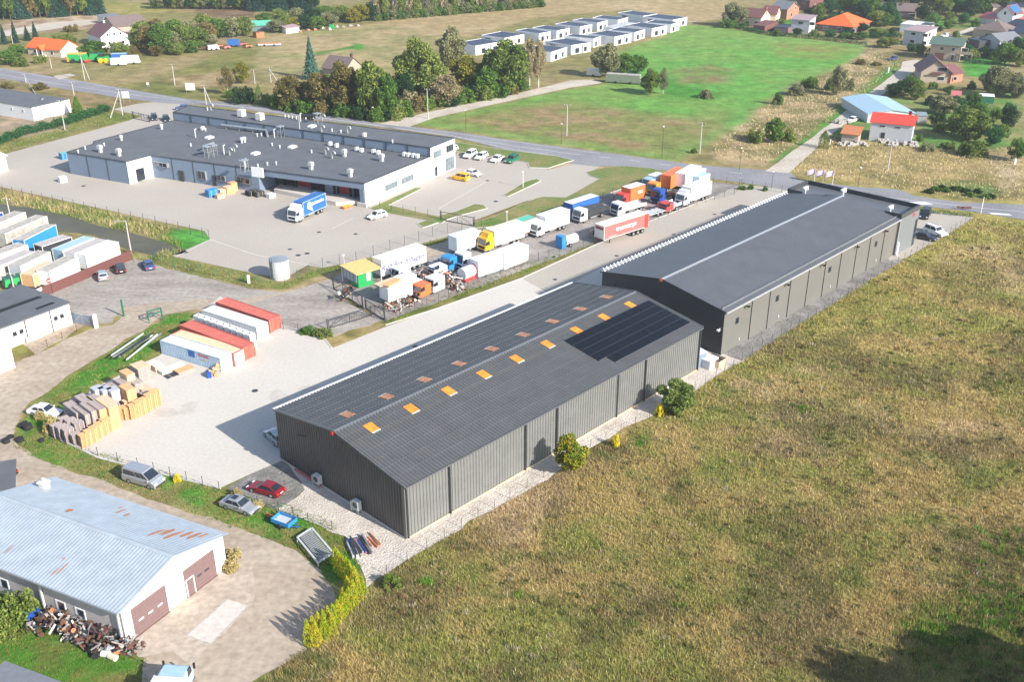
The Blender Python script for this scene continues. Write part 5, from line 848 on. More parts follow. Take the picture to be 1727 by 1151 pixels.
t, x0, x1, b = trailer('red curtain sided semi-trailer lettered transcargo along the truck yard fence', (1018, 415), (1092, 391), 'red_dull', 1.15, 3.95, frame='offwhite')
text('transcargo', 1.35, ((x0+x1)/2+.1, 1.29, 2.7), FACE, 'text_white', b, sx=1.0); text('transcargo logistics', .3, (x1-2.4, 1.29, 1.5), FACE, 'text_white', b)
m = MB(); m.box(x1+.02, x1+.08, -1.2, 1.2, 1.3, 3.8); q = m.build('front_wall', 'offwhite', b); m = MB(); m.box(x1+.08, x1+.11, -1., 1., 3.1, 3.65); m.build('front_sign', 'red_dark', q); m = MB(); m.box(x0, x0+1., 1.26, 1.32, 1.0, 3.9); m.build('rear_panel', 'red', b)
t, x0, x1, b = trailer('long white semi-trailer with blue italic lettering behind the green hut', (645, 474), (719, 449), 'car_white', .9, 3.9, wheels=2); text('Rolf Brachthagen', 1.5, ((x0+x1)/2+.3, 1.29, 2.3), FACE, 'text_blue', b, shear=.3, sx=.95)
trailer('short white refrigerated trailer with blue grey front frame, left of the yellow cab', (771, 432), (812, 419), 'car_white', .8, 3.6, wheels=2, frame='blue_pale')
truck('box truck with tall yellow cab and white body', (819, 428.5), (885, 407), 'yellow', H=3.9, defl=3.7, top='white'); trailer('teal roofed orange and white trailer behind the yellow cabbed truck', (868, 408), (905, 395), 'car_white', 1, 3.5, top='teal', wheels=2, frame='orange')
truck('white box truck right of the yellow cabbed truck', (906, 403), (960, 384), 'car_white', H=3.9, defl=3.2); trailer('blue tarpaulin trailer with beige roof behind the tipper truck', (965, 373), (1010, 358), 'blue', .6, 3.6, top='offwhite', wheels=2, frame='blue_deep')
truck('white cabbed tipper truck with dark grey tipping body', (979, 379), (1024, 364), 'car_white', 'tipper', 'dark_steel', nm='tipper_truck'); t_, x0, x1, xb = truck('red box truck with orange red body and white roof', (1050, 352), (1087, 340), 'red', col='orange', H=3.9, frame='red'); text('CBC', .9, ((x0+xb)/2-.8, 1.3, 2.6), FACE, 'text_white', t_)
truck('white flatbed truck in front of the orange red box truck', (1042, 368), (1090, 354), 'car_white', 'flatbed', 'offwhite', nm='flatbed_truck'); truck('dark blue cab truck with bare black chassis beside the orange cab', (1112, 347), (1144, 333), 'blue_deep', 'bare', nm='tractor_truck', hcab=3.3)
truck('orange cabbed truck behind the dark blue cab', (1105, 334), (1132, 322), 'orange_light', 'bare', nm='tractor_truck', hcab=3.1); truck('pale blue cabbed white van truck behind the orange cab', (1096, 323), (1122, 314), 'blue_pale', 'box', 'car_white', H=2.9, hcab=2.6)
trailer('tall orange container trailer near the road end of the truck yard', (1130, 325), (1156, 311), 'orange', .9, 3.8, top='orange', wheels=2, frame='orange_light'); trailer('white box trailer beside the tall orange container trailer', (1154, 323), (1180, 308), 'car_white', .9, 4.0, wheels=2)
truck('white box truck at the road end of the yard with cab facing the red pickup', (1153, 351), (1198, 334), 'car_white', H=3.9, defl=3.5); trailer('blue topped short trailer behind the last white box truck', (1178, 318), (1196, 311), 'blue_pale', .8, 2.6, top='blue_pale', wheels=1)
truck('small red recovery pickup with white bed beside the last white box truck', (1124, 362), (1149, 353), 'red', 'flatbed', 'car_white', hcab=2.1, nm='recovery_truck'); trailer('low silver flatbed trailer right of the transcargo trailer', (1094, 371), (1125, 361), 'galv_mat', .9, 1.0, wheels=2, box=False)
trailer('pale refrigerated trailer with light blue lower side in the near row', (807, 472), (849, 458), 'panel_white', .5, 3.4, wheels=0, frame='blue_pale', nm='swap_body'); trailer('clean white swap body at the right end of the near row', (850, 459), (890.5, 443), 'car_white', .5, 3.5, wheels=0, nm='swap_body')
truck('white tractor cab without trailer left of the pale refrigerated trailer', (781, 460), (802, 452), 'car_white', 'bare', hcab=3.4, nm='tractor_truck'); truck('bright blue cab with bare chassis beside the white tractor cab', (758, 462), (775, 455), 'blue_bright', 'bare', hcab=2.8, nm='tractor_truck')
def cabonly(label, F, B, col, H=2.7):
    c, yaw, L = pose(F, B, 1.1); t = thing('scrap_cab', label, 'truck cab', c, yaw); cabpart(t, col, w=2.3, hcab=H, x0=L/2, Lc=max(1.8, min(L, 4.2))); m = MB(); m.box(-L/2, L/2-.5, -.5, .5, .1, .5); m.build('skid', 'rust_dark', t)
for a in (('white scrap cab behind the wood topped white box', (676, 500), (704, 490), 'car_white', 3.0), ('small white scrap cab between the wood topped box and the orange cab', (696, 502), (714, 494), 'panel_white', 2.5), ('orange red scrap cab at the yard fence', (709, 508), (728, 500), 'orange', 2.5), ('white scrap cab right of the orange red scrap cab', (731, 499), (751, 491), 'car_white', 2.9),
          ('flat white scrap van body behind the junk trailer', (733, 470), (755, 463), 'car_white', 1.8), ('white scrap cab resting behind the row beside the dark shadow', (672, 482), (694, 475), 'panel_white', 2.8)): cabonly(*a)
t, x0, x1, b = trailer('white box body with boards piled on top at the near corner of the truck yard', (656, 517), (696, 504), 'car_white', .8, 3.2, wheels=0, nm='swap_body')
for k in range(2):
    m = MB(); m.box(-2.2, 2.2, -1.5, .2, 0, .12) if k == 0 else m.box(-1.8, 1.8, -.6, .9, 0, .25)
    o = m.build('board_stack', 'wood_pale' if k == 0 else 'wood_new', loc=(*(at(650, 505).to_2d() if k == 0 else at(664, 509).to_2d()), 3.35)); o.rotation_euler.z = YAW+.2*k; tag(o, ('pale plywood sheet overhanging the front of the boarded white box' if k == 0 else 'brown planks lying on the boarded white box'), 'boards')
def tanker():
    c, yaw, L = pose((787, 479), (808, 470.5), 1.2); t = thing('old_tank', 'white rounded vehicle body with red end before the pale refrigerated trailer', 'tank', c, yaw); m = MB(); m.cyl((L/2, 0, 1.5), (-L/2+.6, 0, 1.5), 1.1, n=14); m.build('tank', 'car_white', t, smooth=False); m = MB(); m.cyl((-L/2+.6, 0, 1.5), (-L/2-.3, 0, 1.5), 1.15, n=14); m.build('end_cap', 'red_dull', t); m = MB(); m.box(-L/2, L/2, -1, 1, .2, .6); m.build('skid', 'red', t)
    c, yaw, L = pose((949, 422), (977, 413), 1.1); t = thing('water_tank', 'small white cylinder tank with bright blue cabinet by the transcargo trailer', 'tank', c, yaw); m = MB(); m.cyl((L/2-1.3, 0, 1.2), (-L/2, 0, 1.2), .95, n=14); m.build('tank', 'panel_white', t); m = MB(); m.box(L/2-1.1, L/2, -.9, .9, .1, 2.5); m.build('cabinet', 'blue_bright', t); axle(t, [0], 2.1, .4)
    c = at(473, 468); t = thing('storage_tank', 'squat grey steel storage tank standing alone on the factory yard corner', 'tank', c)
    r_ = 1.75; H = ht(473, 472, 441); m = MB(); m.cyl((0, 0, 0), (0, 0, H), r_, n=24); m.build('tank', 'galv_mat', t); m = MB(); m.cyl((0, 0, H), (0, 0, H+.3), r_+.05, .4, n=24); m.build('lid', 'galv', t)
    m = MB(); m.bar((-1.3, -1.3, .2), (-1.3, -1.3, H+.9), .06); m.bar((-.9, -1.6, .2), (-.9, -1.6, H+.9), .06)
    for k in range(9): m.bar((-1.3, -1.3, .4+k*.35), (-.9, -1.6, .4+k*.35), .05)
    m.build('ladder', 'dark_steel', t)
tanker()
# the blue truck at the dock
t, x0, x1, xb = truck('blue boxed truck with white cab and white bird emblem in front of the loading dock', (501, 378), (551, 355.5), 'car_white', 'box', 'blue', 3.9, 'blue', defl=3.6, frame='blue_pale')
text('Nakkitukku', .95, ((x0+xb)/2-.9, 1.3, 2.85), FACE, 'text_white', t)
m = MB(); q = [(x1-4.6, 3.5), (x1-4.1, 3.6), (x1-3.7, 2.9), (x1-3.6, 2.3), (x1-4.2, 2.0), (x1-5.4, 1.3), (x1-5.1, 2.1), (x1-5.3, 2.9)]; m.face([(a_, 1.285, b_) for a_, b_ in q]); m.build('emblem', 'text_white', t)
truck('white cabbed lorry with pale blue side, cut by the bottom frame edge', (330, 1150), (297, 1215), 'blue_pale', 'box', 'offwhite', 2.7, hcab=2.3)
# green and yellow hut, containers
def kiosk_bits(t, L, D):
    m = MB(); m.hexa([(-.6, -.5, 2.75), (L+1.8, -.5, 2.75), (L+1.8, D+2.4, 2.95), (-.6, D+2.4, 2.95), (-.6, -.5, 2.87), (L+1.8, -.5, 2.87), (L+1.8, D+2.4, 3.07), (-.6, D+2.4, 3.07)]); m.build('roof_sheet', 'wood_yellow', t)
    m = MB()
    for k in range(4): m.box(-.12, -.05, .3+k*1.15, 1.2+k*1.15, .9, 2.7)
    m.build('lean_to_panel', 'house_grey', t)
    for x, y in ((L+1.6, -.3), (L+1.6, D+2), (-.4, D+2)): m = MB(); m.box(x-.08, x+.08, y-.08, y+.08, 0, 2.8); m.build('roof_post', 'offwhite', t)
mat('wood_yellow', (.62, .43, .17), .8, var=.15, scale=2.)
house('kiosk', 'green wooden hut with yellow board roof and grey lean-to at the truck yard gate', (605, 487), (629, 480), 2.6, 2.7, 2.75, 'flat', 'green', 'green_dark', [('f', 2.1, 1.0, .8, 1.5, 'offwhite')], cat='hut', extra=kiosk_bits)
def container(label, F, B, H, col, top, w=2.44, door=None, group='shipping containers in the pale yard'):
    """F,B near-side ground ends, F is the door end"""
    c, yaw, L = pose(F, B, w/2); t = thing('shipping_container', label, 'container', c, yaw, group); hw = w/2; l = L/2
    m = MB(); m.box(-l+.1, l-.1, -hw+.06, hw-.06, .08, H-.12)
    m.build('body', col, t)
    for s in (-1, 1): m = MB(); m.corr((-l+.15, s*(hw-.05), .2), (L-.3, 0, 0), (0, 0, H-.4), (0, s, 0), .34, .05); m.build('side_wall', col, t)
    m = MB(); m.corr((-l+.1, -hw+.08, H-.1), (L-.2, 0, 0), (0, w-.16, 0), (0, 0, 1), .5, .03); m.build('roof_panel', top, t)
    m = MB()
    for x in (-l, l-.14):
        for y in (-hw, hw-.14): m.box(x, x+.14, y, y+.14, 0, H)
    for y in (-hw, hw-.1):
        for z in (.02, H-.12): m.box(-l+.14, l-.14, y, y+.1, z, z+.12)
    for x in (-l, l-.12): m.box(x, x+.12, -hw+.14, hw-.14, H-.16, H-.02)
    m.build('frame', col, t); d = door or col
    for s in (0, 1): m = MB(); y0 = -hw+.15 if s == 0 else .03; m.box(l-.06, l-.02, y0, y0+hw-.19, .15, H-.2); o = m.build('door', d, t); m = MB(); m.bar((l, y0+.35, .1), (l, y0+.35, H-.15), .05); m.bar((l, y0+.8, .1), (l, y0+.8, H-.15), .05); m.build('lock_bar', d, o)
    return t, L, H
HC = ht(373.7, 628.3, 604.7)
mat('cont_blue', (.36, .47, .58), .5, var=.15, scale=.6); mat('cont_white', (.62, .64, .66), .5, var=.1, scale=.6)
t, L, H = container('pale blue corrugated container with white doors, nearest in the yard', (373.7, 628.8), (273, 597.3), HC, 'cont_blue', 'cont_white', door='white')
for s, z, m_ in (('MAERSK', 1.7, 'text_blue'),): pass
m = MB(); m.box(-.3, 1.0, -1.235, -1.2, 1.15, 2.2); m.build('blue_logo', 'blue', t); text('MARINE', .62, (2.9, -1.24, 1.85), (math.pi/2, 0, 0), 'red_dull', t); text('service', .42, (2.9, -1.24, 1.25), (math.pi/2, 0, 0), 'yellow', t)
container('beige roofed rusty container with white doors, second from the front', (396.5, 619.3), (289, 587), HC-.1, 'red_cont', 'wood_pale', door='white')
container('red container with dented roof between the beige one and the white cubes', (411, 611), (306, 571), HC, 'red_cont', 'red_cont'); container('white ribbed container behind the row of white tank cubes', (435, 575), (344, 545), HC, 'cont_white', 'white', door='white')
container('red container at the back of the yard with orange door stickers', (455.8, 562.5), (366, 531), HC, 'red_cont', 'red_cont')
for k in range(18):
    f = (k % 9)/8; p = at(338, 556).lerp(at(424, 588), f)+Vector((0, 0, 1.3*(k//9))); t = thing('tank_cube', ('lower', 'upper')[k//9]+' white caged tank, '+('first', 'second', 'third', 'fourth', 'fifth', 'sixth', 'seventh', 'eighth', 'ninth')[k % 9]+' of the row between red and white containers', 'tank', p, pose((435, 575), (344, 545))[1], 'white caged tanks between the containers'); m = MB(); m.box(-.55, .55, -.55, .55, .15, 1.25); m.box(-.6, .6, -.6, .6, 0, .14); m.build('tank', 'white', t); m = MB()
    for a_ in (-.57, 0, .57):
        for b_ in (-.58, .58): m.bar((a_, b_, .1), (a_, b_, 1.28), .03); m.bar((b_, a_, .1), (b_, a_, 1.28), .03)
    m.build('cage', 'galv', t); m = MB(); m.cyl((0, 0, 1.25), (0, 0, 1.32), .14, n=8); m.build('lid', 'black', t)
# truck bodies stored on the left behind the brown fence
def store(label, F, B, H, col, top, w=2.55, z0=.35, nm='stored_truck_body', frame='offwhite'):
    c, yaw, L = pose(F, B, w/2); t = thing(nm, label, 'truck body', c, yaw); boxbody(t, -L/2, L/2, z0, H, col, w=w, top=top, frame=frame); m = MB()
    for x in (-L/2+.6, L/2-.9): m.box(x, x+.3, -w/2+.2, w/2-.2, 0, z0)
    m.build('support', 'dark_steel', t)
S_ = [('long beige topped body with bright blue side, furthest in the stored row', (46, 432), (99, 404), 3.1, 'blue_bright', 'tarp_beige'), ('beige topped body touching the left frame edge, behind the bright blue side', (14, 421), (84, 390), 3.2, 'tarp_beige', 'tarp_beige'), ('beige stained body at the left frame edge, back row', (-30, 418), (48, 384), 3.3, 'plaster_grey', 'tarp_beige'), ('stained grey topped body in the far corner by the left frame edge', (-70, 416), (10, 384), 3.3, 'blue_deep', 'plaster_grey'),
      ('grey topped body with patterned roof right of the bright blue side', (76, 441), (125, 424), 2.9, 'dark_steel', 'plaster_grey'), ('pale blue topped narrow body beside the grey roofed white one', (110, 449), (164, 426), 3.0, 'blue_pale', 'blue_pale'), ('grey roofed body next to the pale blue topped one', (130, 455), (186, 430), 3.0, 'offwhite', 'plaster_grey'),
      ('white sided body close to the brown fence, nearest the pond', (149, 458), (204, 434), 3.1, 'car_white', 'offwhite'), ('white box body right behind the brown fence gate sign', (88, 486), (136, 461), 3.1, 'car_white', 'tarp_beige'), ('grey blue body between the green machine and the white boxes', (40, 478), (90, 452), 3.2, 'house_grey', 'tarp_beige'),
      ('long stained white topped body in the middle row', (-20, 466), (52, 440), 3.2, 'offwhite', 'tarp_beige'), ('brown grey topped body in the middle row', (0, 478), (64, 450), 3.0, 'plaster_grey', 'plaster_grey'), ('orange planked open body next to the white box body', (60, 488), (100, 466), 2.6, 'wood_new', 'wood_pale')]
for a in S_: store(*a)
# ------------------------------------------------------------------ fences, gates, poles
def mesh_fence(label, pts, h=1.7, sp=2.6, col='dark_steel', nm='wire_fence', wires=7, post=.07, vert=.0, cat='fence', world=False, wt=.012):
    p = W(pts) if not world else pts; base = Vector((*p[0], 0)); t = thing(nm, label, cat, base); pm = None; P = []
    for a, b in zip(p, p[1:]):
        a, b = Vector(a), Vector(b); n = max(1, int(round((b-a).length/sp)))
        P += [a.lerp(b, i/n) for i in range(n)]
    P.append(Vector(p[-1]));
    if len(P) > 98: P = P[::2]
    for q in P:
        if pm is None: m = MB(); m.box(-post/2, post/2, -post/2, post/2, 0, h+.08); pm = m.build('post', col, t, (q.x-base.x, q.y-base.y, 0))
        else: c = pm.copy(); COL.objects.link(c); c.parent = t; c.location = (q.x-base.x, q.y-base.y, 0)
    m = MB()
    for a, b in zip(P, P[1:]):
        a3 = Vector((a.x-base.x, a.y-base.y, 0)); b3 = Vector((b.x-base.x, b.y-base.y, 0))
        for k in range(wires): z = Vector((0, 0, .12+(h-.15)*k/(wires-1))); m.bar(a3+z, b3+z, wt)
        if vert:
            n = int((b-a).length/vert)
            for k in range(1, n): q = a3.lerp(b3, k/n); m.bar(q+Vector((0, 0, .1)), q+Vector((0, 0, h)), wt)
    m.build('wire_mesh', col, t); return t
mesh_fence('tall grey mesh fence between the pond bank and the factory yard', [(-20, 321), (6, 326.6), (143.6, 356), (263, 381), (342, 401), (353, 404)], 2.0, 3.2, wires=5, wt=.012)
mesh_fence('green tinted mesh fence along the grass strip by the parked cars', [(262, 440), (273, 447.5), (362.7, 466.5), (437.6, 482), (480.4, 480), (522, 464), (544.6, 452)], 1.9, 3.2, 'green_dark', wires=5, wt=.012)
mesh_fence('mesh fence on the verge between the factory yard and the dirt track', [(544.6, 452), (601, 442), (658, 422), (729.8, 399), (779, 388), (812, 384)], 2.0, 3.4, wires=5, wt=.012); mesh_fence('mesh fence from the factory corner to the sliding gate', [(621.4, 351), (680, 361), (743, 371)], 1.9, 3., wires=5, wt=.012)
mesh_fence('low mesh fence between the truck yard and the concrete drive', [(649, 545), (700, 526), (740, 512), (820, 468), (890, 446), (943, 430), (1003, 413), (1094, 375), (1160, 352), (1205, 336)], 1.6, 3., wires=5); mesh_fence('dark mesh fence along the main road behind the truck yard', [(1160, 303), (1182, 306), (1225, 311), (1290, 321), (1318, 325)], 1.6, 3., wires=5)
mesh_fence('short fence leg closing the truck yard at the road end', [(1205, 338), (1238, 328), (1250, 314)], 1.6, 3., wires=5); mesh_fence('thin wire fence between the gravel strip and the dry meadow', [(617, 996), (720, 927), (860, 842), (996, 758), (1095, 706), (1207, 636), (1251, 608), (1333, 557), (1417, 506), (1525, 438), (1594, 398), (1643, 367)], 1.3, 2.8, wires=4, post=.05, wt=.008)
mesh_fence('sagging wire fence on the grass bank below the pallet yard', [(84, 742), (112, 751), (165.5, 770), (233, 788), (315, 811), (370, 828), (400, 845), (470, 862), (520, 882), (560, 895), (585, 925), (600, 965), (612, 992)], 1.25, 2.8, wires=4, post=.06, vert=1.2, wt=.008); mesh_fence('short wire fence by the dirt patch below the red container', [(478, 556), (503, 560), (525, 566), (548, 571)], 1.4, 2.4, vert=.6)
mesh_fence('thin wire fence by the entrance drive left of the factory gate', [(190, 197), (210, 194), (235, 199), (252, 203)], 1.6, 3., wires=5); mesh_fence('wire fence along the back of the truck yard', [(868, 384), (1000, 340), (1080, 313)], 1.5, 3.4, vert=.7)
mesh_fence('rusty wire fence by the workshop verge', [(20, 620), (80, 585), (130, 560), (165, 548)], 1.2, 3., 'rust_dark', vert=.9)
def gate(label, a, b, h=1.9, col='dark_steel', nm='sliding_gate', panel=None, posts=.14):
    A, B = at(*a), at(*b); L = (B-A).length; u = unit(B-A); t = thing(nm, label, 'gate', A, math.atan2(u.y, u.x)); m = MB()
    m.bar((0, 0, .15), (L, 0, .15), .12); m.bar((0, 0, h), (L, 0, h), .1); n = max(2, int(L/3))
    for k in range(n+1): m.bar((L*k/n, 0, .15), (L*k/n, 0, h), .08)
    m.bar((0, 0, .15), (L/n, 0, h), .06); m.bar((L-L/n, 0, h), (L, 0, .15), .06)
    m.build('gate_frame', col, t); m = MB()
    for x in (-.25, L+.25): m = MB(); m.box(x-posts/2, x+posts/2, -posts/2, posts/2, 0, h+.25); m.build('gate_post', col, t)
    m = MB()
    for k in range(int(L/.45)): m.bar((k*.45+.2, 0, .15), (k*.45+.2, 0, h), .02)
    m.build('gate_mesh', col, t)
    if panel: m = MB(); m.box(.05, L-.05, -.02, .02, .2, h-.05); m.build('gate_panel', panel, t)
gate('long dark sliding gate with diagonal braces across the factory drive', (745, 372), (798, 382)); gate('weathered sliding gate at the entrance of the truck yard', (563.5, 488), (611, 520), 2.2); gate('open frame gate lying across the drive edge below the truck yard', (555, 555), (624, 534), 1.6)
gate('second gate leaf by the corner of the truck yard', (618, 522), (648, 541), 1.7); gate('pale blue grey metal gate between the workshop and white post', (124, 545), (158, 552), 1.9, 'galv', panel='panel_blue_shade'); gate('factory entrance gate beside the two dark estate cars', (226, 200), (252, 206), 1.9, 'dark_steel')
m = MB(); m.box(-.25, .25, -.25, .25, 0, 2.3); tag(m.build('gate_post', 'white', loc=at(163, 553)), 'thick white gate pillar right of the pale blue gate', 'pillar')
def solid_fence():
    A, B = at(58, 508), at(224, 437.6); L = (B-A).length; u = unit(B-A); t = thing('metal_fence', 'solid brown sheet metal fence beside the three parked cars', 'fence', A, math.atan2(u.y, u.x)); m = MB(); m.corr((0, 0, .05), (L, 0, 0), (0, 0, 1.75), (0, -1, 0), .22, .04); m.build('sheet_panel', 'brown_fence', t); m = MB(); m.box(0, L, .02, .1, 1.7, 1.82); m.build('top_rail', 'brown_fence', t)
    for k in range(10): m = MB(); m.box(L*k/9-.05, L*k/9+.05, .05, .15, 0, 1.8); m.build('post', 'brown_fence', t)
    m = MB(); m.box(-.03, .03, -.06, -.04, 0, 1.8); o = m.build('gate_gap', 'black', t, (L*.17, 0, 0)); m = MB(); m.cyl((0, -.1, 2.5), (0, -.16, 2.5), .42, n=18); o = m.build('no_entry_disc', 'lamp_red', t, (L*.155, 0, 0)); m = MB(); m.box(-.3, .3, -.2, -.17, 2.42, 2.58); m.build('bar', 'white', o); m = MB(); m.bar((0, 0, 1.7), (0, 0, 2.9), .06); m.build('sign_post', 'galv', t, (L*.155, 0, 0))
    m = MB(); m.box(-.5, .5, -.12, -.06, 1.3, 1.9); m.build('notice_board', 'white', t, (L*.06, 0, 0))
solid_fence()
def pole(label, base, top, kind='utility', r=.16, lean=None, col='pole_conc', brace=None, name='utility_pole'):
    c = at(*base); H = max(1.5, ht(base[0], base[1], top)); t = thing(name, label, 'pole' if kind != 'flag' else 'flagpole', c); m = MB(); m.cyl((0, 0, 0), (0, 0, H), r, r*.65, n=8); m.build('shaft', col, t)
    if brace: b = at(*brace)-c; m = MB(); m.cyl((b.x, b.y, 0), (0, 0, H-.8), r*.9, r*.6, n=8); m.build('strut', col, t)
    if kind == 'utility':
        m = MB(); m.bar((-.8, .3, H-.35), (.8, -.3, H-.35), .1); a = m.build('crossarm', 'dark_steel', t); m = MB()
        for x in (-.75, -.3, .75): m.cyl((x, -x*.375, H-.3), (x, -x*.375, H-.05), .06, n=6)
        m.build('insulators', 'offwhite', a)
    elif kind == 'lamp': m = MB(); m.bar((0, 0, H), (-1.3, -.6, H+.25), .08); m.box(-1.9, -1.2, -.9, -.55, H+.2, H+.32); m.build('lamp_head', 'galv', t)
    elif kind == 'light': m = MB(); m.box(-.2, .2, -.2, .2, H, H+.15); m.build('lamp_head', 'white', t)
    return t, H
for a in (('concrete pole between the orange and white houses, left field edge', (87, 114.6), 95), ('solitary concrete pole in the rough grass above the road', (295, 143.6), 108), ('leaning concrete pole on the verge near the flat hall', (126, 166), 138), ('tall pole standing in the hedge strip before the factory', (109.6, 219), 169), ('pole on the scrub edge left of the tree belt', (430, 141), 117),
          ('tall pale pole where the side track meets the tree belt', (722, 200), 149), ('tall concrete pole in the middle of the brownish field', (955.7, 229), 176), ('concrete pole at the scrubby corner of the green field', (1180, 259), 206.5), ('pole left of the spruce and pond', (21, 381), 334), ('small pole in the orange house garden', (24, 84), 60), ('thin pole below the red roofed house', (1497, 287), 243),
          ('leaning pole behind the workshop roof', (24, 489), 461)): pole(*a)
pole('A-shaped double pole by the side track near the harvester', (143, 135), 92, brace=(151, 134)); pole('A-shaped double pole at the hedge end', (207, 195), 150, brace=(186, 199)); pole('A-shaped double pole on the road verge above the factory roof', (348, 176), 143, brace=(356, 175)); pole('braced pole above the flat white hall', (44, 139), 125, brace=(61, 160)); pole('braced pole in the scrub left of the brown trees', (457, 139), 113, brace=(471, 141))
pole('street lamp with long arm at the pond edge', (221.6, 428.6), 373, 'lamp'); 
for a in (('slim steel lamp post behind the factory roof, left', (494, 187), 152), ('slim steel lamp post at the tree belt by the road', (630, 206), 181), ('slim steel post right of the side track junction', (786, 225), 186), ('slim dark post left of the tall field pole', (946.6, 242), 209), ('slim dark post at the lower field edge', (1116, 268), 214), ('slim post at the corner of the green field near the lane', (1247, 287), 250), ('slim post on the verge above the flags', (1447, 315), 283), ('slim post beside the scrub at the lane mouth', (1301, 318), 290)): pole(a[0], a[1], a[2], 'light', .06, col='dark_steel', name='street_lamp')
pole('white mast in front of the near warehouse gable', (562, 757), 683, 'plain', .06, col='white', name='mast'); pole('white lamp post on the small lawn island', (882, 317), 290, 'light', .07, col='white', name='street_lamp'); pole('white topped lamp post on the verge behind the trailers', (855, 378), 358, 'light', .07, col='white', name='street_lamp'); pole('white marker post beside the green fence corner', (581, 452), 431, 'light', .07, col='offwhite', name='street_lamp')
for i, (x, y, tp, nm_) in enumerate(((1373, 306, 284, 'leftmost'), (1387.5, 309, 286, 'middle'), (1403.5, 312, 287, 'rightmost'))):
    t, H = pole('white flagpole with faded flag, %s of three behind the office block' % nm_, (x, y), tp, 'flag', .06, col='white', name='flagpole'); m = MB(); n = 6
    for k in range(n):
        a_, b_ = -k*.3, -(k+1)*.3; m.face([(a_, math.sin(k)*.15, H-.1-k*.05), (b_, math.sin(k+1)*.15, H-.15-k*.05), (b_, math.sin(k+1)*.15+.1, H-1.4-k*.08), (a_, math.sin(k)*.15+.1, H-1.3-k*.06)])
    m.build('flag', 'flag', t)
def board(label, base, w_, h_, z, col='white', rz=0., txt=None, nm='sign_board'):
    t = thing(nm, label, 'sign', at(*base), rz); m = MB()
    for s in (-w_/2+.1, w_/2-.1): m.box(s-.05, s+.05, -.05, .05, 0, z+h_)
    m.build('posts', 'galv', t); m = MB(); m.box(-w_/2, w_/2, -.1, -.05, z, z+h_); m.build('panel', col, t)
board('white square sign board at the factory entrance', (214, 174), 2.2, 2.0, 1.6); board('pale advertising board in the scrub above the road', (322, 156), 3., 2.2, .8, 'offwhite'); board('white road sign behind the orange container', (1185, 303), 1.2, 1.4, 1.4); board('small dark brown notice board right of the office hedge', (1625, 354), 3.0, .5, .3, 'maroon', -.2); board('round white speed sign in the rough grass', (250, 146), .8, .8, .6)
for x, y, hh, lb in ((1399, 245, 1.6, 'stubby white marker post at the lane mouth'), (1498, 122, 1.8, 'white marker post in the green verge by the lane'), (1654, 360, 3.6, 'white pole by the road at the car park corner'), (1711, 277, 1.4, 'white marker post at the right scrub edge'), (420, 478, 1.5, 'white cabinet by the green fence')):
    m = MB(); m.box(-.2, .2, -.2, .2, 0, hh) if 'pole' not in lb else m.cyl((0, 0, 0), (0, 0, hh), .09, n=6); tag(m.build('marker_post', 'white', loc=at(x, y)), lb, 'post')
# ------------------------------------------------------------------ pallets and yard goods
def pallet_mesh():
    m = MB()
    for k in range(7): m.box(-.6, .6, -.4+k*.125, -.4+k*.125+.09, .122, .144)
    for x in (-.53, 0, .53):
        for y in (-.33, 0, .33): m.box(x-.07, x+.07, y-.05, y+.05, .03, .1)
        m.box(x-.07, x+.07, -.4, .4, .1, .122)
    for y in (-.35, 0, .35): m.box(-.6, .6, y-.05, y+.05, 0, .03)
    return m
PM = {}
for k in ('wood_new', 'wood_old', 'wood_pale'): o = pallet_mesh().build('wooden_pallet', k); PM[k] = o
TENS = ['', '', 'twenty', 'thirty', 'forty', 'fifty']; ONES = ['', 'first', 'second', 'third', 'fourth', 'fifth', 'sixth', 'seventh', 'eighth', 'ninth', 'tenth', 'eleventh', 'twelfth', 'thirteenth', 'fourteenth', 'fifteenth', 'sixteenth', 'seventeenth', 'eighteenth', 'nineteenth']
def ordw(n): return ONES[n] if n < 20 else (TENS[n//10][:-1]+'ieth' if n % 10 == 0 else TENS[n//10]+'-'+ONES[n % 10])
cnt = [0]; first = {k: True for k in PM}
def stack(x, y, n, k, label, rz=0, z0=0):
    c = at(x, y)
    for i in range(n):
        if first[k]: o = PM[k]; first[k] = False
        else: o = PM[k].copy(); COL.objects.link(o)
        o.location = (c.x+random.uniform(-.03, .03), c.y+random.uniform(-.03, .03), z0+.01+i*.148); o.rotation_euler = (0, 0, YAW+rz+random.uniform(-.05, .05)); o.scale = (1.06, 1.1, 1)
        tag(o, ('topmost ' if i == n-1 else 'bottom ' if i == 0 else ordw(i+1)+' from bottom, ')+label, 'pallet', 'wooden pallets stacked beside the pale yard'); cnt[0] += 1
ST = [(145, 752, 12, 'wood_new'), (154, 747, 13, 'wood_new'), (163, 741, 13, 'wood_new'), (172, 735, 13, 'wood_new'), (181, 729, 14, 'wood_new'),
      (98, 736, 12, 'wood_old'), (108, 740, 13, 'wood_old'), (119, 745, 13, 'wood_old'), (131, 748, 10, 'wood_old'), (112, 728, 14, 'wood_old'), (124, 732, 15, 'wood_old'), (136, 735, 14, 'wood_old'),
      (207, 707, 12, 'wood_new'), (217, 706, 12, 'wood_new'), (227, 705, 14, 'wood_new'), (237, 701, 15, 'wood_new'), (246, 696, 15, 'wood_new'), (255, 690, 16, 'wood_new'), (264, 684, 16, 'wood_new'), (218, 694, 12, 'wood_pale'), (213, 684, 10, 'wood_pale'), (246, 676, 9, 'wood_old'), (196, 700, 11, 'wood_old')]
ORD = ['first', 'second', 'third', 'fourth', 'fifth', 'sixth', 'seventh']
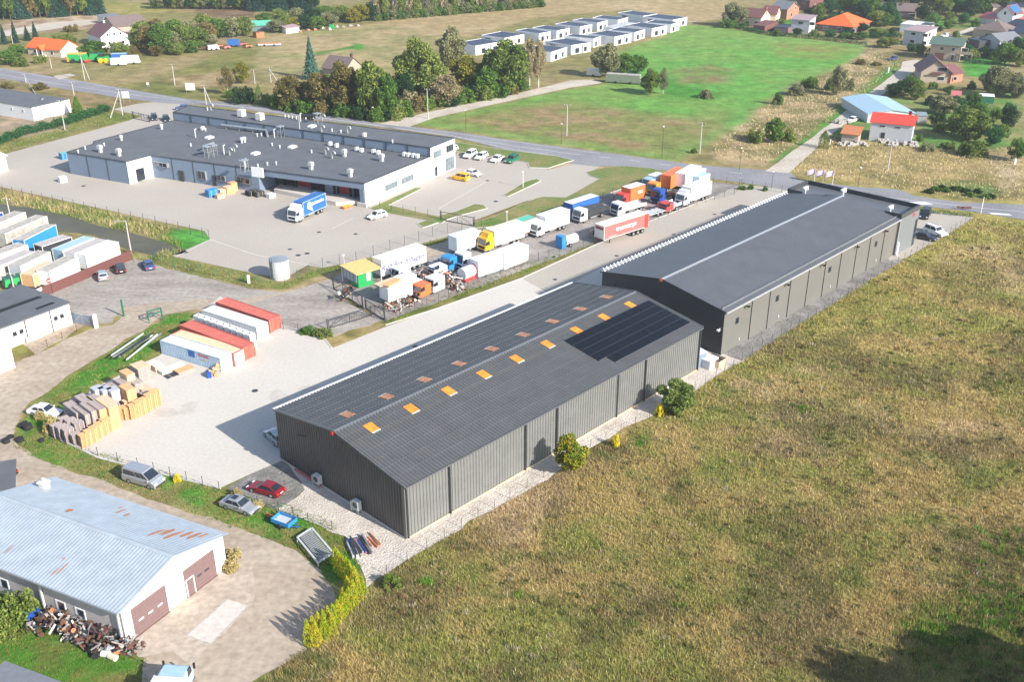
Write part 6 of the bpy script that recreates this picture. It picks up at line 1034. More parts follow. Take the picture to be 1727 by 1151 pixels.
for i, (x, y, n, k) in enumerate(ST):
    if i < 5: lb = 'orange pallet, %s stack of the low front row' % ORD[i]
    elif i < 9: lb = 'grey pallet, %s stack along the bank fence' % ORD[i-5]
    elif i < 12: lb = 'grey pallet, %s stack of the second row' % ORD[i-9]
    elif i < 19: lb = 'orange pallet, %s stack of the right curved row' % ORD[i-12]
    else: lb = ['pale pallet, stack behind the right curved row', 'pale pallet, stack under the leaning boards', 'grey pallet, short stack behind the curved row', 'grey pallet, stack between both orange rows'][i-19]
    stack(x, y, n, k, lb, rz=random.choice((0, .05, -.04)))
def goods(nm, label, cat, x, y, dims, mts, z=0, rz=0., bands=True, group=None):
    """strapped load: slatted block with lighter top and end boards"""
    c = at(x, y); t = thing(nm, label, cat, (c.x, c.y, z), YAW+rz, group); w_, d_, h_ = dims; m = MB(); n = max(2, int(h_/.14)); 
    for k in range(n): s = random.uniform(-.02, .02); m.box(-w_/2+s, w_/2+s, -d_/2, d_/2, k*h_/n+.015, (k+1)*h_/n-.012)
    m.box(-w_/2+.04, w_/2-.04, -d_/2+.04, d_/2-.04, 0, h_-.02); m.build('load', mts[0], t); m = MB(); m.box(-w_/2-.02, w_/2+.02, -d_/2-.02, d_/2+.02, h_, h_+.03); m.build('cover', mts[1], t)
    if bands: m = MB(); [m.box(x_-.03, x_+.03, -d_/2-.03, d_/2+.03, 0, h_+.04) for x_ in (-w_/4, w_/4)]; m.build('strap', 'wood_pale', t)
for i, a in enumerate(((187, 716, (1.3, 3.6, 3.4), 'tall fresh timber block with pinkish top, tallest of the pallet yard', 'wood_new', 'wood_pale'), (172, 719, (1.2, 3.2, 3.2), 'timber block left of the tallest block', 'wood_new', 'wood_old'), (158, 719, (1.2, 3.4, 3.0), 'grey timber block behind the low front row', 'wood_old', 'wood_old'), (146, 720, (1.2, 3.4, 2.6), 'grey lower timber block third from the tallest', 'wood_old', 'wood_old'),
                       (130, 712, (1.3, 4., 2.3), 'long grey planks stack towards the white saloon', 'wood_old', 'wood_old'), (150, 704, (1.3, 4., 2.7), 'grey planks stack in the middle of the heap', 'wood_old', 'wood_old'), (168, 704, (1.3, 3.6, 2.7), 'grey planks stack under the wrapped bales', 'wood_old', 'wood_old'), (185, 702, (1.3, 3.2, 2.5), 'grey planks stack right of the middle of the heap', 'wood_old', 'wood_pale'), (140, 696, (1.3, 3., 1.9), 'low dark planks stack at the grass edge', 'wood_old', 'wood_old'))):
    goods('timber_stack', a[3], 'timber', a[0], a[1], a[2], (a[4], a[5]))
for i, (x, y) in enumerate(((170, 688), (183, 689), (197, 690))): goods('wrapped_bale', 'grey film wrapped bale, %s of three in the pallet yard' % ('left', 'middle', 'right')[i], 'bale', x, y, (1.3, 1.5, 1.7), ('wrap', 'wrap'), 1.4, bands=False, group='film wrapped bales')
for i, (x, y) in enumerate(((170, 688), (183, 689), (197, 690))): goods('crate', 'grey slatted crate carrying the %s wrapped bale' % ('left', 'middle', 'right')[i], 'crate', x, y, (1.4, 1.6, 1.35), ('wood_old', 'wood_old'), 0, bands=False)
for a in ((221, 690, (1.3, 2.2, 3.4), 'tall orange timber block behind the curved row', 'wood_new', 'wood_new'), (197, 672, (1.3, 3.4, 1.8), 'dark grey bundle at the upper grass edge', 'wood_old', 'wood_old'), (211, 668, (1.3, 2.4, 2.3), 'purple grey stack below the orange tip', 'wood_old', 'wood_old'), (220, 662, (1.2, 2.2, 3.2), 'slim pale stack with orange top', 'wood_pale', 'wood_new'), (232, 666, (1.3, 2.2, 2.2), 'grey crate stack by the pale yard', 'wood_old', 'wood_old'), (246, 668, (1.3, 3.2, 1.3), 'pinkish low plank pile at the yard side', 'wood_pale', 'wood_pale'), (240, 640, (1.9, 2.4, 2.3), 'big cream covered crate beyond the pallets', 'wood_old', 'wood_pale'),
          (257, 621, (1.2, 1.2, 1.), 'small cream parcel beside the pale slabs', 'wood_pale', 'offwhite'), (266, 624, (1.4, 1.6, .9), 'cream pallet load next to the pale slabs', 'wood_pale', 'offwhite'), (281, 628, (2., 1.4, .5), 'pale flat slabs in front of the blue container', 'offwhite', 'offwhite'), (292, 622, (3.2, 1.2, .35), 'long white boards in the container shade', 'white', 'white'), (292, 634, (2.2, 1.4, .2), 'grey grating laid flat on the yard', 'wood_old', 'dark_steel'), (311, 627, (2.6, 1.6, .45), 'brown planks bundle before the blue container', 'wood_old', 'wood_new'),
          (386, 326, (2., 2., 1.6), 'orange boxes pile beside the blue crates', 'wood_new', 'wood_pale'), (377, 328, (2.2, 1.4, 1.3), 'pale wood pallets pile beside the blue crates', 'wood_pale', 'wood_pale'), (393, 322, (1.6, 1.6, 2.), 'tall orange carton stack by the factory wall', 'wood_new', 'wood_new'), (358, 331, (2.4, 1.6, 1.6), 'bright blue crates pile on the factory yard', 'blue_bright', 'blue_bright'), (371, 334, (1.8, 1.2, .9), 'small wood scraps pile in front of the blue crates', 'wood_pale', 'wood_new'),
          (425, 329, (2.4, 1.6, 1.1), 'dark covered equipment by the dock', 'black', 'dark_steel'), (437, 331, (2., 1.5, 1.1), 'grey covered equipment beside the dock wall', 'dark_steel', 'dark_steel'), (457, 333, (1.6, 1.4, .9), 'white bags pile by the dock wall', 'white', 'white'), (585, 351, (2.2, 1., .5), 'orange and yellow frame at the dock', 'orange', 'yellow'), (106, 307, (1.6, 1.4, 1.3), 'white box beside the left end of the factory', 'white', 'white'), (108, 268, (1.6, 1.6, 1.6), 'teal blue bin behind the left end of the factory', 'blue_bright', 'teal')):
    goods('load_stack', a[3], 'load', a[0], a[1], a[2], (a[4], a[5]))
c = at(362, 633); t = thing('wooden_crate', 'tumbled pile of orange slatted pallet collars by the blue container', 'crate', c, .4)
for k in range(7):
    m = MB(); a_, b_ = Vector((random.uniform(-.9, .6), random.uniform(-.7, .4), random.uniform(.1, 1.2))), Vector((random.uniform(-.2, 1.1), random.uniform(-.4, .9), random.uniform(.2, 1.6))); m.bar(a_, b_, .5, .08); m.build('slat_frame', 'wood_new' if k % 2 else 'wood_pale', t)
m = MB(); m.box(-1.1, -.5, -.8, .0, 0, .9); m.build('bin', 'blue_deep', t)
for i, (x, y, s) in enumerate(((1192, 617, 1), (1206, 615, .8))): goods('load_stack', ('white wrapped pallet load', 'brown scrap carton heap')[i]+' in the gap between both warehouses', 'load', x, y, (2.2*s, 2.4, 1.4*s), (('white', 'white'), ('wood_pale', 'black'))[i])
house('shed', 'light blue grey metal cabinet standing in the gap between both warehouses', (1177, 622), (1190, 618), 2.5, 2.3, 2.4, 'flat', 'panel_blue_shade', 'panel_white', cat='cabinet')
# air units by the gable
for i, (x, y) in enumerate(((537, 822), (603, 866))):
    t = thing('air_unit', ('left', 'right')[i]+' grey air conditioning unit on legs at the near warehouse gable', 'air unit', at(x, y), YAW); m = MB(); m.box(-.28, .28, -.5, .5, .6, 1.75); m.build('housing', 'galv_mat', t); m = MB(); m.cyl((-.29, 0, 1.2), (-.33, 0, 1.2), .4, n=16); m.build('fan_grille', 'dark_steel', t); m = MB()
    for p in (-.22, .22):
        for q in (-.4, .4): m.bar((p, q, 0), (p, q, .6), .06)
    m.build('stand', 'galv', t); m = MB(); m.box(-.3, .3, .55, .85, .2, 1.5); m.build('pipe_box', 'galv', t)
# frames, trailers and metal goods around the lower bank
def frame_rack(label, pts, z=.9, col='galv_mat', n=11, cat='frame', nm='steel_grating', slat=.12):
    A, B, D = at(*pts[0]), at(*pts[1]), at(*pts[2]); t = thing(nm, label, cat, A); u = B-A; v_ = D-A; Z = Vector((0, 0, z)); m = MB(); c4 = [Vector(), u, u+v_, v_]
    for a_, b_ in zip(c4, c4[1:]+c4[:1]): m.bar(a_+Z, b_+Z, .2, .15)
    for p in c4: m.bar(p, p+Z, .12)
    m.build('frame', col, t); m = MB()
    for k in range(n): f = (k+1)/(n+1); m.bar(u*f+v_*.12+Z, u*f+v_*.88+Z, slat)
    m.build('slat', 'galv' if col == 'galv_mat' else col, t)
frame_rack('white steel grating frame lying on the verge by the yellow hedge', ((537, 957), (502, 914), (562, 940)), .55, n=16); 
t = thing('blue_trailer', 'small bright blue car trailer on the bank below the silver saloon', 'trailer', at(480, 886), R(-28)); m = MB(); m.box(-1.2, 1.2, -.75, .75, .45, .55); m.build('floor', 'galv_mat', t)
for b_ in ((-1.25, 1.25, -.8, -.74), (-1.25, 1.25, .74, .8), (-1.25, -1.19, -.74, .74), (1.19, 1.25, -.74, .74)): m = MB(); m.box(b_[0], b_[1], b_[2], b_[3], .45, .95); m.build('side_board', 'blue_bright', t)
m = MB(); m.bar((1.2, .4, .45), (2.2, 0, .4), .08); m.bar((1.2, -.4, .45), (2.2, 0, .4), .08); m.build('drawbar', 'blue', t)
for s in (-1, 1): m = MB(); m.cyl((0, s*.82, .3), (0, s*.98, .3), .3, n=12); m.build('wheel', 'rubber', t)
def clutter(nm, label, cat, x, y, items, rz=0):
    c = at(x, y); t = thing(nm, label, cat, c, rz)
    for k, (kind, p, q, r_, mt) in enumerate(items):
        m = MB()
        if kind == 'bar': m.bar(p, q, r_[0], r_[1])
        elif kind == 'cyl': m.cyl(p, q, r_, n=12)
        elif kind == 'box': m.hexa([(p[0], p[1], p[2]), (q[0], p[1], p[2]+r_), (q[0], q[1], p[2]+r_), (p[0], q[1], p[2]), (p[0], p[1], q[2]), (q[0], p[1], q[2]+r_), (q[0], q[1], q[2]+r_), (p[0], q[1], q[2])])
        m.build({'bar': 'beam', 'cyl': 'tube', 'box': 'plate'}[kind], mt, t)
    return t
def beams(nm, label, cat, a, b, n, wd, mt, z=.3, th=.12, jig=.3):
    A, B = at(*a), at(*b); u = B-A; s = Vector((-u.y, u.x, 0)).normalized(); t = thing(nm, label, cat, A)
    for k in range(n):
        o = s*(k/(max(1, n-1))-.5)*wd; m = MB(); j = Vector((random.uniform(-jig, jig), random.uniform(-jig, jig), 0)); m.bar(o+j+Vector((0, 0, z*random.uniform(.2, 1))), o+j+u*random.uniform(.8, 1)+Vector((0, 0, z*random.uniform(.3, 1.2))), th, th*1.4); m.build('beam', mt[k % len(mt)], t)
beams('metal_beams', 'orange racking beams lying on the pale gravel', 'beams', (611, 908), (632, 932), 6, 1.6, ['orange', 'orange', 'rust']); beams('metal_beams', 'dark racking uprights beside the orange beams on the gravel', 'beams', (597, 910), (615, 942), 6, 1.8, ['blue_deep', 'dark_steel', 'galv'], .5, .16); beams('metal_sheets', 'silver metal sheets at the gravel edge, left of the dark uprights', 'sheets', (590, 915), (602, 944), 3, .9, ['galv_mat', 'dark_steel'], .4, .3)
beams('steel_scrap', 'tangle of pale steel trailer frames on the grass left of the blue container', 'frames', (203, 611), (262, 575), 9, 2.2, ['galv_mat', 'galv', 'dark_steel'], 1.4, .14, .6); beams('scrap_heap', 'rusty orange scrap on the bank between silver saloon and blue trailer', 'scrap', (452, 872), (466, 880), 8, 1.6, ['rust', 'rust_dark', 'orange'], .7, .12, .6)
frame_rack('green steel frame table by the parking lot corner', ((252, 546), (275, 540), (250, 540)), 1.5, 'green_dark', 3, slat=.06, nm='steel_table')
m = MB(); m.box(-.12, .12, -.12, .12, 0, 3); tag(m.build('green_post', 'green_dark', loc=at(209, 534)), 'lone green gate post on the parking lot', 'post')
t = thing('dark_cover', 'black tarpaulin heap with tyres in the grass below the white saloon', 'heap', at(62, 738))
for k in range(12): m = MB(); x, y = random.uniform(-3.5, 3.), random.uniform(-1.5, 3.5); m.cyl((x, y, 0), (x+random.uniform(-.2, .2), y, random.uniform(.25, .7)), random.uniform(.35, .6), n=12); m.build('tyre', 'rubber', t)
def scrap(label, a, b, n, wd, mts, z=1.2, s_=1.):
    A, B = at(*a), at(*b); u = B-A; s = Vector((-u.y, u.x, 0)).normalized(); t = thing('scrap_heap', label, 'scrap', A)
    for k in range(n*2):
        p = u*random.random()+s*random.uniform(-.5, .5)*wd+Vector((0, 0, random.uniform(.1, 1)**1.5*z)); d = Vector((random.gauss(0, 1), random.gauss(0, 1), random.gauss(0, .7))).normalized()*random.uniform(.2, .7)*s_; m = MB(); q = random.random()
        if q < .62: m.bar(p-d*1.5, p+d*1.5, random.uniform(.05, .2), random.uniform(.05, .22)); nm_ = 'bar'
        elif q < .74: m.cyl(p-d*.4, p+d*.4, random.uniform(.12, .3), n=9); nm_ = 'drum_piece'
        else: m.bar(p-d*.6, p+d*.6, random.uniform(.25, .7), .05); nm_ = 'plate_piece'
        m.build(nm_, random.choice(mts), t)
    return t
# junk along the barn wall
JP = [('rusty_sheet', 'large rusty brown steel plate leaning on the barn wall', 'plate', (178, 1080), [('box', (-1.6, -.6, .6), (.6, .5, .9), .5, 'rust_dark'), ('box', (-1.7, -.7, .95), (.7, .6, 1.0), .5, 'maroon')]),
      ('car_bonnet', 'blue and white crumpled car body panel on the scrap line', 'car body', (50, 1045), [('box', (-1.6, -.7, .3), (.8, .8, .9), .3, 'blue_deep'), ('box', (-1.7, -.5, .9), (.3, .5, 1.0), .25, 'pale_glass'), ('cyl', (-1.5, -.8, .4), (-1.5, .9, .4), .3, 'galv'), ('cyl', (.5, -.8, .35), (.5, -.5, .35), .32, 'rubber')]),
      ('car_wreck', 'grey stripped car wreck with hood up near the overgrown bush', 'wreck', (15, 1035), [('box', (-2, -.8, .3), (1.6, .8, .8), .1, 'galv_mat'), ('box', (-1.2, -.7, .8), (.4, .7, 1.3), 0, 'dark_steel'), ('cyl', (1, -.85, .35), (1, -.6, .35), .33, 'rubber'), ('cyl', (-1.2, -.85, .35), (-1.2, -.6, .35), .33, 'rubber')])]
for nm_, lb, ct, p, it in JP: clutter(nm_, lb, ct, *p, it, R(-28))
for i, (a, b, mts, lb) in enumerate((((80, 1047), (120, 1062), ['rust_dark', 'rust', 'wood_old'], 'brown rusted beams heap under the barn windows'), ((95, 1058), (130, 1075), ['rust_dark', 'black', 'offwhite'], 'dark scrap beams with white strip mid line'), ((115, 1062), (150, 1078), ['rust', 'rust_dark', 'wood_old'], 'orange brown scrap heap right of the window'), ((135, 1066), (160, 1092), ['rust_dark', 'galv', 'wood_old'], 'mixed scrap rails by the yellow weeds'),
                                     ((190, 1062), (200, 1092), ['dark_steel', 'galv', 'rust_dark'], 'standing grey channels next to the barn corner'), ((165, 1083), (182, 1105), ['galv', 'rust_dark', 'black'], 'grey slats propped on the rusty plate'), ((215, 1092), (230, 1104), ['wood_old', 'rust_dark'], 'short brown scrap at the barn corner bollard'), ((60, 1055), (90, 1068), ['black', 'rust_dark', 'maroon'], 'black and maroon scrap by the blue panel'))):
    scrap(lb, a, b, 24, 2.3, mts+['rust_dark', 'rust_dark', 'galv', 'dark_steel', 'wood_old', 'black', 'stone'], 1.4, .75)
for i, (x, y, mt, lb) in enumerate(((180, 1108, 'offwhite', 'white drum'), (192, 1113, 'cream', 'cream drum'), (186, 1100, 'galv_mat', 'grey drum'), (200, 1104, 'rust', 'rusty red drum'), (163, 1108, 'rubber', 'black drum'), (205, 1096, 'red_dark', 'dark red drum'))):
    m = MB(); m.cyl((-.4, 0, .32), (.4, .1, .32), .32, n=14); o = m.build('drum', mt, loc=at(x, y)); o.rotation_euler.z = random.uniform(0, 3); tag(o, lb+' lying at the end of the scrap line by the barn', 'drum')
for i, (x, y) in enumerate(((20, 1060), (30, 1066), (10, 1058), (150, 1098), (158, 1102), (172, 1100), (140, 1090))):
    m = MB()
    for k in range(12): a0, a1 = k*math.pi/6, (k+1)*math.pi/6; m.cyl((.3*math.cos(a0), .3*math.sin(a0), .15), (.3*math.cos(a1), .3*math.sin(a1), .15), .12, n=6)
    o = m.build('tyre', 'rubber', loc=at(x, y)+Vector((0, 0, .1))); tag(o, 'worn black tyre in the grass along the scrap line', 'tyre', 'tyres along the scrap line')
# scrap rows in the truck yard
for a, b, lb, n in (((655, 526), (672, 519), 'rusty axles below the boarded white box', 14), ((675, 520), (700, 508), 'rusty springs heap right of the axles', 14), ((693, 462), (700, 476), 'blue grey engine parts at the trailer nose', 8), ((704, 473), (728, 468), 'brown gearboxes on the junk trailer, left half', 20), ((722, 467), (744, 462), 'brown gearboxes on the junk trailer, right half', 18), ((752, 485), (775, 476), 'dark chassis heap by the red ended tank', 18), ((745, 478), (762, 468), 'purple brown truck parts in the middle of the scrap row', 16), ((766, 492), (780, 486), 'dark wheels heap at the fence', 12), ((1000, 404), (1012, 399), 'dark coupling gear in front of the transcargo trailer', 10), ((585, 492), (598, 494), 'scrap parts beside the green hut', 8), ((568, 506), (580, 508), 'scrap bits behind the sliding gate', 5)):
    scrap(lb, a, b, n+6, 2.6, ['rust_dark', 'wood_old', 'dark_steel', 'rust', 'stone', 'black', 'offwhite'], 1.4, .9)
for i, (x, y, lb) in enumerate(((1420, 208, 'white boat like trailer'), (1507, 240, 'grey firewood and stone heap left part'), (1520, 245, 'grey firewood and stone heap right part'), (1438, 245, 'stone heap by the rusty shed'))):
    t = thing('stone_heap', lb+' near the red roofed house', 'heap', at(x, y)); m = MB()
    for k in range(40): p = Vector((random.uniform(-4, 4)*(.5 if i == 0 else 1), random.uniform(-1, 1), random.uniform(.1, .9))); r_ = random.uniform(.2, .5); m.box(p.x-r_, p.x+r_, p.y-r_, p.y+r_, max(0, p.z-r_), p.z+r_*.6)
    m.build('stones', 'stone', t)
# farm machines, top left
mat('wagon_side', (.17, .2, .15), .8, var=.2, scale=2.)
def machine(nm, label, cat, x, y, L, w_, H, col, top, rz=0., wheels=2, wr=.5, wc='rubber'):
    t = thing(nm, label, cat, at(x, y), rz); m = MB(); m.hexa([(-L/2, -w_/2, wr), (L/2, -w_/2, wr), (L/2, w_/2, wr), (-L/2, w_/2, wr), (-L/2+.2, -w_/2+.1, H), (L/2-.6, -w_/2+.1, H), (L/2-.6, w_/2-.1, H), (-L/2+.2, w_/2-.1, H)]); m.build('body', col, t); m = MB(); m.box(-L/2+.1, L/2-.5, -w_/2+.05, w_/2-.05, H, H+.15); m.build('top', top, t)
    for k in range(wheels):
        for s in (-1, 1): xx = -L/2+L*(k+.7)/(wheels+.4); m = MB(); m.cyl((xx, s*(w_/2-.05), wr), (xx, s*(w_/2+.25), wr), wr, n=12); m.build('wheel', wc, t)
    return t
t = machine('combine_harvester', 'green harvester with yellow top left of the A pole', 'harvester', 133, 105, 7, 3, 3.2, 'green', 'yellow', .05, 2, .8); m = MB(); m.box(2.8, 4, -2, 2, .3, 1.1); m.build('header', 'red', t); m = MB(); m.box(-3.6, -3, -1.6, 1.6, .5, 2.2); m.build('rear_hood', 'orange_light', t)
t = machine('tractor', 'green tractor with yellow wheels', 'tractor', 176, 105, 4.5, 2, 2.0, 'green', 'green', .1, 2, .85, 'yellow'); m = MB(); m.box(-1.6, .2, -.8, .8, 2.1, 3.0); m.build('cab', 'dark_glass', t); machine('farm_trailer', 'green spreader hitched behind the green tractor', 'trailer', 165, 103, 5, 2.2, 2.8, 'green', 'green_dark', .1, 1, .6)
machine('camper', 'white camper van with sloping nose', 'camper', 221, 107, 6.5, 2.3, 2.8, 'car_white', 'white', .1, 2, .4); machine('box_trailer', 'cream box trailer left of the white camper', 'trailer', 201, 110, 5.5, 2.2, 2.5, 'offwhite', 'offwhite', .2, 1, .4); machine('covered_trailer', 'white trailer with blue tarpaulin behind the cream box trailer', 'trailer', 203, 102, 6, 2.2, 2.6, 'blue', 'blue_pale', .1, 1, .4)
machine('blue_truck', 'small truck with blue cab at the scrub edge', 'truck', 395, 78, 5, 2.3, 2.6, 'blue', 'blue', .1, 2, .45); machine('white_wreck', 'white wrecked car body among the field edge scrap', 'wreck', 360, 84, 4.5, 2, 1.8, 'car_white', 'offwhite', .5, 2, .4); machine('flatbed_trailer', 'red and grey flatbed trailer near the rusty hut', 'trailer', 455, 77, 9, 2.3, 1.0, 'galv_mat', 'rust', .1, 2, .4); machine('green_box', 'bright green waste container at the garden edge', 'container', 560, 48, 2.4, 1.6, 1.7, 'green', 'green', 0, 0, .05)
machine('wagon', 'long grey green roofed beekeeping wagon by the pond trees', 'wagon', 1052, 140, 12, 2.6, 2.9, 'wagon_side', 'tarp_beige', R(-18), 2, .4); machine('small_wagon', 'small white topped hut on wheels left of the long wagon', 'wagon', 1002, 128, 5, 2.4, 2.2, 'offwhite', 'white', R(-22), 1, .4)
for k in range(9): x = 508+k*12; machine('garden_scrap', ('white', 'rusty', 'grey', 'brown', 'pale', 'small', 'low', 'tiny', 'last')[k]+' heap of garden scrap along the far field edge', 'heap', x, 53-k*1.2+random.uniform(-2, 2), random.uniform(1., 2.2), 1.2, random.uniform(.5, 1.), random.choice(['offwhite', 'rust', 'wood_old', 'wood_old']), 'wood_old', random.random(), 0, .05)['group'] = 'garden scrap at the far field edge'
for k, (x, y) in enumerate(((372, 80), (383, 82), (412, 77), (420, 80), (345, 84), (327, 82))): machine('field_scrap', ('third', 'fourth', 'fifth', 'sixth', 'second', 'first')[k]+' rusty implement from the left at the scrub edge', 'implement', x, y, 3, 1.6, 1.2, random.choice(['rust', 'red_dull', 'rust_dark']), 'rust_dark', random.random(), 1, .4)['group'] = 'rusty implements at the scrub edge'
# ------------------------------------------------------------------ vegetation
def leaf_mesh(name, P, S, flat=.3, up=0., seed=0):
    """P centres (n,3), S sizes (n,) -> one mesh of small leaf quads, randomly turned"""
    g = np.random.default_rng(seed); n = len(P); a = g.normal(size=(n, 3)); a /= np.linalg.norm(a, axis=1)[:, None]; b = g.normal(size=(n, 3)); a[:, 2] *= (1-flat)
    a /= np.linalg.norm(a, axis=1)[:, None]; b = np.cross(a, b); b /= np.linalg.norm(b, axis=1)[:, None]; s = S[:, None]*.5
    v = np.stack([P-a*s-b*s*.35, P-a*s*.1-b*s*.75, P+a*s-b*s*.1, P+a*s*.1+b*s*.75], 1).reshape(-1, 3); me = bpy.data.meshes.new(name)
    me.vertices.add(n*4); me.vertices.foreach_set('co', v.ravel()); me.loops.add(n*4); me.loops.foreach_set('vertex_index', np.arange(n*4, dtype=np.int32)); me.polygons.add(n); me.polygons.foreach_set('loop_start', np.arange(0, n*4, 4, dtype=np.int32)); me.update(calc_edges=True); me.materials.append(None); return me
def crown(kind, n, seed):
    g = np.random.default_rng(seed); base = {'round': .06, 'tall': .05, 'birch': .12, 'willow': .02, 'bush': .0}.get(kind, .1)
    if kind in ('round', 'tall', 'willow', 'birch', 'bush'):
        nc = {'round': 62, 'tall': 66, 'willow': 64, 'birch': 48, 'bush': 34}[kind]; C = []
        while len(C) < nc:
            p = g.uniform(-1, 1, 3); r = np.linalg.norm(p)
            if r > 1 or r < .2: continue
            if kind == 'tall': p[:2] *= .75*(1-.25*max(0, p[2])); 
            if kind == 'birch': p[:2] *= (.8-.45*p[2])
            if kind == 'willow': p[:2] *= (.9-.25*p[2]**2)
            if kind == 'bush': p[2] = abs(p[2])*1.0
            p[0] *= 1+.18*math.sin(3*math.atan2(p[1], p[0])+seed); C.append(p)
        C = np.array(C); w_ = g.uniform(.18, .38, nc)*(.85 if kind == 'birch' else 1); idx = g.choice(nc, n, p=w_**2/np.sum(w_**2)); d = g.normal(size=(n, 3)); d /= np.linalg.norm(d, axis=1)[:, None]
        P = C[idx]+d*(w_[idx]*g.uniform(.35, 1, n)**.5)[:, None]
        if kind == 'bush': z = np.clip(P[:, 2], 0, None)/1.25
        else: z = base+(P[:, 2]+1.2)/2.4*(1-base)
        P = np.stack([P[:, 0]*.46, P[:, 1]*.46, z], 1); S = g.uniform(.03, .072, n)*(.7 if kind == 'birch' else 1)*(1.4 if kind == 'bush' else 1)
    elif kind == 'conifer':
        z = 1-g.random(n)**.6*.95; tier = np.floor(z*13)/13; fr = (z-tier)*13; r = (1-tier)*.5*(1-.55*fr)*g.uniform(.25, 1, n)**.5; a = g.uniform(0, 2*np.pi, n); r *= 1+.2*np.sin(a*5+tier*40); P = np.stack([r*np.cos(a), r*np.sin(a), z-r*.12], 1); S = g.uniform(.03, .065, n)
    elif kind == 'thuja':
        z = g.random(n)**1.05; prof = np.minimum(1, (1-z)*1.7)**.75*(.72+.28*np.minimum(1, z*6)); a = g.uniform(0, 2*np.pi, n); r = prof*.5*g.uniform(.45, 1, n)**.5*(1+.22*np.sin(a*3+seed+z*5)); P = np.stack([r*np.cos(a), r*np.sin(a), z], 1); S = g.uniform(.04, .09, n)
    return leaf_mesh('crown', P, S, seed=seed)
PROT = {}
def prot(kind, big):
    k = (kind, big)
    if k not in PROT:
        n = {'round': 7000, 'tall': 7000, 'birch': 5200, 'willow': 7500, 'bush': 3400, 'conifer': 4200, 'thuja': 1500}[kind]; n = int(n*(1.7 if big else 1)); PROT[k] = [crown(kind, n, 11*j+len(kind)) for j in range(3)]
    return PROT[k]
TRUNK = {}
def trunk_mesh(kind):
    if kind in TRUNK: return TRUNK[kind]
    m = MB(); h = .55 if kind != 'conifer' else .9
    if kind in ('bush',):
        for k in range(5): a = k*1.257; m.cyl((0, 0, 0), (.28*math.cos(a), .28*math.sin(a), .6), .02, .008, n=5)
    elif kind == 'thuja': m.cyl((0, 0, 0), (0, 0, .8), .05, .02, n=6)
    else:
        m.cyl((0, 0, 0), (0, 0, h), .028, .014, n=8)
        if kind != 'conifer':
            for k in range(7): a = k*2.4; z0 = .22+.05*k; m.cyl((0, 0, z0), (.3*math.cos(a), .3*math.sin(a), min(.9, z0+.3)), .012, .004, n=5)
    me = bpy.data.meshes.new('trunk'); me.from_pydata(m.v, [], m.f); me.materials.append(None); TRUNK[kind] = me; return me
KN = {'round': ('broadleaf_tree', 'tree'), 'tall': ('broadleaf_tree', 'tree'), 'birch': ('birch_tree', 'tree'), 'willow': ('willow_tree', 'tree'), 'bush': ('bush', 'bush'), 'conifer': ('conifer_tree', 'tree'), 'thuja': ('thuja', 'conifer')}
treen = [0]
def tree(kind, m_, base, top=None, w_=None, H=None, label='', group=None, big=False, Wm=None, world=None):
    c = at(*base) if world is None else Vector((*world, 0)); H = H or max(1.2, ht(base[0], base[1], top)); d = math.hypot(c.y, CAM_H); wid = Wm or (w_/FPX*d*1.02)
    nm, ct = KN[kind]; t = thing(nm, label, ct, c, random.uniform(0, 6.28), group); ms = prot(kind, big); me = ms[treen[0] % len(ms)]; treen[0] += 1
    for mesh, mm, pn in ((me, m_, 'crown'), (trunk_mesh(kind), 'bark_birch' if kind == 'birch' else 'bark', 'trunk')):
        o = bpy.data.objects.new(pn, mesh); COL.objects.link(o); o.parent = t; o.scale = (wid, wid, H) if pn == 'crown' else (max(wid, H*.5), max(wid, H*.5), H); o.material_slots[0].link = 'OBJECT'; o.material_slots[0].material = M[mm]
    return t
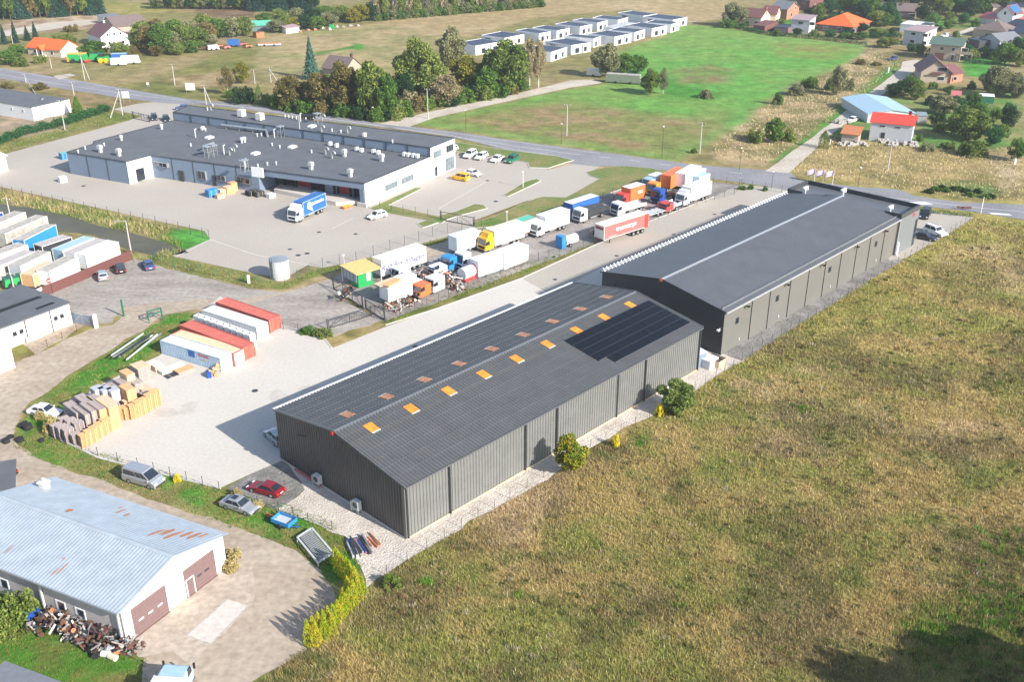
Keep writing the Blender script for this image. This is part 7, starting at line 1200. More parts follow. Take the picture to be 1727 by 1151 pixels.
T = [ # kind, leaf, base, top, width px, label, big
 ('conifer', 'needle_blue', (526, 133), 60, 33, 'tall blue green spruce standing before the brown roofed cottage', 1),
 ('round', 'leaf_brown', (490, 184), 128, 48, 'russet brown leaved tree at the left end of the tree belt', 1), ('tall', 'leaf_brown', (540, 188), 120, 56, 'purplish brown tree right of the spruce', 1), ('round', 'leaf_brown', (583, 190), 104, 60, 'broad brown and green tree below the cottage roof', 1),
 ('tall', 'leaf_olive', (628, 196), 101, 66, 'big dark olive tree with bare lower branches in the tree belt', 1), ('round', 'leaf_green', (655, 200), 124, 40, 'green tree behind the slim lamp post in the belt', 1), ('round', 'leaf_olive', (706, 160), 64, 72, 'large round olive green tree left of the tall pale pole', 1),
 ('willow', 'leaf_willow', (762, 112), 44, 52, 'grey green willow towering over the tree belt', 1), ('round', 'leaf_autumn', (785, 152), 94, 60, 'yellowing tree in front of the grey willow', 1), ('willow', 'leaf_birch', (750, 178), 124, 50, 'pale dry looking shrub tree right of the tall pole', 1), ('round', 'leaf_olive', (855, 158), 68, 68, 'big leafy green tree before the leftmost cube houses', 1), ('round', 'leaf_green', (822, 164), 112, 44, 'fresh green tree at the right end of the belt', 1),
 ('round', 'leaf_dark', (688, 166), 118, 40, 'dark tree behind the round olive green tree', 1), ('tall', 'leaf_olive', (740, 158), 100, 40, 'olive tree between the round tree and the yellowing tree', 1), ('round', 'leaf_brown', (608, 186), 118, 44, 'brown green tree wedged between the cottage roof and the dark olive tree', 1), ('round', 'leaf_olive', (514, 182), 138, 36, 'mixed brown green tree between russet and purplish trees', 1), ('round', 'leaf_olive', (838, 150), 86, 44, 'olive tree behind the big leafy green tree', 1),
 ('birch', 'leaf_birch', (893, 148), 57, 30, 'pale birch right of the big leafy green tree', 1), ('birch', 'leaf_birch', (908, 147), 62, 28, 'second pale birch beside the front row of cube houses', 1), ('birch', 'leaf_willow', (878, 150), 74, 24, 'thin birch pressed against the big leafy green tree', 0),
 ('bush', 'leaf_green', (505, 188), 160, 40, 'green bush under the russet tree', 0), ('bush', 'leaf_dark', (560, 192), 166, 40, 'dark bush under the purplish brown tree', 0), ('bush', 'leaf_green', (596, 197), 172, 36, 'bright green shrub at the road below the brown trees', 0), ('bush', 'leaf_dark', (650, 200), 168, 44, 'dark undergrowth bush below the olive tree', 0), ('bush', 'leaf_birch', (690, 185), 150, 44, 'dry pinkish bush left of the tall pale pole', 0), ('bush', 'leaf_olive', (735, 178), 150, 40, 'olive bush right of the tall pale pole', 0), ('bush', 'leaf_green', (776, 172), 146, 36, 'green shrub at the edge of the side track', 0), ('bush', 'leaf_dark', (800, 166), 138, 44, 'dark shrub under the yellowing tree', 0), ('bush', 'leaf_olive', (670, 160), 120, 44, 'dark gap filling bush behind the belt', 0), ('bush', 'leaf_green', (880, 152), 128, 30, 'low green bush under the birches', 0),
 ('thuja', 'leaf_green', (438, 176), 142, 14, 'slim green column tree at the left end of the tree belt', 0), ('bush', 'leaf_green', (456, 177), 152, 26, 'green bush next to the slim column tree', 0), ('round', 'leaf_autumn', (408, 140), 104, 26, 'autumn tinted tree by the double pole', 0), ('birch', 'leaf_brown', (385, 160), 108, 30, 'thin brown tree left of the dark green shrubs', 0), ('bush', 'leaf_dark', (412, 174), 138, 36, 'dark green shrub clump at the roadside', 0), ('bush', 'leaf_green', (390, 164), 148, 20, 'small green shrub at the roadside scrub', 0),
 ('round', 'leaf_willow', (1021, 130), 74, 42, 'olive tree standing at the end of the side track', 1), ('round', 'leaf_green', (1052, 124), 90, 34, 'green tree above the beekeeping wagon', 1), ('round', 'leaf_green', (1075, 123), 92, 32, 'green tree right above the beekeeping wagon', 0), ('round', 'leaf_olive', (1097, 159), 116, 32, 'dense tree in the green field left of the young birch', 1), ('birch', 'leaf_willow', (1118, 158), 112, 22, 'young birch in the green field by the reedy hollow', 0), ('bush', 'leaf_willow', (1190, 165), 148, 28, 'grey round bush alone in the green field', 0),
 ('round', 'leaf_willow', (1238, 44), 4, 38, 'tree with pale crown left of the first maroon roofed house', 1), ('bush', 'leaf_green', (1228, 46), 26, 26, 'green bush at the left corner of the village', 0),
 ('round', 'leaf_green', (1305, 240), 199, 34, 'round green tree in the scrub left of the lane', 1), ('bush', 'leaf_olive', (1330, 238), 214, 24, 'olive bush beside the round green scrub tree', 0), ('bush', 'leaf_olive', (1274, 240), 212, 28, 'bush left of the round green scrub tree', 0), ('bush', 'leaf_green', (1311, 176), 153, 18, 'small dense bush at the green field edge', 0), ('bush', 'leaf_willow', (1343, 160), 140, 28, 'olive grey bush at the field edge', 0), ('bush', 'leaf_green', (1367, 147), 125, 32, 'wide green bush at the field edge', 0), ('round', 'leaf_willow', (1411, 160), 110, 30, 'tall grey green shrub halfway up the scrub', 0), ('bush', 'leaf_green', (1398, 152), 130, 16, 'dark green shrub left of the tall scrub shrub', 0), ('bush', 'leaf_willow', (1429, 152), 124, 20, 'pale shrub right of the tall scrub shrub', 0), ('thuja', 'leaf_olive', (1389, 250), 220, 20, 'small young tree on the lane edge beside its shadow', 0), ('bush', 'leaf_brown', (1452, 108), 98, 18, 'brown low bush in the upper scrub', 0), ('bush', 'leaf_brown', (1478, 110), 102, 18, 'second brown low bush in the upper scrub', 0), ('bush', 'leaf_green', (1170, 258), 249, 12, 'tiny green shrub by the field corner pole', 0),
 ('round', 'leaf_green', (1533, 160), 127, 40, 'deep green tree behind the pale blue metal barn', 1), ('round', 'leaf_dark', (1505, 162), 140, 28, 'darker tree at the lane edge above the metal barn', 0), ('round', 'leaf_willow', (1588, 192), 160, 44, 'greyish fruit tree right of the metal barn', 1), ('bush', 'leaf_dark', (1570, 176), 160, 26, 'dark shrub between metal barn and fruit tree', 0), ('round', 'leaf_olive', (1634, 236), 186, 62, 'big dense tree right of the red roofed house', 1), ('bush', 'leaf_olive', (1640, 262), 232, 50, 'olive thicket below the big dense tree', 0), ('willow', 'leaf_willow', (1680, 162), 108, 52, 'large pale willow at the right side of the gardens', 1), ('willow', 'leaf_willow', (1712, 165), 124, 44, 'pale willow at the right frame edge', 1), ('round', 'leaf_olive', (1718, 112), 82, 34, 'dark olive tree at the right frame edge above the willows', 0), ('round', 'leaf_green', (1714, 272), 234, 30, 'dark green young tree at the right frame edge', 0), ('bush', 'leaf_willow', (1563, 254), 238, 26, 'greyish shrub right of the stone heaps', 0), ('round', 'leaf_green', (1620, 208), 176, 30, 'green fruit tree in the gardens', 0), ('bush', 'leaf_green', (1654, 190), 172, 30, 'garden bush below the white garden shed', 0), ('bush', 'leaf_olive', (1600, 250), 236, 24, 'low olive bush before the big dense tree', 0), ('bush', 'leaf_green', (1550, 238), 224, 14, 'small green bush at the corner of the red roofed house', 0),
 ('round', 'leaf_olive', (1496, 80), 62, 34, 'olive bush tree before the boxy white house', 0), ('thuja', 'hedge_leaf', (1566, 95), 80, 12, 'dark garden conifer at the green roofed house', 0), ('conifer', 'needle', (1414, 32), 10, 12, 'slim grey spruce behind the orange hipped roof', 0),
 # orange and white house gardens
 ('conifer', 'needle', (8, 74), 40, 16, 'conifer at the left frame edge above the orange roof', 0), ('conifer', 'needle', (27, 72), 33, 16, 'spruce second from the left frame edge', 0), ('conifer', 'needle', (47, 68), 42, 16, 'spruce behind the orange roof, left', 0), ('conifer', 'needle', (61, 68), 35, 15, 'dark spruce behind the orange roof, right', 0), ('bush', 'leaf_brown', (122, 53), 38, 22, 'reddish shrub tree by the sand track', 0), ('round', 'leaf_green', (14, 108), 84, 34, 'green tree at the left frame edge beside the orange house', 0), ('bush', 'leaf_olive', (36, 111), 93, 26, 'olive bush left of the orange house porch', 0), ('bush', 'leaf_olive', (68, 106), 88, 20, 'bush in front of the orange house', 0), ('round', 'leaf_olive', (116, 84), 56, 30, 'olive tree between orange and white houses', 0), ('round', 'leaf_green', (160, 94), 68, 44, 'dark green tree in front of the white farmhouse', 1), ('round', 'leaf_olive', (203, 96), 70, 34, 'grey green tree at the right corner of the white farmhouse', 0), ('bush', 'leaf_brown', (226, 92), 76, 20, 'brownish bush right of the white farmhouse', 0), ('bush', 'leaf_green', (182, 100), 90, 24, 'bush below the white farmhouse', 0), ('round', 'leaf_olive', (98, 80), 58, 24, 'small tree right behind the orange roof', 0), ('round', 'leaf_green', (30, 95), 74, 26, 'green garden tree left of the orange roof', 0),
]
for kd, lf, b_, tp, w__, lb, bg_ in T: tree(kd, lf, b_, tp, w__, label=lb, big=bool(bg_))
# thicket between the white farmhouse and the field
for k, (x, y, tp, w__) in enumerate(((236, 84, 46, 36), (254, 88, 42, 40), (274, 90, 38, 42), (292, 86, 50, 34), (312, 82, 40, 40), (333, 79, 44, 38), (352, 68, 36, 34), (371, 64, 30, 38), (392, 62, 28, 36), (412, 60, 26, 34), (246, 74, 36, 36), (268, 72, 30, 34), (296, 70, 30, 38), (322, 66, 32, 34), (345, 58, 22, 34), (300, 92, 72, 30), (266, 94, 76, 24), (325, 88, 68, 30), (355, 76, 56, 30), (240, 60, 34, 30), (340, 78, 60, 24))):
    tree('round' if k % 3 else 'willow', ('leaf_olive', 'leaf_brown', 'leaf_green', 'leaf_willow', 'leaf_olive')[k % 5], (x, y), tp, w__, label=('olive','brown','green','greyish','mossy')[k%5]+' thicket tree, '+ordw(k+1)+' right of the white farmhouse', group='thicket right of the white farmhouse')
for k, (x, y, tp, w__) in enumerate(((446, 40, 20, 26), (468, 54, 32, 30), (482, 48, 24, 26), (497, 50, 28, 26), (513, 49, 24, 28), (534, 49, 26, 30), (556, 44, 20, 30), (574, 36, 8, 36), (596, 38, 14, 28), (524, 34, 14, 30), (546, 30, 8, 30), (500, 34, 12, 30), (474, 36, 14, 28), (610, 36, 6, 30), (625, 34, 4, 30))):
    tree('round', ('leaf_green', 'leaf_willow', 'leaf_olive', 'leaf_autumn', 'leaf_dark')[k % 5], (x, y), tp, w__, label=('green','greyish','olive','yellowing','dark')[k%5]+' garden tree, '+ordw(k+1)+' behind the far field scrap', group='garden trees behind the far field')
LM = [(1264, 36, 'leftmost maroon roofed house'), (1312, 25, 'brick house'), (1348, 45, 'white pink roofed house'), (1406, 42, 'orange hipped roof'), (1512, 22, 'long brown roof'), (1540, 44, 'solar flat roof'), (1538, 66, 'boxy white house'), (1592, 86, 'green roofed house'), (1576, 122, 'tan gabled house'), (1612, 128, 'brick wing'), (1690, 32, 'white solar house'), (1665, 62, 'wide brown roof'), (1668, 76, 'grey gabled house'), (1700, 89, 'dark carport'), (1660, 168, 'long white garden shed'), (1610, 167, 'pink garden shed'), (1500, 215, 'red roofed house'), (1500, 185, 'pale blue metal barn'), (1355, 8, 'dark topmost house'), (1640, 80, 'black flat roof')]
USED = {}
def near_label(kind, x, y):
    d, lx, ly, nm_ = min((math.hypot(x-a, (y-b)*1.8), a, b, n) for a, b, n in LM); r_ = ('just left of' if x < lx else 'just right of') if abs(x-lx) > abs(y-ly)*1.8 else ('below' if y > ly else 'behind'); L_ = kind+' '+r_+' the '+nm_; USED[L_] = USED.get(L_, 0)+1
    return L_ if USED[L_] == 1 else ordw(USED[L_])+' '+L_
# forest edges
for k in range(46):
    x = -20+k*4.2+random.uniform(-2, 2); r_ = k % 3; tree(('conifer', 'tall', 'conifer', 'round', 'tall')[k % 5], ('needle', 'leaf_dark', 'needle', 'leaf_brown', 'leaf_olive')[k % 5], (x, 34-x*.06-r_*5), None, (24, 22, 28, 24, 26)[k % 5], H=random.uniform(15, 21), label='dark tree of the forest edge in the top left corner', group='forest edge, top left')
for k in range(34):
    x = 424+k*3.2+random.uniform(-2, 2); r_ = k % 3; tree(('conifer', 'tall')[k % 4 == 1], ('needle', 'leaf_dark')[k % 4 == 1], (x, 18-r_*6+(x-424)*.02), None, 22, H=random.uniform(12, 17), label='dark spruce of the forest edge behind the garden trees', group='forest edge, behind the gardens')
for k in range(58):
    f = k/57; x = 632+f*275; y = 33-f*23; r_ = k % 3; tree(('birch', 'tall', 'birch', 'round')[k % 4], ('leaf_birch', 'leaf_olive', 'leaf_willow', 'leaf_olive')[k % 4], (x+random.uniform(-3, 3), y-r_*4), None, 20, H=random.uniform(10, 15), label='slender tree of the pale wood edge along the tan field', group='wood edge along the tan field')
for k in range(26):
    f = k/25; tree('bush', ('leaf_olive', 'leaf_green', 'leaf_willow')[k % 3], (634+f*272, 34-f*23), None, 26, H=3.5+(k % 3), label=ordw(k+1)+' understorey bush from the left below the pale wood edge', group='understorey of the wood edge')
for k in range(30):
    x = 262+k*6+random.uniform(-2, 2); tree('round', ('leaf_olive', 'leaf_dark', 'leaf_willow')[k % 3], (x, 14-(k % 2)*6+(x-262)*.01), None, 20, H=random.uniform(6, 9), label='tree of the distant hedge at the top edge, left half', group='distant hedge at the top edge')
for k in range(46):
    x = 1378+k*7.6+random.uniform(-3, 3); y = (18, 10, 3)[k % 3]-6+max(0, (x-1480)*.05); tree(('tall', 'round', 'conifer')[k % 3] if x < 1560 else 'tall', ('leaf_dark', 'leaf_olive', 'needle')[k % 3] if x < 1560 else ('leaf_olive', 'leaf_autumn', 'leaf_willow')[k % 3], (x, y), None, 28, H=random.uniform(10, 15), label='dark tree of the wood behind the village roofs', group='wood behind the village')
for k, (x, y, H_, w__) in enumerate(((1385, 40, 4, 26), (1402, 42, 5, 22), (1440, 48, 4, 24), (1455, 54, 4, 20), (1470, 40, 6, 30), (1490, 44, 6, 30), (1508, 42, 7, 24), (1480, 62, 4, 30), (1500, 60, 3.5, 26), (1450, 66, 3, 26), (1425, 64, 3, 22), (1400, 62, 3, 22), (1372, 60, 3, 18), (1345, 59, 3, 16), (1310, 60, 3, 20), (1255, 47, 2.5, 16), (1540, 86, 4, 20), (1552, 92, 4, 18), (1580, 52, 3, 18), (1600, 48, 4, 18), (1612, 62, 3, 16), (1628, 92, 4, 22), (1640, 98, 4, 22), (1660, 96, 4, 24), (1680, 100, 4, 24), (1700, 98, 5, 26), (1690, 74, 5, 18), (1640, 72, 3, 14), (1668, 66, 3, 16), (1716, 84, 5, 20), (1645, 45, 4, 14), (1624, 40, 5, 20), (1600, 34, 5, 18), (1365, 26, 4, 18), (1335, 22, 4, 18), (1385, 18, 4, 20), (1430, 56, 3, 20), (1316, 42, 3, 14), (1638, 150, 3, 16), (1600, 160, 3, 18), (1572, 150, 3, 14), (1665, 152, 4, 20), (1584, 222, 3, 20), (1665, 215, 3, 20), (1690, 230, 4, 24), (1680, 205, 4, 24), (1700, 192, 4, 24))):
    tree('round' if k % 2 else 'bush', ('leaf_green', 'hedge_leaf', 'leaf_olive', 'leaf_dark', 'leaf_green')[k % 5], (x, y), None, w__, H=H_, label=near_label(('green', 'dark', 'olive', 'deep green', 'leafy')[k % 5]+(' tree' if k % 2 else ' bush'), x, y), group='garden greenery of the village')
for k, (x, y, tp, w__) in enumerate(((470, 182, 158, 30), (486, 186, 160, 30), (522, 191, 164, 34), (545, 194, 166, 30), (575, 196, 168, 34), (612, 200, 172, 34), (636, 204, 176, 30), (668, 200, 166, 36), (684, 196, 160, 30), (708, 186, 156, 34), (722, 184, 158, 26), (758, 178, 148, 30), (786, 172, 142, 30), (815, 168, 138, 34), (840, 164, 134, 34), (862, 158, 132, 26), (640, 180, 130, 44), (600, 178, 128, 40), (560, 176, 126, 40), (725, 165, 122, 40), (800, 152, 110, 40))):
    tree('bush' if k < 16 else 'round', ('leaf_green', 'leaf_olive', 'leaf_green', 'leaf_brown', 'leaf_green', 'leaf_dark')[k % 6], (x, y), tp, w__, label=('green', 'olive', 'leafy', 'brownish', 'bright green', 'dark')[k % 6]+' undergrowth, '+ordw(k+1)+' filling plant of the tree belt', group='undergrowth of the tree belt')
for k, (x, y, H_, w__) in enumerate(((1452, 34, 9, 30), (1468, 30, 10, 32), (1478, 44, 7, 28), (1494, 38, 9, 30), (1505, 26, 9, 28), (1440, 26, 9, 28), (1425, 22, 9, 26), (1400, 24, 8, 26), (1556, 34, 7, 24), (1572, 40, 5, 24), (1588, 26, 9, 30), (1612, 24, 9, 30), (1636, 28, 9, 30), (1655, 22, 9, 28), (1380, 30, 6, 22), (1560, 48, 4, 20), (1712, 100, 8, 34), (1694, 108, 8, 34), (1545, 168, 5, 26), (1612, 190, 5, 28), (1580, 214, 4, 26), (1640, 182, 5, 26), (1604, 226, 4, 26), (1672, 246, 5, 30), (1700, 215, 6, 30))):
    tree('round', ('leaf_dark', 'leaf_green', 'leaf_olive', 'hedge_leaf')[k % 4], (x, y), None, w__, H=H_, label=near_label(('tall dark', 'full green', 'olive crowned', 'deep green')[k % 4]+' tree', x, y), group='garden greenery of the village')
machine('green_machine', 'green wheeled loader among the stored truck bodies', 'loader', 26, 484, 3.6, 1.9, 1.9, 'green', 'green_dark', .7, 2, .6)
# warehouse side bushes and the thuja row
tree('round', 'bush_autumn', (963, 801), 737, 52, label='round yellow and green autumn bush against the near warehouse wall', big=True); tree('round', 'bush_green', (1139, 697), 645, 60, label='large loose grey green bush at the far end of the near warehouse', big=True); tree('bush', 'leaf_yellow', (1112, 701), 678, 18, label='small bright yellow green bush in front of the grey green bush'); tree('bush', 'leaf_yellow', (1039, 754), 732, 13, label='small yellow shrub on the gravel edge between both bushes')
TH = [(521, 1090, 1045), (530, 1083, 1038), (539, 1076, 1032), (547, 1070, 1028), (555, 1063, 1022), (563, 1056, 1018), (571, 1049, 1012), (577, 1041, 1004), (584, 1036, 1000), (590, 1028, 990), (597, 1021, 978), (604, 1012, 968), (611, 1004, 972), (600, 1000, 955), (592, 992, 945), (586, 983, 938), (579, 974, 934), (572, 964, 928), (567, 954, 922), (580, 1026, 992), (588, 1014, 972), (534, 1090, 1050), (548, 1080, 1042), (561, 1070, 1034)]
for k, (x, y, tp) in enumerate(TH): tree('thuja', 'thuja_leaf', (x, y), tp, 18, label='golden green thuja, '+ordw(k+1)+' planted in the row beside the dirt road', group='thuja row beside the dirt road')
for x, y, tp, w__, lb in ((35, 1050, 985, 60, 'overgrown yellow green bush against the barn wall'), (12, 1070, 1030, 46, 'brownish weeds bush at the left frame edge below the barn'), (390, 962, 945, 26, 'green creeper bush at the right barn corner'), (395, 945, 920, 24, 'brown weeds bush at the right barn corner')): tree('bush', 'leaf_olive' if w__ > 40 else 'reed_leaf', (x, y), tp, w__, label=lb)
for i, (x, y, tp, w__, lb) in enumerate(((660, 990, 968, 36, 'yellow green weed clump in the meadow corner by the gravel'), (90, 728, 700, 30, 'dry brown bush at the left end of the pallet heaps'), (70, 706, 690, 22, 'brown weeds between white saloon and pallets'), (545, 567, 552, 36, 'shrubby verge bush below the dirt patch'), (520, 562, 553, 30, 'low green verge bush by the wire fence'), (300, 812, 798, 14, 'small yellow green shrub on the bank above the van'), (400, 838, 826, 20, 'dry grass bush behind the silver saloon'), (435, 858, 846, 20, 'dry grass bush right of the silver saloon'), (1252, 320, 312, 14, 'small round shrub in the truck yard bed, left'), (1266, 319, 310, 12, 'small green shrub in the truck yard bed, right'), (1290, 322, 317, 10, 'tiny shrub at the truck yard corner'))): tree('bush', ('leaf_olive', 'reed_leaf', 'reed_leaf', 'leaf_olive', 'leaf_green', 'leaf_yellow', 'reed_leaf', 'reed_leaf', 'leaf_green', 'leaf_green', 'leaf_green')[i], (x, y), tp, w__, label=lb)
tree('conifer', 'leaf_green', (133, 196), 160, 30, label='dark green conifer at the right end of the white hall', big=True); tree('bush', 'leaf_brown', (68, 150), 138, 30, label='brown leafless shrub on the verge above the white hall'); tree('bush', 'leaf_brown', (10, 150), 138, 24, label='brown shrub at the left frame edge by the road')
for k in range(11): x = 1565+k*10.5+random.uniform(-3, 3); tree('bush', 'leaf_green' if k % 2 else 'leaf_dark', (x, 322+(x-1565)*.08+random.uniform(-5, 5)), None, 17, H=1.2, label='low green shrub in the patch across the road from the office block', group='low shrubs across the road')
# large trees just outside the lower right corner: they throw the shade on the meadow
for k, (x, y, H_, W_) in enumerate(((62, 59.5, 14, 9), (68, 60, 14, 9), (74, 60, 13, 9), (57, 58.5, 14, 9), (80, 50, 14, 9), (85, 55, 14, 9), (73, 47, 14, 9), (49.5, 56.5, 15, 9), (54.5, 56, 15, 9), (60.5, 53, 14, 8), (66, 51, 13, 8), (71, 52.5, 13.4, 9), (76, 55, 13, 8), (64, 47, 13, 8), (57, 50, 14, 8))): tree('round', 'leaf_dark', (0, 0), H=H_, Wm=W_, label='tall leafy tree below the lower right corner of the view shading the meadow', group='trees shading the meadow corner', big=True, world=(x, y))
def hedge(label, pts, w_, h_, mt='hedge_leaf', dens=60, leaf=.28, nm='hedge'):
    p = W(pts); c0 = Vector((*p[0], 0)); t = thing(nm, label, 'hedge', c0); P = []; g = np.random.default_rng(len(label))
    for a, b in zip(p, p[1:]):
        d = (b-a).length; n = int(d*dens*w_*h_); f = g.random(n); u = (b-a)/d; nn = Vector((-u.y, u.x)); s = g.normal(0, .33, n).clip(-.6, .6)*w_; z = g.random(n)**.6*h_*(.8+.4*np.sin(f*d*1.3)*.5+.2*g.random(n)); P.append(np.stack([a.x+(b.x-a.x)*f+nn.x*s-c0.x, a.y+(b.y-a.y)*f+nn.y*s-c0.y, z], 1))
    P = np.concatenate(P); me = leaf_mesh('foliage', P, g.uniform(.7, 1.4, len(P))*leaf, seed=3); me.materials[0] = M[mt]; o = bpy.data.objects.new('foliage', me); COL.objects.link(o); o.parent = t
    m = MB()
    for a, b in zip(p, p[1:]):
        for k in range(int((b-a).length/1.2)): q = a.lerp(b, (k+.5)/max(1, int((b-a).length/1.2))); m.cyl((q.x-c0.x, q.y-c0.y, 0), (q.x-c0.x, q.y-c0.y, h_*.7), .06, n=5)
    s = m.build('stems', 'bark', t); s['kind'] = 'stuff'; return t
hedge('long clipped green hedge between the hall yard and the factory drive', [(-10, 246), (40, 228), (100, 214), (150, 198), (184, 187)], 2.2, 2.2); hedge('low green hedge by the office block car park', [(1545, 356), (1575, 360), (1640, 366)], 1.2, .9, leaf=.2); hedge('dark hedge of the gardens along the green field', [(1236, 46), (1290, 58), (1380, 66), (1462, 76)], 1.4, 1.5, leaf=.35, dens=25)
hedge('dark hedge behind the boxy white house', [(1465, 64), (1520, 66)], 2, 2.5, leaf=.4, dens=20); hedge('dark green hedge below the dark roofed houses at right', [(1630, 88), (1660, 92), (1700, 96)], 2, 2.2, leaf=.4, dens=20); hedge('clipped hedge in the lawn behind the tan gabled house', [(1624, 106), (1690, 110)], 1.5, 1.6, leaf=.35, dens=25)
# grasses
CT = {}
def stuffgrass(name, label, polys_px, n, h, wd, colf, **k): return blades(name, label, [[(q.x, q.y) for q in W(p)] for p in polys_px], n, h, wd, colf, **k)
def cg(a, b, c_, sc=4):
    def f(x, y):
        n1 = fbm(x, y, sc, 0, 4); n2 = fbm(x, y, sc*.35, 3, 3); t1 = np.clip((n1-.38)/.28, 0, 1)[:, None]; t2 = np.clip((n2-.45)/.25, 0, 1)[:, None]; return (np.asarray(a)*(1-t1)+np.asarray(b)*t1)*(1-.6*t2)+np.asarray(c_)*.6*t2
    return f
def meadow_col(x, y):
    c = ground_col(x, y)*1.22; n = fbm(x, y, 1.6, 5, 3); n4 = fbm(x, y, 4, 2, 3); t = np.clip((n-.5)/.2, 0, 1)[:, None]; g = np.clip((n4-.64)/.08, 0, 1)[:, None]; r = rng.random((len(x), 1))
    c = c*(1-.5*t)+np.asarray((.36, .275, .105))*.5*t; c = c*(1-.55*g)+np.asarray((.09, .135, .03))*.55*g; return np.where(r < .06, np.asarray((.42, .35, .22)), c)
MEADOW = [(430, 1230), (440, 1151), (521, 1100), (570, 1060), (622, 1000), (662, 968), (722, 928), (862, 843), (942, 803), (998, 759), (1097, 707), (1253, 611), (1335, 559), (1419, 507), (1527, 439), (1596, 399), (1645, 368), (1727, 378), (1800, 385), (1860, 1230)]
stuffgrass('meadow_grass', 'tall dry straw and olive grass of the open meadow', [MEADOW], 34, .38, .048, meadow_col, ref=90, pw=2.0)
stuffgrass('bank_grass', 'short bright green grass on the banks around the pallet yard', [[(30, 720), (25, 755), (90, 785), (200, 820), (300, 860), (440, 905), (500, 925), (560, 990), (612, 960), (560, 880), (470, 850), (380, 828), (240, 790), (100, 745), (95, 700), (160, 645), (240, 610), (275, 590), (330, 530), (290, 530), (210, 580), (100, 650), (50, 690)]], 14, .22, .06, cg((.05, .17, .02), (.14, .18, .04), (.3, .24, .1)), ref=110)
stuffgrass('lawn_grass', 'green grass of the lawn below the barn', [[(0, 1040), (60, 1055), (200, 1095), (240, 1112), (260, 1160), (250, 1200), (-60, 1200), (-60, 1020)]], 18, .18, .05, cg((.05, .16, .02), (.15, .15, .04), (.2, .2, .06)), ref=100)
stuffgrass('reeds', 'straw coloured reeds round the pond', [[(0, 322), (130, 350), (262, 378), (290, 388), (283, 400), (312, 414), (306, 425), (270, 440), (225, 440), (262, 430), (300, 420), (290, 412), (262, 402), (180, 382), (60, 350), (0, 343)]], 7, .8, .08, cg((.32, .26, .12), (.12, .17, .04), (.45, .37, .2), 5), ref=170)
stuffgrass('scrub_grass', 'pale dry scrub grass beside the lane', [[(1465, 80), (1520, 108), (1452, 160), (1379, 218), (1290, 275), (1200, 262), (1205, 245), (1290, 180), (1345, 146), (1405, 123), (1454, 95)], [(1400, 230), (1560, 250), (1727, 250), (1727, 340), (1620, 335), (1500, 318), (1332, 292)]], 1.7, .4, .10, cg((.44, .35, .2), (.3, .26, .12), (.5, .42, .27), 6), ref=170, cut=700, pw=1.)
stuffgrass('verge_grass', 'rough verge grass along the truck yard and track', [[(640, 540), (860, 455), (1005, 405), (1008, 413), (860, 471), (655, 547)], [(262, 438), (290, 434), (430, 468), (480, 479), (545, 452), (600, 442), (820, 380), (1000, 322), (1010, 324), (830, 384), (612, 446), (545, 460), (480, 488), (420, 486), (262, 450)], [(0, 245), (187, 187), (235, 197), (100, 233), (0, 260)]], 5, .3, .08, cg((.14, .17, .04), (.24, .2, .09), (.07, .16, .03)), ref=150, cut=400)

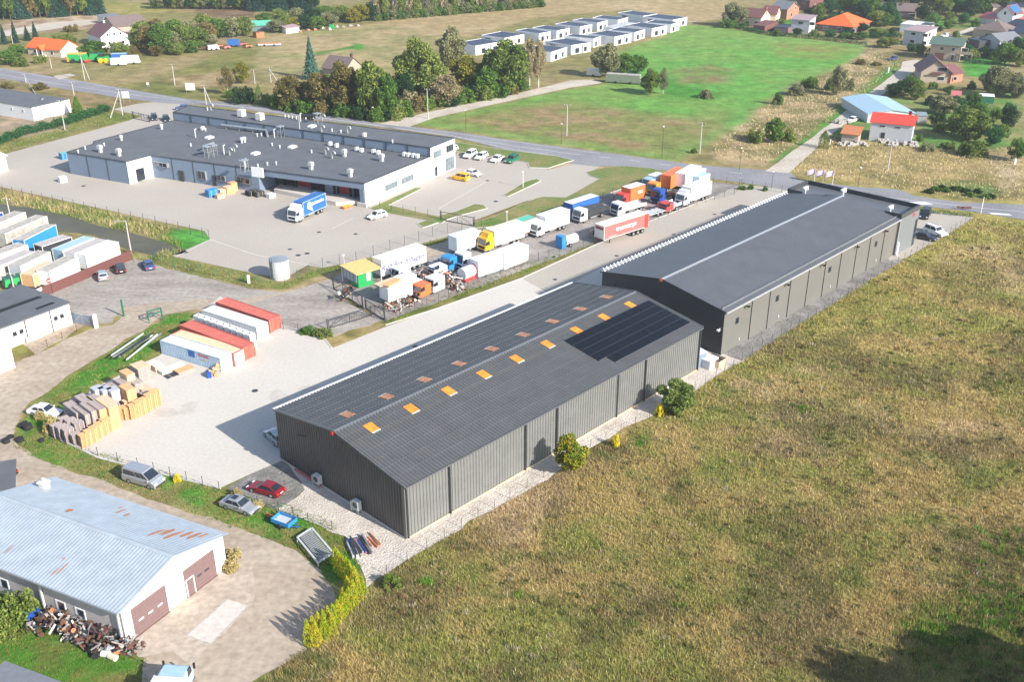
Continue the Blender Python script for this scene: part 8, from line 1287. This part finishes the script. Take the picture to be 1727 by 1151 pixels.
def clumps():
    g = np.random.default_rng(5); poly = [(q.x, q.y) for q in W(MEADOW)]; xs = [p[0] for p in poly]; ys = [p[1] for p in poly]; n = 9000; x = g.uniform(min(xs), max(xs), n); y = g.uniform(min(ys), 230, n)
    k = (sdist(x, y, poly) > .6) & (g.random(n) < np.minimum(1, (85/np.hypot(x, y))**1.5)*(.25+1.5*np.clip(fbm(x, y, 14, 1)-.35, 0, 1))); x, y = x[k], y[k]
    ex = []                                  # greener stands the photo shows
    for px, py, r_, m_ in ((1660, 1050, 5, 70), (1600, 1080, 4, 40), (1700, 1010, 4, 40), (1560, 1070, 3, 20), (1710, 930, 5, 40), (870, 1000, 1, 3), (1140, 1020, 1.2, 4), (1350, 690, 1.5, 6), (720, 985, 1.5, 5), (1085, 745, 1, 4)):
        c = at(px, py); ex.append(np.stack([g.normal(c.x, r_*.5, m_), g.normal(c.y, r_*.5, m_)], 1))
    ex = np.concatenate(ex); ne = len(ex); x = np.concatenate([x, ex[:, 0]]); y = np.concatenate([y, ex[:, 1]]); N = len(x)
    pal = np.array([(.05, .07, .02), (.09, .12, .03), (.20, .12, .06), (.34, .27, .15), (.13, .10, .05), (.12, .17, .03), (.42, .36, .26)]); ci = g.choice(7, N, p=[.2, .2, .16, .14, .16, .09, .05]); ci[-ne:] = g.choice([0, 1, 5], ne); C = pal[ci]; C[-ne:] *= (.8, 1.5, .6)
    B = 46; sz = g.uniform(.18, .6, N); sz[-ne:] *= 1.4; th = g.uniform(0, 2*np.pi, (N, B)); rr = g.random((N, B))**.6*sz[:, None]; bx = x[:, None]+rr*np.cos(th)*1.3; by = y[:, None]+rr*np.sin(th); hh = g.uniform(.25, .6, (N, B))*(.7+sz[:, None])*(1.15-rr/sz[:, None]*.6)
    w_ = g.uniform(.03, .08, (N, B))*np.maximum(1, np.hypot(bx, by)/95); a = g.uniform(0, np.pi, (N, B)); v = np.zeros((N, B, 3, 3)); dx, dy = np.cos(a)*w_/2, np.sin(a)*w_/2
    v[..., 0, 0] = bx-dx; v[..., 0, 1] = by-dy; v[..., 1, 0] = bx+dx; v[..., 1, 1] = by+dy; v[..., 2, 0] = bx+g.normal(0, .12, (N, B)); v[..., 2, 1] = by+g.normal(0, .12, (N, B)); v[..., 2, 2] = hh
    c = C[:, None, :]*g.uniform(.5, 1.7, (N, B, 1)); M_ = N*B; me = bpy.data.meshes.new('meadow_weeds'); me.vertices.add(M_*3); me.vertices.foreach_set('co', v.ravel()); me.loops.add(M_*3); me.loops.foreach_set('vertex_index', np.arange(M_*3, dtype=np.int32)); me.polygons.add(M_); me.polygons.foreach_set('loop_start', np.arange(0, M_*3, 3, dtype=np.int32)); me.update(calc_edges=True)
    a_ = me.color_attributes.new('col', 'FLOAT_COLOR', 'POINT'); a_.data.foreach_set('color', np.repeat(np.concatenate([c.reshape(-1, 3), np.ones((M_, 1))], 1), 3, 0).astype(np.float32).ravel()); me.materials.append(M['grass_mat']); o = bpy.data.objects.new('meadow_weeds', me); COL.objects.link(o); o['kind'] = 'stuff'; o['label'] = 'green and brown weed clumps standing in the dry meadow'; o['category'] = 'weeds'
clumps()

for k, (x, y, r_) in enumerate(((518, 428, .5), (489, 421, .4), (503, 431, .5), (600, 395, .4), (538, 392, .4), (836, 340, .5), (934, 434, .4), (822, 305, .4), (1040, 432, .4), (1205, 362, .4), (936, 472, .4), (1136, 396, .4), (141, 314, .5), (640, 620, .45), (430, 660, .45), (700, 585, .4))):
    m = MB(); m.cyl((0, 0, .03), (0, 0, .06), r_, n=16); o = m.build('drain_cover', 'dark_steel', loc=at(x, y)); o['kind'] = 'structure'
def stains():
    g = random.Random(3)
    for k in range(12):
        x, y = (g.uniform(240, 560), g.uniform(640, 740)); c = at(x, y); m = MB(); n = 11; R_ = g.uniform(.4, 1.6); m.face([(R_*g.uniform(.6, 1.2)*math.cos(q*2*math.pi/n)*1.7, R_*g.uniform(.6, 1.2)*math.sin(q*2*math.pi/n), .052+k*.0004) for q in range(n)])
        o = m.build('oil_stain', 'stain', loc=(c.x, c.y, 0)); o.rotation_euler.z = g.uniform(0, 3); o['kind'] = 'structure'
mat('stain', (.45, .42, .37), .8, var=.12, scale=1.)
stains()

def haze():
    m = bpy.data.materials.new('haze'); t = nodes(m); t.nodes.clear(); o = t.nodes.new('ShaderNodeOutputMaterial'); v = t.nodes.new('ShaderNodeVolumePrincipled'); v.inputs['Color'].default_value = (.86, .92, 1, 1); v.inputs['Density'].default_value = .00016; v.inputs['Anisotropy'].default_value = .2; t.links.new(v.outputs[0], o.inputs['Volume']); M['haze'] = m
    b = MB(); b.box(-4400, 4400, -380, 8200, -1, 72); h = b.build('haze', 'haze'); h['kind'] = 'stuff'; h['label'] = 'thin daylight haze over the whole place'; h['category'] = 'haze'
haze()
